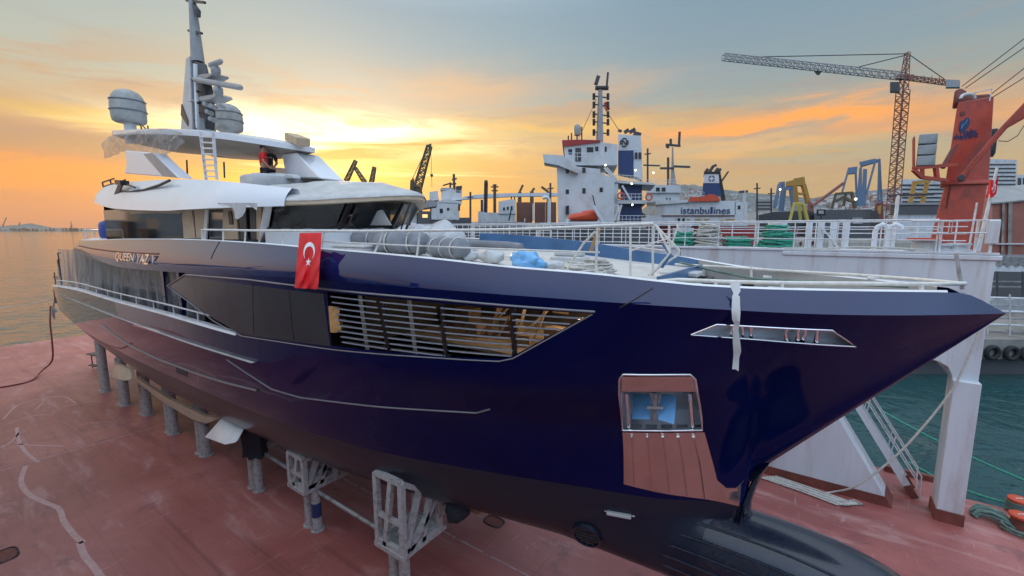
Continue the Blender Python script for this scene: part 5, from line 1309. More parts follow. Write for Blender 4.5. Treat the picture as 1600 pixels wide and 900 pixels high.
# stairs
st=thing('staircase','steep white steel staircase with handrails beside the white buttress','staircase',(3.2,21.6,0))
sa,sb=V((3.62,0,0)),V((.25,0,5.5))
for y in (21.2,22.0):
    mb=MB(); mb.bar(V((sa.x,y,.02)),V((sb.x,y,5.5)),.05,.24); sg_=mb.build('stringer',M['dockwhite'],st)
    mb=MB(); mb.bar(V((sa.x,y,.03)),V((sa.x-.27,y,.47)),.056,.246); mb.build('stringer_foot',M['rustred'],sg_)
for k in range(21):
    t=(k+.6)/21; p=sa.lerp(sb,t); mb=MB(); mb.box((p.x,21.6,p.z),(.2,.76,.03)); mb.build('tread',M['dockwhite'] if k>1 else M['rustred'],st)
for y in (21.2,22.0):
    for h in (.9,.5):
        mb=MB(); a=V((sa.x+.1,y,.05+h)); b=V((sb.x+.1,y,5.5+h)); mb.tube(([V((sa.x+.12,y,.05))] if h>.6 else [])+[a,b],.025,6); mb.build('handrail',M['rail'],st)
    for t in (.25,.5,.75): p=sa.lerp(sb,t); mb=MB(); mb.cyl((p.x,y,p.z),(p.x+.1,y,p.z+.9),.02,6); mb.build('baluster',M['rail'],st)
# railings along the wing wall
def railing(label,y,x0,x1,step,zt=10.33,z0=9.27,r=.032,mids=(.36,.7),group='railings on the dock wing wall',pr=.024):
    t=thing('railing',label,'railing',((x0+x1)/2,y,z0),0,group)
    mb=MB(); mb.tube([(x0,y,zt),(x1,y,zt)],r,8); mb.build('top_rail',M['rail'],t)
    for m in mids: mb=MB(); mb.tube([(x0,y,lerp(z0,zt,m)),(x1,y,lerp(z0,zt,m))],r*.7,6); mb.build('mid_rail',M['rail'],t)
    post=None
    for x in np.arange(x0,x1+.01,step):
        if post is None: mb=MB(); mb.cyl((x,y,z0),(x,y,zt),pr,6); post=mb.build('post',M['rail'],t); px0=x
        else:
            c=post.copy(); COL.objects.link(c); c.parent=t; c.location=(x-px0,0,0)
    return t
railing('long white rail along the near edge of the wing wall above the yacht bow',YL+.1,-40,3.2,1.35)
railing('close set white picket railing on the far wing wall edge behind the yacht foredeck',23.5,-40,-5,.5,mids=(.06,.5))
railing('open white rail on the far edge of the wing wall behind the rope piles',23.5,-4.6,4.5,1.1,mids=(.3,.55,.8))
t=thing('railing_gate','pair of small white gate frames in the rail near the wing wall end','gate',(3.9,YL+.1,9.27))
for x0,x1 in ((2.5,3.45),(3.52,4.6)):
    mb=MB(); mb.tube([(x0,YL+.05,9.9),(x0,YL+.05,10.3),(x1,YL+.05,10.3),(x1,YL+.05,9.9)],.03,6,closed=True); mb.build('gate_leaf',M['rail'],t)
for x in (3.3,4.15,4.5):
    mb=MB(); mb.cyl((x,YL+.2,9.25),(x,YL+.2,10.3),.04,8); mb.build('gate_post',M['rail'],t)
mb=MB(); mb.bb((4.35,YL+.0,9.55),(4.62,YL+.25,10.3)); mb.build('white_cabinet',M['dockwhite'],None,bevel=.02,label='narrow white cabinet on the very end of the wing wall rail',cat='cabinet')
# flag on the pole
fp=atY(1535,352,21.2)
t=thing('flagpole','white flagpole at the wing wall end carrying a small flag','flagpole',(fp.x,21.2,9.27))
mb=MB(); tp=atY(1558,262,21.2); mb.tube([(fp.x-.02,21.2,9.27),tuple(tp)],[.06,.035],8); mb.build('pole',M['rail'],t)
mb=MB(); mb.cyl((fp.x-.25,21.2,9.27),(fp.x-.2,21.2,10.9),.03,6); mb.build('halyard_post',M['rail'],t)
FQ=[(1560.5,275.),(1557.,302.),(1540.,312.),(1546.,285.)]   # hoist top, hoist bottom, fly bottom, fly top
def f2(u,v,off):
    a=[lerp(FQ[0][k],FQ[3][k],u) for k in (0,1)]; b=[lerp(FQ[1][k],FQ[2][k],u) for k in (0,1)]
    return atY(lerp(a[0],b[0],v),lerp(a[1],b[1],v)+2.5*math.sin(u*5),21.2+.16*math.sin(u*6.5+v*2)*u-off)
flag_cloth('waving_flag','small waving red flag with white crescent on the pole beside the red crane',f2,14,10,1.5,1,True)
# rope piles, drums, vents on the wing wall
def pile(px,R,layers,m,label,con,seed,Y=21.3,sq=1.): heap(px,385,Y,R,layers*2,m,label,.034,seed,layers*.048,9.27,'rope_pile',con,'rope piles on the dock wing wall')
pile(1068,.58,13,M['greenrope'],'green rope pile nearest the yacht step rails, left of the white rope',.45,11)
pile(1106,.62,20,M['rope'],'tall pale white rope pile between two green ones',.55,12)
pile(1152,.62,8,M['greenrope'],'low sprawling green rope pile immediately right of white rope',.3,13)
pile(1213,.64,19,M['greenrope'],'tall conical green rope pile capped by a white bollard',.5,14)
for px,lab in ((1068,'white double bollard behind the leftmost green rope pile'),(1213,'white bollard standing inside the tall conical green rope pile')):
    X=atY(px,375,21.3).x; mb=MB(); mb.lathe([(.3,9.27),(.28,9.9),(.27,10.12),(.34,10.16),(.34,10.28),(0,10.3)],(X,21.3,0),16); mb.build('bollard',M['dockwhite'],None,label=lab,cat='bollard')
for k,(px,y0,wd,m,cap,lab) in enumerate(((1443,372,.42,M['film'],M['buoyorange'],'wide pale rope drum with an orange rim on the wing wall'),(1474,381,.26,M['dockwhite'],M['dockwhite'],'small white capstan next to the orange rimmed drum'),(1497,380,.28,M['dockwhite'],M['dockwhite'],'small white capstan nearest the wing wall end'))):
    X=atY(px,388,20.9).x; zt=atY(px,y0,20.9).z; t=thing('capstan',lab,'capstan',(X,20.9,9.27))
    mb=MB(); mb.lathe([(wd*1.25,9.27),(wd*1.25,9.33),(wd*.85,9.36),(wd*.8,lerp(9.3,zt,.5)),(wd*.85,zt-.06)],(X,20.9,0),20); mb.build('drum',m,t)
    mb=MB(); mb.lathe([(wd*.85,zt-.08),(wd*1.15,zt-.06),(wd*1.15,zt),(0,zt+.015)],(X,20.9,0),20); mb.build('top_plate',cap,t)
for px,w_,y0,lab in ((1262,.12,352,'pair of white vent pipes beside the conical green rope pile'),(1300,.12,352,'white vent pipes at the foot of the sloping ladder')):
    t=thing('vent_pipes',lab,'vent pipe',(atY(px,385,22).x,22,9.27))
    for dx in (0,.4): X=atY(px,385,22).x+dx; mb=MB(); mb.cyl((X,22,9.27),(X,22,10.3),w_,10); mb.build('pipe',M['dockwhite'],t)
t=thing('inclined_ladder','white inclined ladder frame on the wing wall deck right of the vent pipes','ladder',tuple(atY(1310,390,21.8)))
for dy in (0,.5):
    mb=MB(); mb.bar(atY(1283,354,21.8+dy),atY(1312,389,21.8+dy),.1,.05); mb.build('stile',M['rail'],t)
for k in range(5):
    q=atY(lerp(1283,1312,(k+.5)/5),lerp(354,389,(k+.5)/5),21.8); mb=MB(); mb.bar(q,q+V((0,.5,0)),.05); mb.build('rung',M['rail'],t)
for px,lab in ((1385,'curved white gooseneck vent on the wing wall left of the red crane'),(1365,'straight white gooseneck vent beside the curved one')):
    X=atY(px,388,22).x; mb=MB(); mb.tube([V((X,22,9.27)),V((X,22,9.95)),V((X+.06,22,10.12)),V((X+.2,22,10.2)),V((X+.34,22,10.12)),V((X+.38,22,9.98))],.09,10); mb.build('gooseneck_vent',M['dockwhite'],None,smooth=60,label=lab,cat='vent')
X=atY(1404,300,22.6).x; t=thing('lamp_post','thin white lamp post on the wing wall left of the red crane','lamp post',(X,22.6,9.27))
mb=MB(); mb.cyl((X,22.6,9.27),(X,22.6,11.3),.06,8); mb.build('post',M['rail'],t); mb=MB(); mb.bar((X-.3,22.6,11.3),(X+1.,22.6,11.3),.08); mb.build('cross_arm',M['dsteel'],t)
pts=[atY(x,y,YL-.1) for x,y in ((1225,388),(1290,389),(1340,386),(1400,388),(1452,391))]; mb=MB(); mb.tube([p+V((0,.3,.0)) for p in pts],.04,6); mb.build('hose',M['rope'],None,label='pale hose lying along the wing wall edge',cat='hose')
# mooring ropes
def catenary(a,b,sag,n=24): return [a.lerp(b,i/n)-V((0,0,sag*4*(i/n)*(1-i/n))) for i in range(n+1)]
A=atZ(1222,755)+V((0,.2,.06)); mid=[atY(1330,770,19.6),atY(1395,715,19.9),atY(1452,655,20.1),atY(1490,600,20.1),atY(1508,560,20.2),atY(1525,530,20.2)]
mb=MB(); P=[A,atZ(1270,772)+V((0,0,.04)),atZ(1300,771)+V((0,0,.06)),atY(1340,758,19.6),atY(1400,712,19.75),atY(1450,658,19.9),atY(1490,605,19.98),atY(1512,560,20.02),atY(1526,527,20.04),atY(1538,480,20.1)]
Q=[]
for i in range(len(P)-1):
    p0,p1,p2,p3=P[max(i-1,0)],P[i],P[i+1],P[min(i+2,len(P)-1)]
    for k in range(6):
        t=k/6; Q.append(.5*((2*p1)+(p2-p0)*t+(2*p0-5*p1+4*p2-p3)*t*t+(3*p1-p0-3*p2+p3)*t**3))
mb.tube(Q+[P[-1]],.035,8); mb.build('mooring_rope',M['rope'],None,smooth=70,label='thick white rope rising from the red deck across the white column',cat='rope')
mb=MB(); 
for k in range(6):
    y=19.15+.09*k; mb.tube([V((-1.3+.1*k,y+.35,.05)),V((.2,y+.12,.06+.03*(k%2))),V((1.2+.12*k,y-.1,.05)),V((1.5+.1*k,y-.02,.05)),V((1.2+.1*k,y+.1,.08))],.032,6)
mb.build('rope_bundle',M['rope'],None,smooth=70,label='bundle of white rope laid in long bights at the buttress foot',cat='rope')
for a,b,lab in (((1375,640),(1700,790),'upper dark green mooring line crossing the water behind the white column'),((1420,722),(1640,790),'lower dark green mooring line running to the orange topped bollards')):
    pa=atZ(*a,-.6) if a[1]<700 else atZ(*a,.3); pb=atZ(*b,-.2) if b[0]>1650 else V((6.6,22.1,.35)); mb=MB(); mb.tube(catenary(pa,pb,.25),.045,6); mb.build('mooring_line',M['greenrope'],None,label=lab,cat='rope',group='green mooring lines')
for i,(px,py,lab) in enumerate(((1589,800,'far one of two short red bollards with orange tops wound in rope'),(1592,826,'near one of two short red bollards with orange tops'))):
    c=atZ(px,py); t=thing('mooring_bollard',lab,'bollard',(c.x,c.y,0),0,'orange topped bollards')
    mb=MB(); mb.lathe([(.26,0),(.24,.05),(.23,.42)],c,20); mb.build('post',M['rustred'],t)
    mb=MB(); mb.lathe([(.23,.42),(.29,.43),(.29,.5),(.26,.52),(0,.525)],c,24); cap=mb.build('cap',M['buoyorange'],t)
    mb=MB(); put_text(mb,'40 TON',.12,.006,c+V((0,0,.53)),(CA,SA,0),(-SA,CA,0),fit=(.24,.08)); mb.build('load_marking',M['flagw'],cap,smooth=0)
    if i==0: mb=MB(); mb.tube([c+V((.29*math.cos(a),.29*math.sin(a),.06+a*.009)) for a in np.linspace(0,2*PI*6,110)],.03,5); mb.build('wound_rope',M['greyrope'],t,smooth=70)
c=atZ(1592,832); coil(0,0,c.y-.1,.42,4,M['greyrope'],'worn green rope looped round the near bollard foot',.04,0.0,'rope_coil',21,.1) if False else None
mb=MB(); rnd=random.Random(5); pts=[]
for k in range(70):
    a=2*PI*k/18; pts.append(V((c.x-.02+(.36+.06*rnd.random())*math.cos(a),c.y+(.36+.05*rnd.random())*math.sin(a),.05+k*.002+.03*rnd.random())))
mb.tube(pts,.04,6); mb.build('rope_coil',M['greyrope'],None,smooth=70,label='worn green rope looped round the near bollard foot',cat='rope')
mb=MB(); c=atZ(1548,812)
for k in range(9):
    y=c.y-.22+.055*k; z=.05+.05*(k%3)+.04*rnd.random()
    mb.tube([V((c.x-.42-.1*rnd.random(),y,z*.6)),V((c.x-.3,y+.12,z+.1)),V((c.x,y+.08*rnd.random(),z+.12+.08*rnd.random())),V((c.x+.3,y-.06,z+.1)),V((c.x+.5,y-.1,.05)),V((c.x+.35,y-.2,.05))],.045,6)
mb.build('rope_heap',M['greyrope'],None,smooth=70,label='heap of worn green rope on the red deck left of the bollards',cat='rope')
# ------------------------------------------------------------------ hull stands
def pipe_pair(t,X,Y,h,r=.155,tilt=0.,paint=None):
    for dx in (-.22,.22):
        mb=MB(); mb.cyl((X+dx,Y,.02),(X+dx+tilt,Y,h),r,16); p=mb.build('column_pipe',M['stand'],t)
        mb=MB(); mb.cyl((X+dx,Y,0),(X+dx,Y,.035),r*1.45,16); mb.build('foot_flange',M['stand'],p)
    if paint: mb=MB(); mb.tube([(X+.22,Y,.5),(X+.22,Y,1.0)],r+.004,14,cap=False); mb.build('paint_smear',paint,t)
SG='steel stands under the hull'
def head(t,X0,X1,Y0,Y1,zb,zo,zi):
    """braced box: outer face at Y0 (height zo), slopes down to zi at Y1"""
    z=zb; w=.13
    c=[V((X0,Y0,z)),V((X1,Y0,z)),V((X1,Y1,z)),V((X0,Y1,z))]; tp=[V((X0,Y0,zo)),V((X1,Y0,zo)),V((X1,Y1,zi)),V((X0,Y1,zi))]
    for i in range(4): mb=MB(); mb.bar(c[i],tp[i],w*1.15,w*1.15); mb.build('upright',M['stand'],t)
    for i in range(4):
        mb=MB(); mb.bar(c[i]+V((0,0,.05)),c[(i+1)%4]+V((0,0,.05)),w,w*1.3); mb.build('base_rail',M['stand'],t)
        mb=MB(); mb.bar(tp[i],tp[(i+1)%4],w*1.2,w); mb.build('head_rail',M['stand'],t)
    for a,b in ((c[0].lerp(c[1],.3),tp[0].lerp(tp[1],.62)),(c[1].lerp(c[2],.05),tp[1].lerp(tp[2],.45)),(c[1].lerp(c[2],.15),tp[1].lerp(tp[2],.98)),(c[1].lerp(c[2],.5),tp[1].lerp(tp[2],.75))):
        mb=MB(); mb.bar(a,b,w,w*1.1); mb.build('diagonal_brace',M['stand'],t)
    mb=MB(); mb.bar(c[0].lerp(tp[0],.42),c[1].lerp(tp[1],.42),w*.8,w); mb.build('mid_rail',M['stand'],t)
    mb=MB(); mb.bb((X0-.08,Y0-.1,z-.12),(X1+.08,Y1+.2,z)); mb.build('top_plate',M['stand'],t)
def packing(t,X,Y,z,seed,n=6):
    rn=random.Random(seed)
    for k in range(n):
        mb=MB(); mb.box((X+rn.uniform(-.35,.35),Y+k*.2,z-k*.17+rn.uniform(-.03,.05)),(rn.uniform(.3,.7),.22,.09),rn.uniform(-.5,.5)); mb.build('wood_packing',M['wood'] if k%3 else M['teal'],t,bevel=.01)
t=thing('hull_stand','tall light grey steel stand with braced box head, nearest the bow','hull stand',(-9.2,7.5,0),0,SG)
pipe_pair(t,-9.15,7.55,1.36); head(t,-9.42,-8.42,7.1,8.45,1.48,3.5,2.5); packing(t,-9.0,7.6,3.42,1)
mb=MB(); mb.bb((-9.3,8.5,1.2),(-9.0,12.6,1.5)); mb.build('cross_beam',M['stand'],t)
q=atY(716,792,8.55); mb=MB(); mb.ball(tuple(q),.42,20,0,(.75,.8,.95),.6); mb.build('dark_cloth',M['darkcloth'],t,smooth=70)
for px,py,Y,m in ((645,742,7.9,'teal'),(665,748,8.2,'teal'),(690,762,8.4,'wood'),(715,770,8.6,'wood'),(745,795,8.9,'wood'),(710,762,8.5,'teal')):
    q=atY(px,py,Y); mb=MB(); mb.box(q,(.3,.3,.12),random.uniform(-.6,.6)); mb.build('wood_packing',M[m],t,bevel=.01)
t=thing('hull_stand','shorter box headed steel stand with a blue paint smear, second from the bow','hull stand',(-13.5,7.5,0),0,SG)
pipe_pair(t,-13.4,7.5,1.5,paint=M['navy2']); head(t,-13.95,-13.1,7.12,8.2,1.62,2.72,2.4); packing(t,-13.6,7.5,2.75,2,4)
mb=MB(); mb.bb((-13.6,8.3,1.3),(-13.3,12.6,1.6)); mb.build('cross_beam',M['stand'],t)
t=thing('hull_stand','steel stand with its top wrapped in dark cloth, third from the bow','hull stand',(-17.4,7.5,0),0,SG)
pipe_pair(t,-17.35,7.5,2.5); mb=MB(); rows=[]
for z,r in ((2.75,.42),(2.5,.5),(2.1,.47),(1.7,.44),(1.45,.5)): rows.append([V((-17.3+r*1.15*math.cos(2*PI*k/24)*(1+.1*math.sin(k*2.7+z)),7.52+r*.8*math.sin(2*PI*k/24)*(1+.1*math.sin(k*1.9)),z+.04*math.sin(k*2.1))) for k in range(24)])
mb.grid(rows,0,True); mb.build('cloth_wrap',M['darkcloth'],t,smooth=70)
mb=MB(); mb.bb((-17.5,7.9,1.5),(-17.2,12.4,1.8)); mb.build('cross_beam',M['stand'],t)
for X,Y,h,lab in ((-22.1,7.5,2.7,'plain twin pipe stand just aft of the pale stabiliser fin'),(-25.8,7.5,2.75,'plain twin pipe stand second aft of the pale stabiliser fin'),(-29.6,7.55,2.9,'twin pipe stand under the middle of the long beige bilge strip'),(-32.3,7.3,3.0,'twin pipe stand between the small aft fin and the bilge strip'),(-36.1,7.3,3.5,'aftmost twin pipe stand beside the small beige fin')):
    t=thing('hull_stand',lab,'hull stand',(X,Y,0),0,SG); pipe_pair(t,X,Y,h-.3,.2); mb=MB(); mb.box((X,Y+.15,h-.3),(.95,.5,.12)); mb.build('head_plate',M['stand'],t); mb=MB(); mb.box((X,Y+.25,h-.14),(.6,.5,.2)); mb.build('wood_packing',M['wood'],t)
for a,b,lab in (((-13.0,7.5,1.42),(-9.7,7.5,1.36),'grey brace pipe between the first and second stands from the bow'),((-17.0,7.7,1.5),(-14.0,7.6,1.5),'grey brace pipe between the second stand and the cloth wrapped one')):
    mb=MB(); mb.cyl(a,b,.065,10); mb.build('brace_pipe',M['galv'],None,label=lab,cat='pipe',group='brace pipes between stands')
t=thing('step_stool','small steel work step standing below the yacht stern','step',tuple(atZ(150,572)))
for p,q in (((142,545),(145,574)),((160,555),(161,580)),((152,548),(153,576))):
    mb=MB(); a=atZ(*q); mb.bar(a,V((a.x,a.y,1.1)),.06); mb.build('leg',M['dsteel'],t)
c=atZ(152,576); mb=MB(); mb.box((c.x,c.y,1.1),(1.1,.6,.06),.2); mb.build('platform',M['dsteel'],t); mb=MB(); mb.box((c.x+.3,c.y-.2,.35),(.9,.3,.05),.2); mb.build('step_tread',M['dsteel'],t)
# hoses and ropes at the stern
p0=atY(79,478,6.6); mb=MB(); P=[p0,p0+V((.1,-.15,-1.2)),V((p0.x+.25,p0.y-.2,2.4)),V((p0.x+.1,p0.y-.3,.9)),atZ(66,585)+V((0,0,.25)),atZ(50,595)+V((0,0,.04)),atZ(20,603)+V((0,0,.04)),atZ(-30,610)+V((0,0,.04))]
Q=[]
for i in range(len(P)-1):
    a,b,c_,d_=P[max(i-1,0)],P[i],P[i+1],P[min(i+2,len(P)-1)]
    for k in range(6):
        t_=k/6; Q.append(.5*((2*b)+(c_-a)*t_+(2*a-5*b+4*c_-d_)*t_*t_+(3*b-a-3*c_+d_)*t_**3))
mb.tube(Q+[P[-1]],.05,6); mb.build('hose',M['rustred'],None,smooth=70,label='long dark hose hanging from the stern and snaking over the red deck',cat='hose')
mb=MB(); mb.tube(catenary(atY(92,465,6.5),atY(-40,476,6.0),.5),.03,5); mb.build('stern_line',M['rope'],None,label='thin tan line running out over the water from the stern',cat='rope')
mb=MB(); q=atY(82,478,6.55); rows=[[q+V((dx*.9,-.06*math.sin(k+dx*9),-k*.16-.05*abs(dx))) for dx in (-.25,-.12,0,.12,.25)] for k in range(7)]; mb.grid(rows); mb.build('hanging_cloth',M['greybag'],None,smooth=70,label='ragged grey cloth hung over the swim platform corner',cat='cloth')
# ================================================================== HARBOUR BEYOND
LF,LR=V((-SA,CA,0)),V((CA,SA,0))
def atH(x,y,h):
    d=ray(x,y); return EYE+d*(h/(d.x*LF.x+d.y*LF.y))
def sil(mb,pts,h,th,mi=0):
    u=(sum(p[0] for p in pts)/len(pts)-800)/690*.9
    return mb.prism([atH(x,y,h) for x,y in pts],(LF+LR*u).normalized()*th,mi)   # built square to the line of sight from the dock
def rect(mb,x0,y0,x1,y1,h,th,mi=0): return sil(mb,((x0,y0),(x1,y0),(x1,y1),(x0,y1)),h,th,mi)
def hpart(name,m,par,shapes,h,th,bevel=0):
    mb=MB()
    for s in shapes:
        if len(s)==4 and not isinstance(s[0],tuple): rect(mb,*s,h,th)
        else: sil(mb,s,h,th)
    return mb.build(name,m,par,bevel=bevel,smooth=0)
def hthing(name,label,cat,x,h,z=-1.6,group=None):
    p=atH(x,359,h); return thing(name,label,cat,(p.x,p.y,z),0,group)
def hb(mb,a,b,h,w,mi=0,dh=0.): return mb.bar(atH(*a,h),atH(*b,h+dh),w,None,mi)
def winrow(par,h,m,rects,name='window'):
    for r in rects: hpart(name,m,par,[r],h-.06,.1)
def railpx(par,h,x0,x1,yt,yb,n,r=.035,mids=1,name='deck_rail',dy=0.):
    mb=MB()
    for k in range(mids+1):
        t=k/(mids+1); mb.tube([atH(x0,lerp(yt,yb,t),h),atH(x1,lerp(yt,yb,t)+dy,h)],r,5)
    for i in range(n+1): x=lerp(x0,x1,i/n); d=dy*i/n; mb.cyl(atH(x,yt+d,h),atH(x,yb+d,h),r,5)
    return mb.build(name,M['rail'],par)
# ---------------- cargo ship with the tall white bridge
h=62.
t=hthing('cargo_ship','white cargo ship bridge with blue funnel and red edged roof behind the dock wall','ship',930,h)
hull_=hpart('hull',M['greyhull'],t,[(862,356,1030,420)],h+.4,16)
hpart('accommodation_block',M['farwhite'],t,[((870,257),(938,264),(938,270),(960,280),(960,352),(872,352))],h,13)
hpart('bridge_wing',M['farwhite'],t,[((848,241),(880,243),(904,262),(904,271),(872,258),(850,254))],h-.8,3.)
br=hpart('wheelhouse',M['farwhite'],t,[((881,228),(940,222),(965,226),(965,258),(884,258))],h+.8,9)
hpart('roof_edge',M['farred'],br,[((878,219),(905,218),(938,219),(938,222),(879,229))],h+.6,9.5)
winrow(br,h+.8,M['farglass'],[(888,233,894,241),(917,230,927,238),(930,229,935,236),(945,229,948,237)])
hpart('bridge_door',M['dsteel'],br,[(899,231,908,252)],h+.72,.1)
winrow(t,h,M['farglass'],[(884,263,889,271),(910,262,915,270),(884,296,889,303),(910,294,915,302),(937,293,942,300)])
railpx(t,h-.3,888,945,239,251,8)
hpart('aft_decks',M['farwhite'],t,[((932,279),(1012,285),(1024,287),(1024,289),(932,284)),((957,312),(1010,313),(1010,318),(957,318)),((938,284),(966,287),(966,345),(938,345))],h+.5,10)
for a,b in (((944,262),(962,284)),((948,262),(966,284)),((972,290),(985,312)),((960,345),(967,320)),((964,345),(971,320))):
    mb=MB(); hb(mb,a,b,h+.1,.22); mb.build('outside_stair',M['rail'],t)
winrow(t,h+.4,M['farglass'],[(941,287,944,296),(951,288,955,300),(947,262,950,272)],'side_door')
for x,y in ((970,306),(1014,308)):
    mb=MB(); q=atH(x,y,h-.3); mb.tube([q+LR*(.42*math.cos(a))+V((0,0,.42*math.sin(a))) for a in np.linspace(0,2*PI,17)[:-1]],.1,6,closed=True); mb.build('life_ring',M['buoyorange'],t)
railpx(t,h+.3,933,1003,271,281,12,dy=5); railpx(t,h+.3,958,1010,303,313,9); railpx(t,h+.2,942,1015,337,348,12)
fn=hpart('funnel',M['farwhite'],t,[((966,210),(1001,212),(1003,236),(966,235))],h+2,3.6)
hpart('funnel_lower',M['navy2'],fn,[((966,235),(990,235),(990,275),(966,270)),((970,287),(1003,289),(1003,345),(968,345))],h+1.9,3.5)
hpart('funnel_side',M['farwhite'],fn,[((990,235),(1003,236),(1004,281),(990,275))],h+2.,3.5)
hpart('funnel_top',M['black'],fn,[((964,207),(1004,212),(1002,209),(992,206),(970,205)),])if False else None
mb=MB()
for a,b in (((968,206),(969,203)),((976,207),(982,203)),((984,207),(992,202)),((990,208),(1001,211))): mb.bar(atH(*a,h+3),atH(*b,h+3),.5,.5)
mb.build('exhaust_pipes',M['dsteel'],fn)
winrow(fn,h+1.9,M['farglass'],[(992,238,996,248),(998,238,1002,248)],'funnel_louvre')
mb=MB(); c=atH(975.5,222.5,h+1.85); R_=.62
for k in range(4):
    a0=k*PI/2+.95; P=[];
    for a in np.linspace(a0,a0+1.2,8): P.append(a)
    mb.grid([[c+LR*(r*math.cos(a))+V((0,0,r*math.sin(a))) for a in P] for r in (R_*.72,R_)])
for a,b in (((-.3,-.35),(-.3,.35)),((-.3,.35),(.3,-.35)),((.3,-.35),(.3,.35))): mb.bar(c+LR*a[0]+V((0,0,a[1])),c+LR*b[0]+V((0,0,b[1])),.15,.02,up=LF)
mb.build('funnel_emblem',M['black'],fn,smooth=0)
mm=MB(); mm.tube([atH(937,221,h+3),atH(938,140,h+3)],[.55,.3],8); mo=mm.build('signal_mast',M['greymast'],t)
mb=MB(); rect(mb,930,134,951,137,h+2.5,1.2); mb.build('mast_platform',M['dsteel'],mo); mb=MB(); hb(mb,(931,132),(935,119),h+2.6,.5); mb.build('mast_radar',M['dsteel'],mo); mb=MB(); hb(mb,(948,135),(950,113),h+2.6,.22); mb.build('mast_top_pole',M['dsteel'],mo)
for y in (150,163,178,190,206):
    mb=MB(); hb(mb,(928,y),(950,y+3),h+3,.16); mb.build('yard_arm',M['dsteel'],mo)
    for x in (928,950): mb=MB(); hb(mb,(x,y-4),(x,y+6),h+3,.3); mb.build('mast_lantern',M['black'],mo)
mb=MB(); hb(mb,(946,160),(950,172),h+3.2,.5); mb.build('red_lantern',M['farred'],mo)
mb=MB(); mb.tube([atH(932,155,h+3),atH(905,215,h+3)],.04,4); mb.build('mast_stay',M['black'],mo); mb=MB(); mb.tube([atH(942,165,h+3),atH(968,205,h+3)],.04,4); mb.build('mast_stay',M['black'],mo)
mb=MB(); c=atH(902,203,h+2); mb.lathe([(0,-.9),(.45,-.7),(.5,.1),(.4,.6),(0,.85)],c,14); mb.cyl(c+V((0,0,-1.7)),c,.16,8); mb.build('radome',M['greymast'],t,smooth=60)
for x,y0 in ((909,198),(888,212),(893,208)): mb=MB(); hb(mb,(x,y0),(x,220),h+2,.14); mb.build('aerial',M['dsteel'],t)
for x,y in ((946,258),(993,266),(1021,270),(987,287),(988,320)):
    mb=MB(); mb.ball(atH(x,y,h-.4),.13,8); mb.build('deck_lamp',M['lampglow'],t)
lb=hthing('lifeboat','enclosed orange lifeboat hung at the white cargo ship side','lifeboat',908,h-3,7.)
mb=MB(); sil(mb,((886,345),(887,339),(893,334),(908,332),(912,329),(930,327),(934,332),(936,345)),h-4.,2.6); mb.build('boat_hull',M['buoyorange'],lb,bevel=.35,smooth=60)
for a,b in (((927,322),(944,350)),((888,342),(886,352))): mb=MB(); hb(mb,a,b,h-4.4,.4); mb.build('davit_arm',M['dockwhite'],lb)
mb=MB(); hb(mb,(930,322),(926,305),h-4.4,.12); mb.build('davit_boom',M['black'],lb)
hpart('ventilator',M['black'],t,[((884,322),(889,321),(889,334),(884,334))],h-.5,.5)
# ---------------- ferry with lettering
h=80.
t=hthing('ferry','white ferry with blue lettering along its side and a dark blue funnel','ferry',1090,h)
hpart('hull',M['farred'],t,[((1010,352),(1180,352),(1180,420),(1010,420))],h+.6,14)
up=hpart('superstructure',M['farwhite'],t,[((1024,319),(1030,315),(1150,314),(1150,336),(1024,337)),((1010,337),(1168,337),(1168,353),(1010,353)),((1010,300),(1062,300),(1062,316),(1010,316)),((1148,315),(1168,315),(1168,337),(1148,337))],h,12)
hpart('boat_deck',M['farwhite'],up,[((1010,288),(1064,290),(1064,301),(1010,301)),((1024,313),(1092,312),(1092,315),(1024,320))],h-.4,10)
hpart('side_stripe',M['brownhull'],up,[(1034,336.2,1148,338)],h-.15,.1)
winrow(up,h-.4,M['farglass'],[(1025,293,1031,299),(1034,293,1040,299)],'bridge_window'); winrow(up,h,M['farglass'],[(1059,341,1063,346),(1066,341,1070,346),(1153,321,1157,327),(1041,309,1043,312),(1046,309,1048,312)])
winrow(up,h,M['yellow'],[(1073,342,1078,344),(1086,342,1096,344),(1100,342,1108,344),(1125,344,1131,346),(1134,342,1148,344)],'yellow_panel')
mb=MB(); a=atH(1066,329,h-.1); b=atH(1140,329.5,h-.1); up_=V((0,0,1)); put_text(mb,'istanbul',2.,.08,atH(1088,328.6,h-.1),LR,up_,fit=(44*h/690*1.06,1.22*h/690*11*.75)); mb.build('ship_lettering',M['navy2'],up,smooth=0)
mb=MB(); put_text(mb,'lines',2.,.08,atH(1126.5,328.6,h-.1),LR,up_,fit=(27*h/690*1.06,1.22*h/690*11*.75)); mb.build('ship_lettering',M['farred'] if False else M['navy2'],up,smooth=0)
fn=hpart('funnel',M['navy2'],t,[((1099,285),(1123,285),(1128,305),(1097,305))],h+3,4.5)
hpart('funnel_band',M['farwhite'],fn,[((1101,272),(1123,272),(1124,286),(1099,286))],h+2.95,4.6); hpart('funnel_cap',M['black'],fn,[((1100,268),(1126,268),(1126,272),(1100,272))],h+2.9,4.7)
hpart('funnel_casing',M['black'],fn,[((1123,270),(1126,271),(1134,313),(1127,313))],h+3.2,3)
mb=MB(); c=atH(1112,279,h+2.9)
for k in range(4): mb.grid([[c+LR*(r*math.cos(a))+V((0,0,r*math.sin(a))) for a in np.linspace(k*PI/2+.2,k*PI/2+1.4,6)] for r in (.36,.58)])
mb.build('funnel_emblem',M['navy2'],fn,smooth=0)
mb=MB()
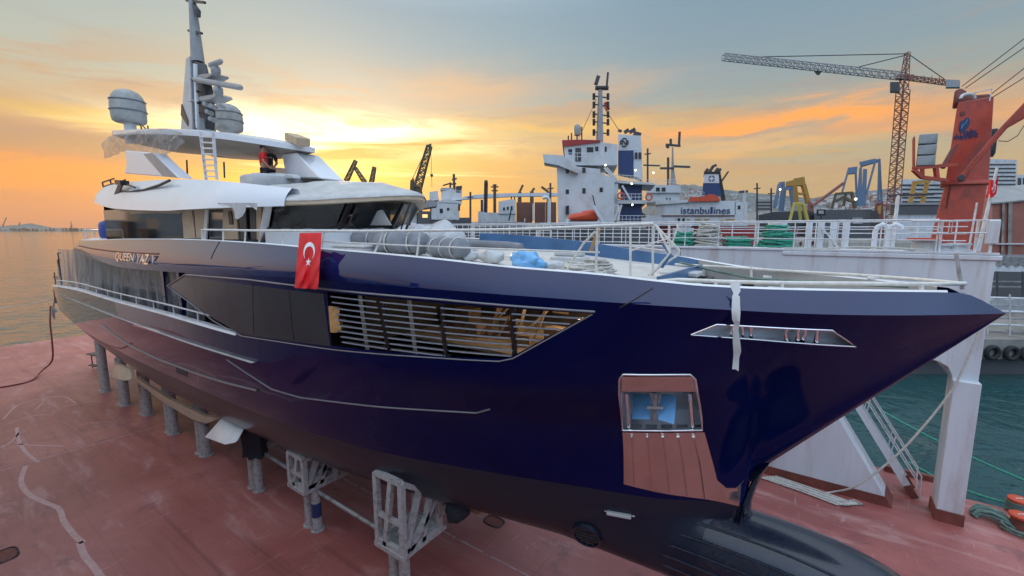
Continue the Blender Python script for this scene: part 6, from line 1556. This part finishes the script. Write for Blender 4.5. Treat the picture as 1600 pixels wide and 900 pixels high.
for a,b in (((1109,268),(1114,260)),((1114,260),(1119,258)),((1118,268),(1122,263)),((1103,268),(1106,264)),((1122,268),(1126,264))): hb(mb,a,b,h+4,.45)
mb.build('exhaust_pipes',M['dsteel'],fn); mb=MB(); hb(mb,(1127,284),(1138,268),h+4,.25); mb.build('crane_boom',M['dsteel'],fn)
hpart('orange_raft',M['buoyorange'],t,[((1075,315),(1078,308),(1100,307),(1108,303),(1117,304),(1124,310),(1125,314))],h-.5,3)
mm=MB(); sil(mm,((1047,290),(1049,262),(1050,230),(1052,230),(1053,262),(1057,290)),h+2,.9); mo=mm.build('fore_mast',M['greymast'],t)
for a,b in (((1040,226),(1063,228)),((1031,263),(1053,263)),((1053,260),(1078,261)),((1061,226),(1062,206)),((1048,226),(1048,217)),((1041,228),(1045,231)),((1044,290),(1044,246)),((1005,258),(1031,259))):
    mb=MB(); hb(mb,a,b,h+2,.35 if a[0]!=1005 else .25); mb.build('mast_yard',M['dsteel'],mo)
for x0,x1,yt,yb in ((1010,1062,281,289),(1064,1100,300,312)): railpx(t,h-.3,x0,x1,yt,yb,6)
for x0,x1,m in ((1012,1020,M['farred']),(1042,1050,M['farred']),(1051,1065,M['farwhite']),(1068,1084,M['farwhite']),(1086,1094,M['rustred']),(1122,1150,M['farred'])): hpart('container_front',m,t,[(x0,356,x1,384)],h-.8,1.2)
# ---------------- vessels between yacht roof and cargo ship
h=95.
t=hthing('workboat','white workboat with domed deckhouse seen just right of the yacht roof','boat',720,h)
hpart('hull',M['greyhull'],t,[((640,340),(735,340),(735,372),(640,372))],h+.3,10)
hpart('deckhouse',M['farwhite'],t,[((672,319),(690,316),(718,317),(718,343),(672,343)),((684,314),(700,311),(722,315),(720,319),(684,318))],h,9)
hpart('tower_block',M['farwhite'],t,[((671,300),(684,298),(686,312),(671,314)),((689,300),(702,296),(722,297),(722,312),(689,314))],h+2,7)
winrow(t,h,M['farglass'],[(687,326,692,333),(698,325,702,329),(716,319,719,329)])
hpart('pilot_deck',M['dsteel'],t,[((712,291),(722,290),(720,302),(713,301))],h+2,3)
mb=MB(); mb.tube([atH(710,298,h+4),atH(709,272,h+4)],.28,6); mo=mb.build('mast',M['dsteel'],t)
for a,b in (((706,281),(714,279)),((704,288),(713,287)),((692,290),(705,286)),((703,297),(704,285))): mb=MB(); hb(mb,a,b,h+4,.3); mb.build('mast_yard',M['dsteel'],mo)
for x in (692,697,702,706): mb=MB(); mb.ball(atH(x,297,h+3),.6,8); mb.build('deck_gear',M['greymast'],t)
t=hthing('canopy_platform','flat grey landing canopy on posts tucked behind the yacht roof edge','canopy',660,70.)
hpart('canopy',M['greymast'],t,[((640,319),(672,312),(684,316),(682,322),(640,329))],70,6)
for x in (651,672): hpart('post',M['dsteel'],t,[(x,324,x+2,352)],70.5,.3)
hpart('back_panel',M['farwhite'],t,[(638,326,651,352)],72,1)
h=105.
t=hthing('trawler','low white trawler with three dark portholes left of the red container stack','boat',775,h)
hpart('hull',M['farwhite'],t,[((747,330),(760,332),(806,333),(806,352),(747,352))],h,9)
hpart('deckhouse',M['farwhite'],t,[((779,315),(800,311),(806,312),(806,334),(779,334))],h-.3,7)
hpart('funnel',M['navy2'],t,[(751,312,755,331)],h,2)
winrow(t,h-.3,M['farglass'],[(786,324,789,329),(792,323,795,328),(798,322,801,328)],'porthole')
mb=MB(); hb(mb,(773,345),(773,288),h+3,.5); mo=mb.build('mast',M['dsteel'],t)
for y,w_ in ((292,6),(298,5),(289,3)): mb=MB(); hb(mb,(773-w_,y),(773+w_,y),h+3,.3); mb.build('mast_yard',M['dsteel'],mo)
mb=MB(); hb(mb,(757,335),(758,285),h+4,.35); hb(mb,(760,335),(761,285),h+4,.35); hb(mb,(757,285),(762,284),h+4,.8); mb.build('lattice_post',M['dsteel'],t)
mb=MB(); hb(mb,(795,345),(800,322),h-2,.3); mb.build('derrick',M['black'],t)
t=hthing('container_stack','wall of rust red containers left of the white cargo ship bridge','containers',835,115.)
for x0,x1 in ((807,831.5),(835.5,852),(852.3,869)): hpart('container',M['brownhull'],t,[(x0,316,x1,350)],115,6)
hpart('support_frame',M['rail'],t,[(832,318,835,345)],114,1)
t=hthing('conveyor_bridge','long pale enclosed conveyor bridge crossing behind the trawler','bridge',800,150.)
hpart('gallery',M['dockwhite'],t,[((725,307),(745,304),(790,302),(872,301),(872,306),(800,307),(745,310),(720,312))],150,3)
for x in (798,803,858): hpart('leg',M['dsteel'],t,[(x,303,x+2,350)],151,1.5)
mb=MB(); mb.tube([atH(x,y,100) for x,y in ((858,350),(858,312),(856,309),(852,308),(848,310))],.4,8); mb.build('swan_neck_pipe',M['rail'],None,label='tall white swan neck pipe standing before the red containers',cat='pipe')
# ---------------- distant luffing and portal cranes
def lattice(mb,a,b,h,w,n,r,tw=1.):
    a=atH(*a,h); b=atH(*b,h); d=(b-a).normalized(); s=d.cross(LF).normalized(); f=LF
    C=lambda t,i,j: a.lerp(b,t)+s*(w/2*i*lerp(1,tw,t))+f*(w/2*j*lerp(1,tw,t))
    for i,j in ((-1,-1),(1,-1),(-1,1),(1,1)): mb.bar(C(0,i,j),C(1,i,j),r*1.4)
    for k in range(n):
        t0,t1=k/n,(k+1)/n
        for j in (-1,1): mb.bar(C(t0,-1 if k%2 else 1,j),C(t1,1 if k%2 else -1,j),r); mb.bar(C(t1,-1,j),C(t1,1,j),r)
        for i in (-1,1): mb.bar(C(t0,i,-1 if k%2 else 1),C(t1,i,1 if k%2 else -1),r)
M['farcrane']=mat('far_crane_dark',(.1,.085,.05),.7,var=.2)
h=260.
t=hthing('harbour_crane','tall slewing harbour crane with raised lattice jib right of the yacht roof','crane',655,h)
mb=MB(); lattice(mb,(650,302),(671,228),h,4.2,14,.42,.6); jb=mb.build('jib',M['farcrane'],t)
mb=MB(); sil(mb,((668,226),(674,224),(674,231),(670,232)),h,2); mb.build('jib_head',M['farcrane'],jb)
hpart('tower',M['farcrane'],t,[((641,282),(647,278),(648,305),(640,305))],h,4); hpart('machinery_house',M['farcrane'],t,[((647,292),(656,290),(660,300),(660,345),(640,345),(640,304))],h+1,6)
mb=MB(); mb.tube([atH(673,228,h),atH(675,293,h)],.18,4); hb(mb,(674,272),(675,276),h,1.4); mb.build('hoist_rope',M['farcrane'],jb)
mb=MB(); mb.tube([atH(644,280,h),atH(668,230,h)],.2,4); mb.build('luffing_rope',M['farcrane'],jb)
h=420.
for (a,b,lab) in (((541,283),(556,251),'leftmost of three hazy jibs above the yacht roof'),((570,285),(555,262),'short back leaning jib paired with the leftmost hazy one'),((580,288),(585,261),'upright hazy jib right of the paired jibs')):
    t=hthing('distant_jib_crane',lab,'crane',a[0],h,-1.6,'hazy jib cranes over the yacht roof')
    mb=MB(); lattice(mb,a,b,h,3.4,8,.5,.7); mb.build('jib',M['farcrane'],t)
    hpart('tower',M['farcrane'],t,[((a[0]-3,a[1]-2),(a[0]+3,a[1]-2),(a[0]+4,352),(a[0]-4,352))],h+1,3)
for a,b,lab in (((812,300),(817,289),'tiny jib above the conveyor bridge, left of three'),((831,299),(835,294),'shortest tiny jib above the conveyor bridge'),((857,300),(846,292),'tiny left leaning jib above the conveyor bridge beside the cargo ship')):
    mb=MB(); hb(mb,a,b,330,1.6); hb(mb,(a[0],a[1]),(a[0],345),330,2.); mb.build('distant_jib_crane',M['farcrane'],None,label=lab,cat='crane',group='tiny jibs above the conveyor bridge')
# tower crane
h=130.
M['tcrane']=mat('tower_crane_red',(.25,.1,.075),.6,var=.15)
t=hthing('tower_crane','tall reddish lattice tower crane with long jib pointing left','crane',1405,h)
mb=MB(); lattice(mb,(1393,352),(1411,142),h,2.1,30,.16); mb.build('mast',M['tcrane'],t)
mb=MB(); lattice(mb,(1411,142),(1418,82),h,1.6,8,.14,.5); mb.build('tower_head',M['tcrane'],t)
mb=MB(); lattice(mb,(1408,119),(1130,89),h,1.6,44,.13,.9); jb=mb.build('jib',M['greymast'],t)
mb=MB(); lattice(mb,(1414,121),(1492,131),h,1.0,14,.13); mb.build('counter_jib',M['tcrane'],t)
hpart('counterweight',M['galv'],t,[((1478,124),(1500,125),(1500,136),(1478,136))],h-.6,2); hpart('operator_cab',M['dsteel'],t,[(1391,128,1406,143)],h-1.2,1.8)
mb=MB(); hb(mb,(1402,121),(1425,121),h,1.2); mb.build('slewing_ring',M['tcrane'],t)
for a,b in (((1416,84),(1180,89)),((1416,86),(1340,105)),((1419,84),(1476,124))): mb=MB(); mb.tube([atH(*a,h),atH(*b,h)],.13,4); mb.build('tie_bar',M['dsteel'],t)
hpart('trolley',M['dsteel'],t,[((1272,110),(1284,111),(1280,116),(1276,115))],h,1)
for x in (1432,1444,1456,1468): mb=MB(); hb(mb,(x,125),(x,118),h,.12); mb.build('rail_post',M['dsteel'],t)
# red dockside crane
h=32.
t=hthing('dockside_crane','big red dockside crane with shipyard lettering and raised boom at right edge','crane',1490,h,1.8)
col=MB(); sil(col,((1497,160),(1553,150),(1545,283),(1478,283)),h,2.6); co=col.build('column_upper',M['redcrane'],t,bevel=.06)
mb=MB(); sil(mb,((1478,287),(1544,284),(1524,395),(1519,470),(1440,470),(1452,388)),h-.1,2.8); mb.build('column_base',M['redcrane'],t,bevel=.06)
mb=MB(); sil(mb,((1470,283),(1548,281),(1548,287),(1470,289)),h-.3,3.2); mb.build('turntable_flange',M['redcrane'],t,bevel=.03)
mb=MB(); sil(mb,((1485,291),(1487,291),(1481,325),(1479,325)),h-.16,.05); mb.build('column_seam',M['rustred'],t)
mb=MB(); sil(mb,((1489,163),(1492,141),(1502,137),(1510,142),(1513,149),(1524,148),(1546,146),(1550,152),(1549,158),(1497,162)),h+.3,1.8); hd=mb.build('winch_house',M['rustred'],co,bevel=.08)
mb=MB(); mb.tube([atH(1512+11*math.cos(a),154+7*math.sin(a),h-.1) for a in np.linspace(PI,2*PI,12)],.1,6); mb.build('rope_guard',M['rail'],co)
mb=MB(); 
for a,b in (((1517,147),(1550,139)),((1550,139),(1546,158)),((1523,149),(1524,143))): hb(mb,a,b,h-.2,.06)
mb.build('top_rail',M['rail'],co)
mb=MB(); P=[(1496,283),(1498,276),(1562,200),(1600,160),(1680,95),(1700,100),(1600,184),(1575,198),(1520,262),(1506,283)]; sil(mb,P,h-1.,.7); bo=mb.build('boom',M['redcrane'],t,bevel=.05)
mb=MB(); rr_=atH(1501,278,h-1.05); mb.lathe([(.22,0),(.22,.08),(0,.08)],rr_,14,0,(-LF).to_track_quat('Z','Y').to_matrix()); mb.build('boom_pivot',M['dsteel'],bo)
for k in range(4):
    mb=MB(); q=atH(1513+k*4.5,262-k*5.5,h-1.06); mb.lathe([(.05,0),(.05,.03),(0,.03)],q,8,0,(-LF).to_track_quat('Z','Y').to_matrix()); mb.build('boom_bolt',M['rustred'],bo)
mb=MB(); mb.tube([atH(1505,165,h+.2),atH(1497,220,h+.2),atH(1473,262,h-.2)],.16,6); mb.build('cable_pipe',M['rustred'],co)
pf=MB()
for a,b in (((1427,263),(1495,257)),((1427,265),(1440,277)),((1440,277),(1480,282)),((1462,262),(1464,278)),((1441,263),(1441,276))): hb(pf,a,b,h-.8,.22)
pf=pf.build('side_platform',M['redcrane'],t)
mb=MB(); sil(mb,((1427,214),(1430,213),(1430,264),(1427,264)),h-.9,1.3); mb.build('platform_end_plate',M['redcrane'],pf)
for k in range(3):
    y0=lerp(209,260,k/3); y1=lerp(209,260,(k+.92)/3); x0=lerp(1437,1432,k/3); x1=lerp(1466,1461,k/3)
    mb=MB(); sil(mb,((x0,y0+1),(x1,y0-1),(x1-1.5,y1-1),(x0-1.5,y1)),h-1.0,1.2); mb.build('counterweight_block',M['solar'],pf,bevel=.03)
cb=MB(); sil(cb,((1541,202),(1560,200),(1556,238),(1553,243),(1540,241)),h+.6,1.3); cb=cb.build('operator_cab',M['dsteel'],t,bevel=.05); hpart('cab_window',M['farglass'],cb,[((1546,206),(1556,205),(1553,234),(1545,234))],h+.56,.05)
mb=MB(); c=atH(1507,176,h-.03)
def disc(mb,x,y,rx,ry,rot,hh):
    mb.add([atH(x+rx*math.cos(a)*math.cos(rot)-ry*math.sin(a)*math.sin(rot),y+rx*math.cos(a)*math.sin(rot)+ry*math.sin(a)*math.cos(rot),hh) for a in np.linspace(0,2*PI,25)[:-1]],[list(range(24))])
disc(mb,1504.5,177.5,4.2,3.8,0,h-.03); em=mb.build('crane_emblem_dot',M['rustred'],co,smooth=0)
mb=MB(); mb.add([atH(x,y,h-.03) for x,y in ((1509,184),(1513,183),(1515.5,187),(1515.5,193),(1513,199),(1508,204),(1505,205.5),(1503,209),(1500.5,207),(1498.5,201),(1499,194),(1502,189),(1507,187))],[list(range(13))]); mb.build('crane_emblem',M['navy2'],co,smooth=0)
mb=MB(); mb.tube([atH(x,y,h-.06) for x,y in ((1511,187),(1509,192),(1504,196),(1502,201))],.05,4); mb.build('emblem_stroke',M['bluesteel'],co)
mb=MB(); o=atH(1516,205.5,h-.03); e_=(atH(1526,204,h)-atH(1506,206,h)); put_text(mb,'tadıx',1.,.02,o,e_,V((0,0,1)),bold=.012,fit=(20*h/690,.40)); mb.build('crane_lettering',M['navy2'],co,smooth=0)
mb=MB(); o=atH(1509,213.5,h-.03); put_text(mb,'shipyard',1.,.02,o,e_,V((0,0,1)),bold=.012,fit=(36*h/690,.46)); mb.build('crane_lettering',M['navy2'],co,smooth=0)
for a,b in (((1503,135),(1640,30)),((1508,138),(1650,40)),((1545,150),(1660,60)),((1551,152),(1670,78))): mb=MB(); mb.tube([atH(*a,h),atH(*b,h-1)],.03,4); mb.build('hoist_rope',M['black'],bo)
mb=MB(); mb.tube([atH(x,y,h) for x,y in ((1600,196),(1590,212),(1575,221),(1560,220))],.03,4); mb.build('loose_cable',M['black'],bo)
# quay with fenders
h=34.
t=hthing('quay','old concrete quay with timber and steel face at the right edge','quay',1580,h)
hpart('quay_wall',M['concrete'],t,[((1300,528),(1760,532),(1760,562),(1300,560))],h,60)
hpart('quay_underside',M['greyhull'],t,[((1300,560),(1760,562),(1760,600),(1300,598))],h+.6,60)
for x,y,lab in ((1551,551,'black tyre fender on the quay face, leftmost of the row'),(1581,552,'black tyre fender on the quay face, second of the row'),(1606,553,'black tyre fender on the quay face cut by the frame')):
    mb=MB(); c=atH(x,y,h-.18); R_=.46
    mb.tube([c+LR*(R_*math.cos(a))+V((0,0,R_*math.sin(a))) for a in np.linspace(0,2*PI,29)[:-1]],.17,10,closed=True); mb.build('tyre_fender',M['rubber'],None,smooth=60,label=lab,cat='tyre',group='tyre fenders on the quay')
t=hthing('pipe_rack','white pipe rails and walkways stacked on the quay','pipe rack',1580,h+1,1.8)
for y,r_,m in ((466,.1,'rail'),(478,.06,'galv'),(487,.12,'rail'),(498,.07,'galv'),(508,.1,'rail'),(518,.06,'galv')):
    mb=MB(); mb.tube([atH(1480,y-3,h+1.5),atH(1760,y+5,h+1.5)],r_,6); mb.build('pipe',M[m],t)
for x in (1543,1578,1602): mb=MB(); hb(mb,(x,460),(x,530),h+1.4,.09); mb.build('post',M['rail'],t)
hpart('canvas_cover',M['tarp2'],t,[((1545,470),(1556,466),(1575,469),(1600,467),(1640,470),(1640,486),(1545,486))],h+2,1.2)
t=hthing('open_shed','open fronted dark steel shed with white roof beam on the quay','shed',1580,h+4,1.8)
hpart('roof_beam',M['rail'],t,[((1552,415),(1700,417),(1700,426),(1552,424))],h+4,1.)
hpart('back_wall',M['greyhull'],t,[((1545,424),(1700,426),(1700,470),(1545,468))],h+9,.4)
for x in (1556,1596): hpart('post',M['dsteel'],t,[(x,424,x+4,468)],h+4,.4)
for y in (440,448): mb=MB(); mb.tube([atH(1550,y,h+5),atH(1700,y+2,h+5)],.09,6); mb.build('shelf_pipe',M['galv'],t)
mb=MB()
for k in range(5): hb(mb,(1557+k*13,401),(1557+k*13,416),h+4.2,.55)
hb(mb,(1552,400),(1640,401),h+4.1,.25); mb.build('roof_upstand',M['galv'],t)
# red gabled warehouse and high-rise
h=48.
t=hthing('warehouse','faded red gabled warehouse behind the flagpole','warehouse',1580,h,1.8)
mb=MB(); P=[(1512,470),(1518,330),(1535,298),(1551,318),(1548,470)]; sil(mb,P,h,.5); mb.build('gable_wall',mat('gable_pink',(.5,.2,.14),.7,var=.15,vs=.3),t)
hpart('side_wall',M['shedred'],t,[((1551,318),(1700,305),(1700,480),(1548,480))],h,3)
mb=MB(); mb.add([atH(1549,319,h-.2),atH(1700,305,h-.2),atH(1700,280,h+12),atH(1535,297,h+3)],[(0,1,2,3)]); mb.prism([atH(1549,319,h-.2),atH(1700,305,h-.2),atH(1700,280,h+12),atH(1535,297,h+3)],(0,0,.15)); rf=mb.build('roof',M['shed'],t)
for x0,x1 in ((1576,1582),(1566,1570)): hpart('drain_pipe',M['concrete'],t,[((x0,316),(x1,316),(x1-3,470),(x0-3,470))],h-.15,.1)
hpart('eaves_rail',M['rail'],t,[((1555,380),(1700,380),(1700,382),(1555,382))],h-.3,.2)
h=520.
t=hthing('high_rise','pale high-rise block with dark window bands behind the red crane','high-rise',1557,h,0)
hpart('tower_body',M['farwhite'],t,[((1527,256),(1543,248),(1589,250),(1588,302),(1524,302))],h,20)
for k in range(7): y=256+k*6.2; hpart('window_band',M['farglass'],t,[((1529-k*.5,y),(1587,y),(1587,y+2.4),(1529-k*.5,y+2.4))],h-.4,.5)
t=hthing('apartment_block','low white and grey apartment block just right of the high-rise','building',1595,450.,0)
hpart('block_body',M['farwhite'],t,[(1588,273,1640,330)],450.,15); winrow(t,450.,M['farglass'],[(1590,278,1596,292),(1598,278,1606,292)],'window_bay')
# sheds and gear between the ferry and the red crane
h=110.
t=hthing('grey_barge','long dark grey barge hull lying behind the wing wall rails','barge',1300,h)
hpart('hull',M['greyhull'],t,[((1272,334),(1285,328),(1362,327),(1366,332),(1364,372),(1272,372))],h,14); hpart('hatch_coaming',M['dsteel'],t,[((1185,336),(1210,331),(1262,329),(1272,331),(1272,370),(1185,370))],h+3,12)
for x0,y0,x1,y1 in ((1310,343,1322,352),(1332,340,1348,350)): hpart('hull_gear',M['galv'],t,[(x0,y0,x1,y1)],h-.3,.4)
t=hthing('scrap_pile','jumble of rusty machinery on the quay edge behind the green rope','scrap',1250,90.,0)
rn=random.Random(9)
for k in range(16):
    x=1232+rn.random()*60; y=358+rn.random()*26; w_=3+rn.random()*7; hpart('scrap_piece',M['rustred'] if k%3 else M['galv'],t,[((x,y),(x+w_,y-2),(x+w_-1,y+5),(x+1,y+6))],88+rn.random()*3,1.)
h=140.
t=hthing('gantry_crane','orange yellow gantry crane standing left of the dark barge','crane',1250,h)
hpart('portal_head',M['yellow'],t,[((1240,279),(1257,276),(1259,290),(1241,289)),],h,4); hpart('girder',M['yellow'],t,[((1228,284),(1241,281),(1241,290),(1228,291))],h,3)
for a,b in (((1242,289),(1245,316)),((1255,288),(1263,318))): mb=MB(); hb(mb,a,b,h,1.1); mb.build('leg',M['yellow'],t)
mb=MB(); hb(mb,(1243,302),(1260,304),h,.7); mb.build('tie_beam',M['yellow'],t)
t=hthing('gantry_trestle','bright yellow splayed trestle in front of the gantry crane','trestle',1250,100.)
for a,b in (((1241,318),(1234,345)),((1248,318),(1251,345)),((1255,319),(1262,346))): mb=MB(); hb(mb,a,b,100,.55); mb.build('leg',mat('trestle_yellow',(.5,.42,.08),.5) if 'ty' not in M else M['ty'],t)
M['ty']=bpy.data.materials['trestle_yellow']; hpart('top_beam',M['ty'],t,[((1239,316),(1256,316),(1256,320),(1239,320))],100,1.5)
t=hthing('blue_portal_crane','small dark blue portal crane left of the yellow gantry','crane',1222,160.)
for a,b in (((1218,288),(1210,325)),((1224,288),(1219,330)),((1226,296),(1222,330)),((1236,295),(1240,325)),((1218,287),(1225,286)),((1224,295),(1238,294))): mb=MB(); hb(mb,a,b,160,1.1); mb.build('frame_leg',M['bluesteel'],t)
mb=MB(); mb.ball(atH(1219,296,158),.3,8); mb.build('work_light',M['lampglow'],t)
t=hthing('red_derrick','dark red derrick boom sloping up to the right from the barge','derrick',1290,115.)
mb=MB(); hb(mb,(1268,323),(1318,286),115,.6); mb.build('boom',M['tcrane'],t); hpart('base_house',M['tcrane'],t,[((1262,312),(1270,318),(1274,345),(1262,345))],115,2)
h=230.
t=hthing('shipyard_goliath','pale blue twin portal shipyard crane with tall legs behind the barge','crane',1345,h)
hpart('tower_leg',M['bluesteel'],t,[((1343,262),(1347,260),(1347,322),(1338,322)),((1349,264),(1355,264),(1353,322),(1346,322))],h,3)
hpart('machinery_house',M['bluesteel'],t,[((1325,262),(1340,260),(1339,270),(1323,272)),((1343,253),(1366,248),(1373,249),(1373,252),(1345,260))],h,5)
for a,b in (((1374,248),(1378,330)),((1367,254),(1354,303)),((1325,268),(1316,300)),((1337,270),(1339,318)),((1374,248),(1372,322))): mb=MB(); hb(mb,a,b,h,.9); mb.build('brace_leg',M['bluesteel'],t)
for a,b in (((1300,325),(1306,303)),((1306,303),(1331,301)),((1318,322),(1322,302)),((1331,301),(1336,325)),((1302,316),(1318,308)),((1318,308),(1334,316))): mb=MB(); hb(mb,a,b,h-40,1.); mb.build('lower_frame',M['farcrane'],t)
mb=MB(); mb.ball(atH(1337,311,h-42),.5,8); mb.build('work_light',M['lampglow'],t)
t=hthing('yellow_frame','yellow goal shaped lifting frame left of the red crane','frame',1440,105.)
for a,b in (((1422,318),(1429,286)),((1441,318),(1449,284)),((1427,286),(1452,283)),((1433,305),(1445,304))): mb=MB(); hb(mb,a,b,105,.8); mb.build('frame_bar',M['yellow'],t)
t=hthing('grey_shed','low grey corrugated shed with dark roof line left of the red crane','shed',1430,70.,1.8)
hpart('wall',M['dockwhite'],t,[((1395,334),(1470,334),(1470,375),(1395,375))],70,8); hpart('roof_band',M['greyhull'],t,[((1392,320),(1472,320),(1472,334),(1392,334))],69.6,9); hpart('roof_top',M['shed'],t,[((1392,317),(1472,316),(1472,320),(1392,320))],69.4,9)
t=hthing('tiered_building','white tiered office building partly hidden by the tower crane','building',1430,300.,0)
hpart('office_body',M['farwhite'],t,[(1408,280,1475,322)],300,20)
for k in range(5): hpart('window_band',M['farglass'],t,[(1410,288+k*6.5,1474,290.5+k*6.5)],299.6,.6)
t=hthing('lamp_post','slim white quay lamp post right of the ferry lettering','lamp post',1164,75.)
mb=MB(); hb(mb,(1163,352),(1163,297),74,.4); mb.build('post',M['rail'],t); mb=MB(); hb(mb,(1155,300),(1168,299),74,.35); mb.build('lamp_arm',M['dsteel'],t)
t=hthing('black_sign','small black framed sign standing on the barge','sign',1283,105.)
hpart('board',M['black'],t,[(1276,327,1290,337)],104,.3); hpart('panel',M['solar'],t,[(1279,329,1287,334)],103.8,.15); mb=MB(); hb(mb,(1283,337),(1283,350),104,.3); mb.build('post',M['dsteel'],t)
# ---------------- more of the yard
for x0,x1,yt,h_,lab in ((1408,1424,287,620,'narrow grey apartment block left of the tiered office building'),(1472,1482,283,640,'pale slab block peeping out left of the red crane column'),(1180,1206,312,700,'low grey town building on the slope right of the ferry')):
    t=hthing('town_building',lab,'building',(x0+x1)/2,h_,0,'town buildings behind the shipyard'); hpart('wall',M['shed'],t,[(x0,yt,x1,336)],h_,14)
    for k in range(5): hpart('window_band',M['farglass'],t,[(x0+1.5,yt+3+k*5.2,x1-1.5,yt+5+k*5.2)],h_-.5,.4)
for x,yt,yb,lab in ((1012,232,300,'thin dark pole mast between the cargo ship funnel and the ferry mast'),(1183,286,345,'thin rusty pole mast right of the ferry lamp post'),(1205,294,345,'short pole mast at the left of the blue portal crane'),(860,286,345,'thin pole at the left edge of the cargo ship bridge'),(735,300,350,'thin pole between the workboat and the trawler')):
    t=hthing('pole_mast',lab,'mast',x,118.); mb=MB(); hb(mb,(x,yb),(x,yt),118,.38); mb.build('pole',M['dsteel'],t)
    mb=MB(); hb(mb,(x-5,yt+9),(x+5,yt+8),118,.28); mb.build('yard_arm',M['dsteel'],t)
t=hthing('wheel_loader','rusty brown winch house and drums behind the rails right of the dark barge','winch house',1372,86.,0)
hpart('house',M['rustred'],t,[((1368,318),(1380,316),(1382,372),(1366,372))],86,2.5); hpart('drum_frame',M['dsteel'],t,[((1360,330),(1372,328),(1374,360),(1360,362))],84,1.5); hpart('beacon',M['yellow'],t,[((1372,322),(1377,321),(1376,334),(1371,334))],84,1.)
t.name='winch_house'
for k,(x,y,w_,hh_,m,lab) in enumerate(((700,345,30,8,'greyhull','dark flat barge lying low behind the dock rails, left of the trawler'),(885,352,50,9,'farwhite','white deck cabin roof just above the dock rails under the cargo ship'),(790,348,60,7,'solar','grey work pontoon behind the dock rails below the red containers'))):
    t=hthing('work_pontoon',lab,'pontoon',x,72.+k*3); hpart('deckhouse',M[m],t,[(x-w_/2,y-1,x+w_/2,y+hh_)],72.+k*3,5); hpart('hull',M['greyhull'],t,[(x-w_*.8,y+hh_,x+w_*.8,400)],72.6+k*3,6)
    for j in range(4): mb=MB(); hb(mb,(x-w_/2+j*w_/3,y-1),(x-w_/2+j*w_/3,y-7),72.+k*3,.15); mb.build('stanchion',M['rail'],t)
# ---------------- far land
def ridge(name,pts,h,th,m,label=None):
    mb=MB(); P=[]
    for i in range(len(pts)-1):
        for k in range(6):
            t_=k/6; P.append((lerp(pts[i][0],pts[i+1][0],t_),lerp(pts[i][1],pts[i+1][1],t_)+1.6*mnoise.noise(V((pts[i][0]*.1+k,2,h)))))
    P.append(pts[-1])
    top=[atH(x,y,h) for x,y in P]; base=[V((p.x,p.y,-1.65))-LF*th for p in top]; back=[V((p.x,p.y,-1.65))+LF*th for p in top]
    mb.grid([base,[b.lerp(q,.55)+V((0,0,3*math.sin(i))) for i,(b,q) in enumerate(zip(base,top))],top,back]); return mb.build(name,m,None,kind='structure',smooth=60)
ridge('hillside',((1000,330),(1055,288),(1085,289),(1130,296),(1180,302),(1230,306),(1270,310),(1300,303),(1340,300),(1380,296),(1420,290),(1480,292),(1560,300),(1680,305)),1500.,350,M['hill'])
ridge('far_shore',((-80,353),(-20,353.5),(8,353),(30,351),(45,349),(58,351),(72,355),(100,356.5),(140,357),(200,357)),3200.,200,M['hill'])
ridge('harbour_spit',((430,352),(520,349),(600,348),(680,346),(760,347),(870,348),(1010,340),(1100,335),(1200,330),(1400,330),(1620,335)),430.,30,M['concrete'])
hs=MB(); rn=random.Random(3)
for k in range(900):
    x=rn.uniform(1065,1600); f=rn.random(); yt=np.interp(x,[1065,1085,1130,1180,1230,1270,1300,1340,1380,1420,1480,1600],[291,291,298,304,308,312,305,302,298,292,294,300]); y=lerp(yt+1.2,328,f**1.2); zt_=10+(359-yt)/690*1500
    hh=(10+1150*zt_/350)/(zt_/350-(359-y)/690)-22; w_=rn.uniform(2.,6); c=atH(x,y,hh); s=w_*hh/690; hs.box(c-V((0,0,s*.6)),(s,s,s*rn.uniform(.5,1.2)),-AZ+rn.uniform(-.4,.4),rn.choice((0,0,1,2)))
hs.build('hillside_houses',[M['farwhite'],M['shed'],M['shedred']],None,smooth=0,label='dense pale and reddish houses covering the far hillside at right',cat='houses',kind='stuff')
for i,(x,y0,lean,lab) in enumerate(((4,340,6,'tiny far shore crane at the left frame edge'),(29,347,2.5,'tiny upright crane on the far shore left of the hill'),(111,346,0,'tiny thin mast on the far shore near the blue tank'))):
    mb=MB(); hb(mb,(x,360),(x+1,352),3150,6); hb(mb,(x,354),(x+lean,y0),3150,4); mb.build('far_crane',M['farcrane'],None,label=lab,cat='crane')
mb=MB(); 
for k in range(60):
    x=rn.uniform(-30,130); w_=rn.uniform(1,4); rect(mb,x,360.6-rn.uniform(1.5,5),x+w_,361.4,3000+rn.uniform(0,40),20)
mb.build('waterfront_sheds',M['farcrane'],None,smooth=0,label='dark line of low sheds and tanks along the far left shore',cat='sheds',kind='stuff')
t=hthing('lit_building','yellow lit opening between canopy posts right of the yacht roof','building',664,120.); hpart('glowing_opening',M['litwin'],t,[(660,335,668,350)],119.8,.1); hpart('wall',M['greyhull'],t,[((655,330),(672,330),(672,355),(655,355))],120,4)
# ---------------- the evening air over the harbour
hz_=MB(); hz_.bb((-5200,-5200,-2.6),(5200,5200,190)); hz_=hz_.build('haze',M['white'],None,kind='stuff',smooth=0,label='thin evening haze over the whole harbour',cat='haze')
hm=bpy.data.materials.new('evening_air'); hm.use_nodes=True; t_=NT(hm.node_tree); t_.n.remove(t_.n['Principled BSDF'])
vo=t_.node('ShaderNodeVolumePrincipled'); vo.inputs['Color'].default_value=(.9,.88,.86,1); vo.inputs['Density'].default_value=.00006; vo.inputs['Anisotropy'].default_value=.55
t_.l.new(vo.outputs[0],t_.n['Material Output'].inputs['Volume']); hz_.data.materials.clear(); hz_.data.materials.append(hm)
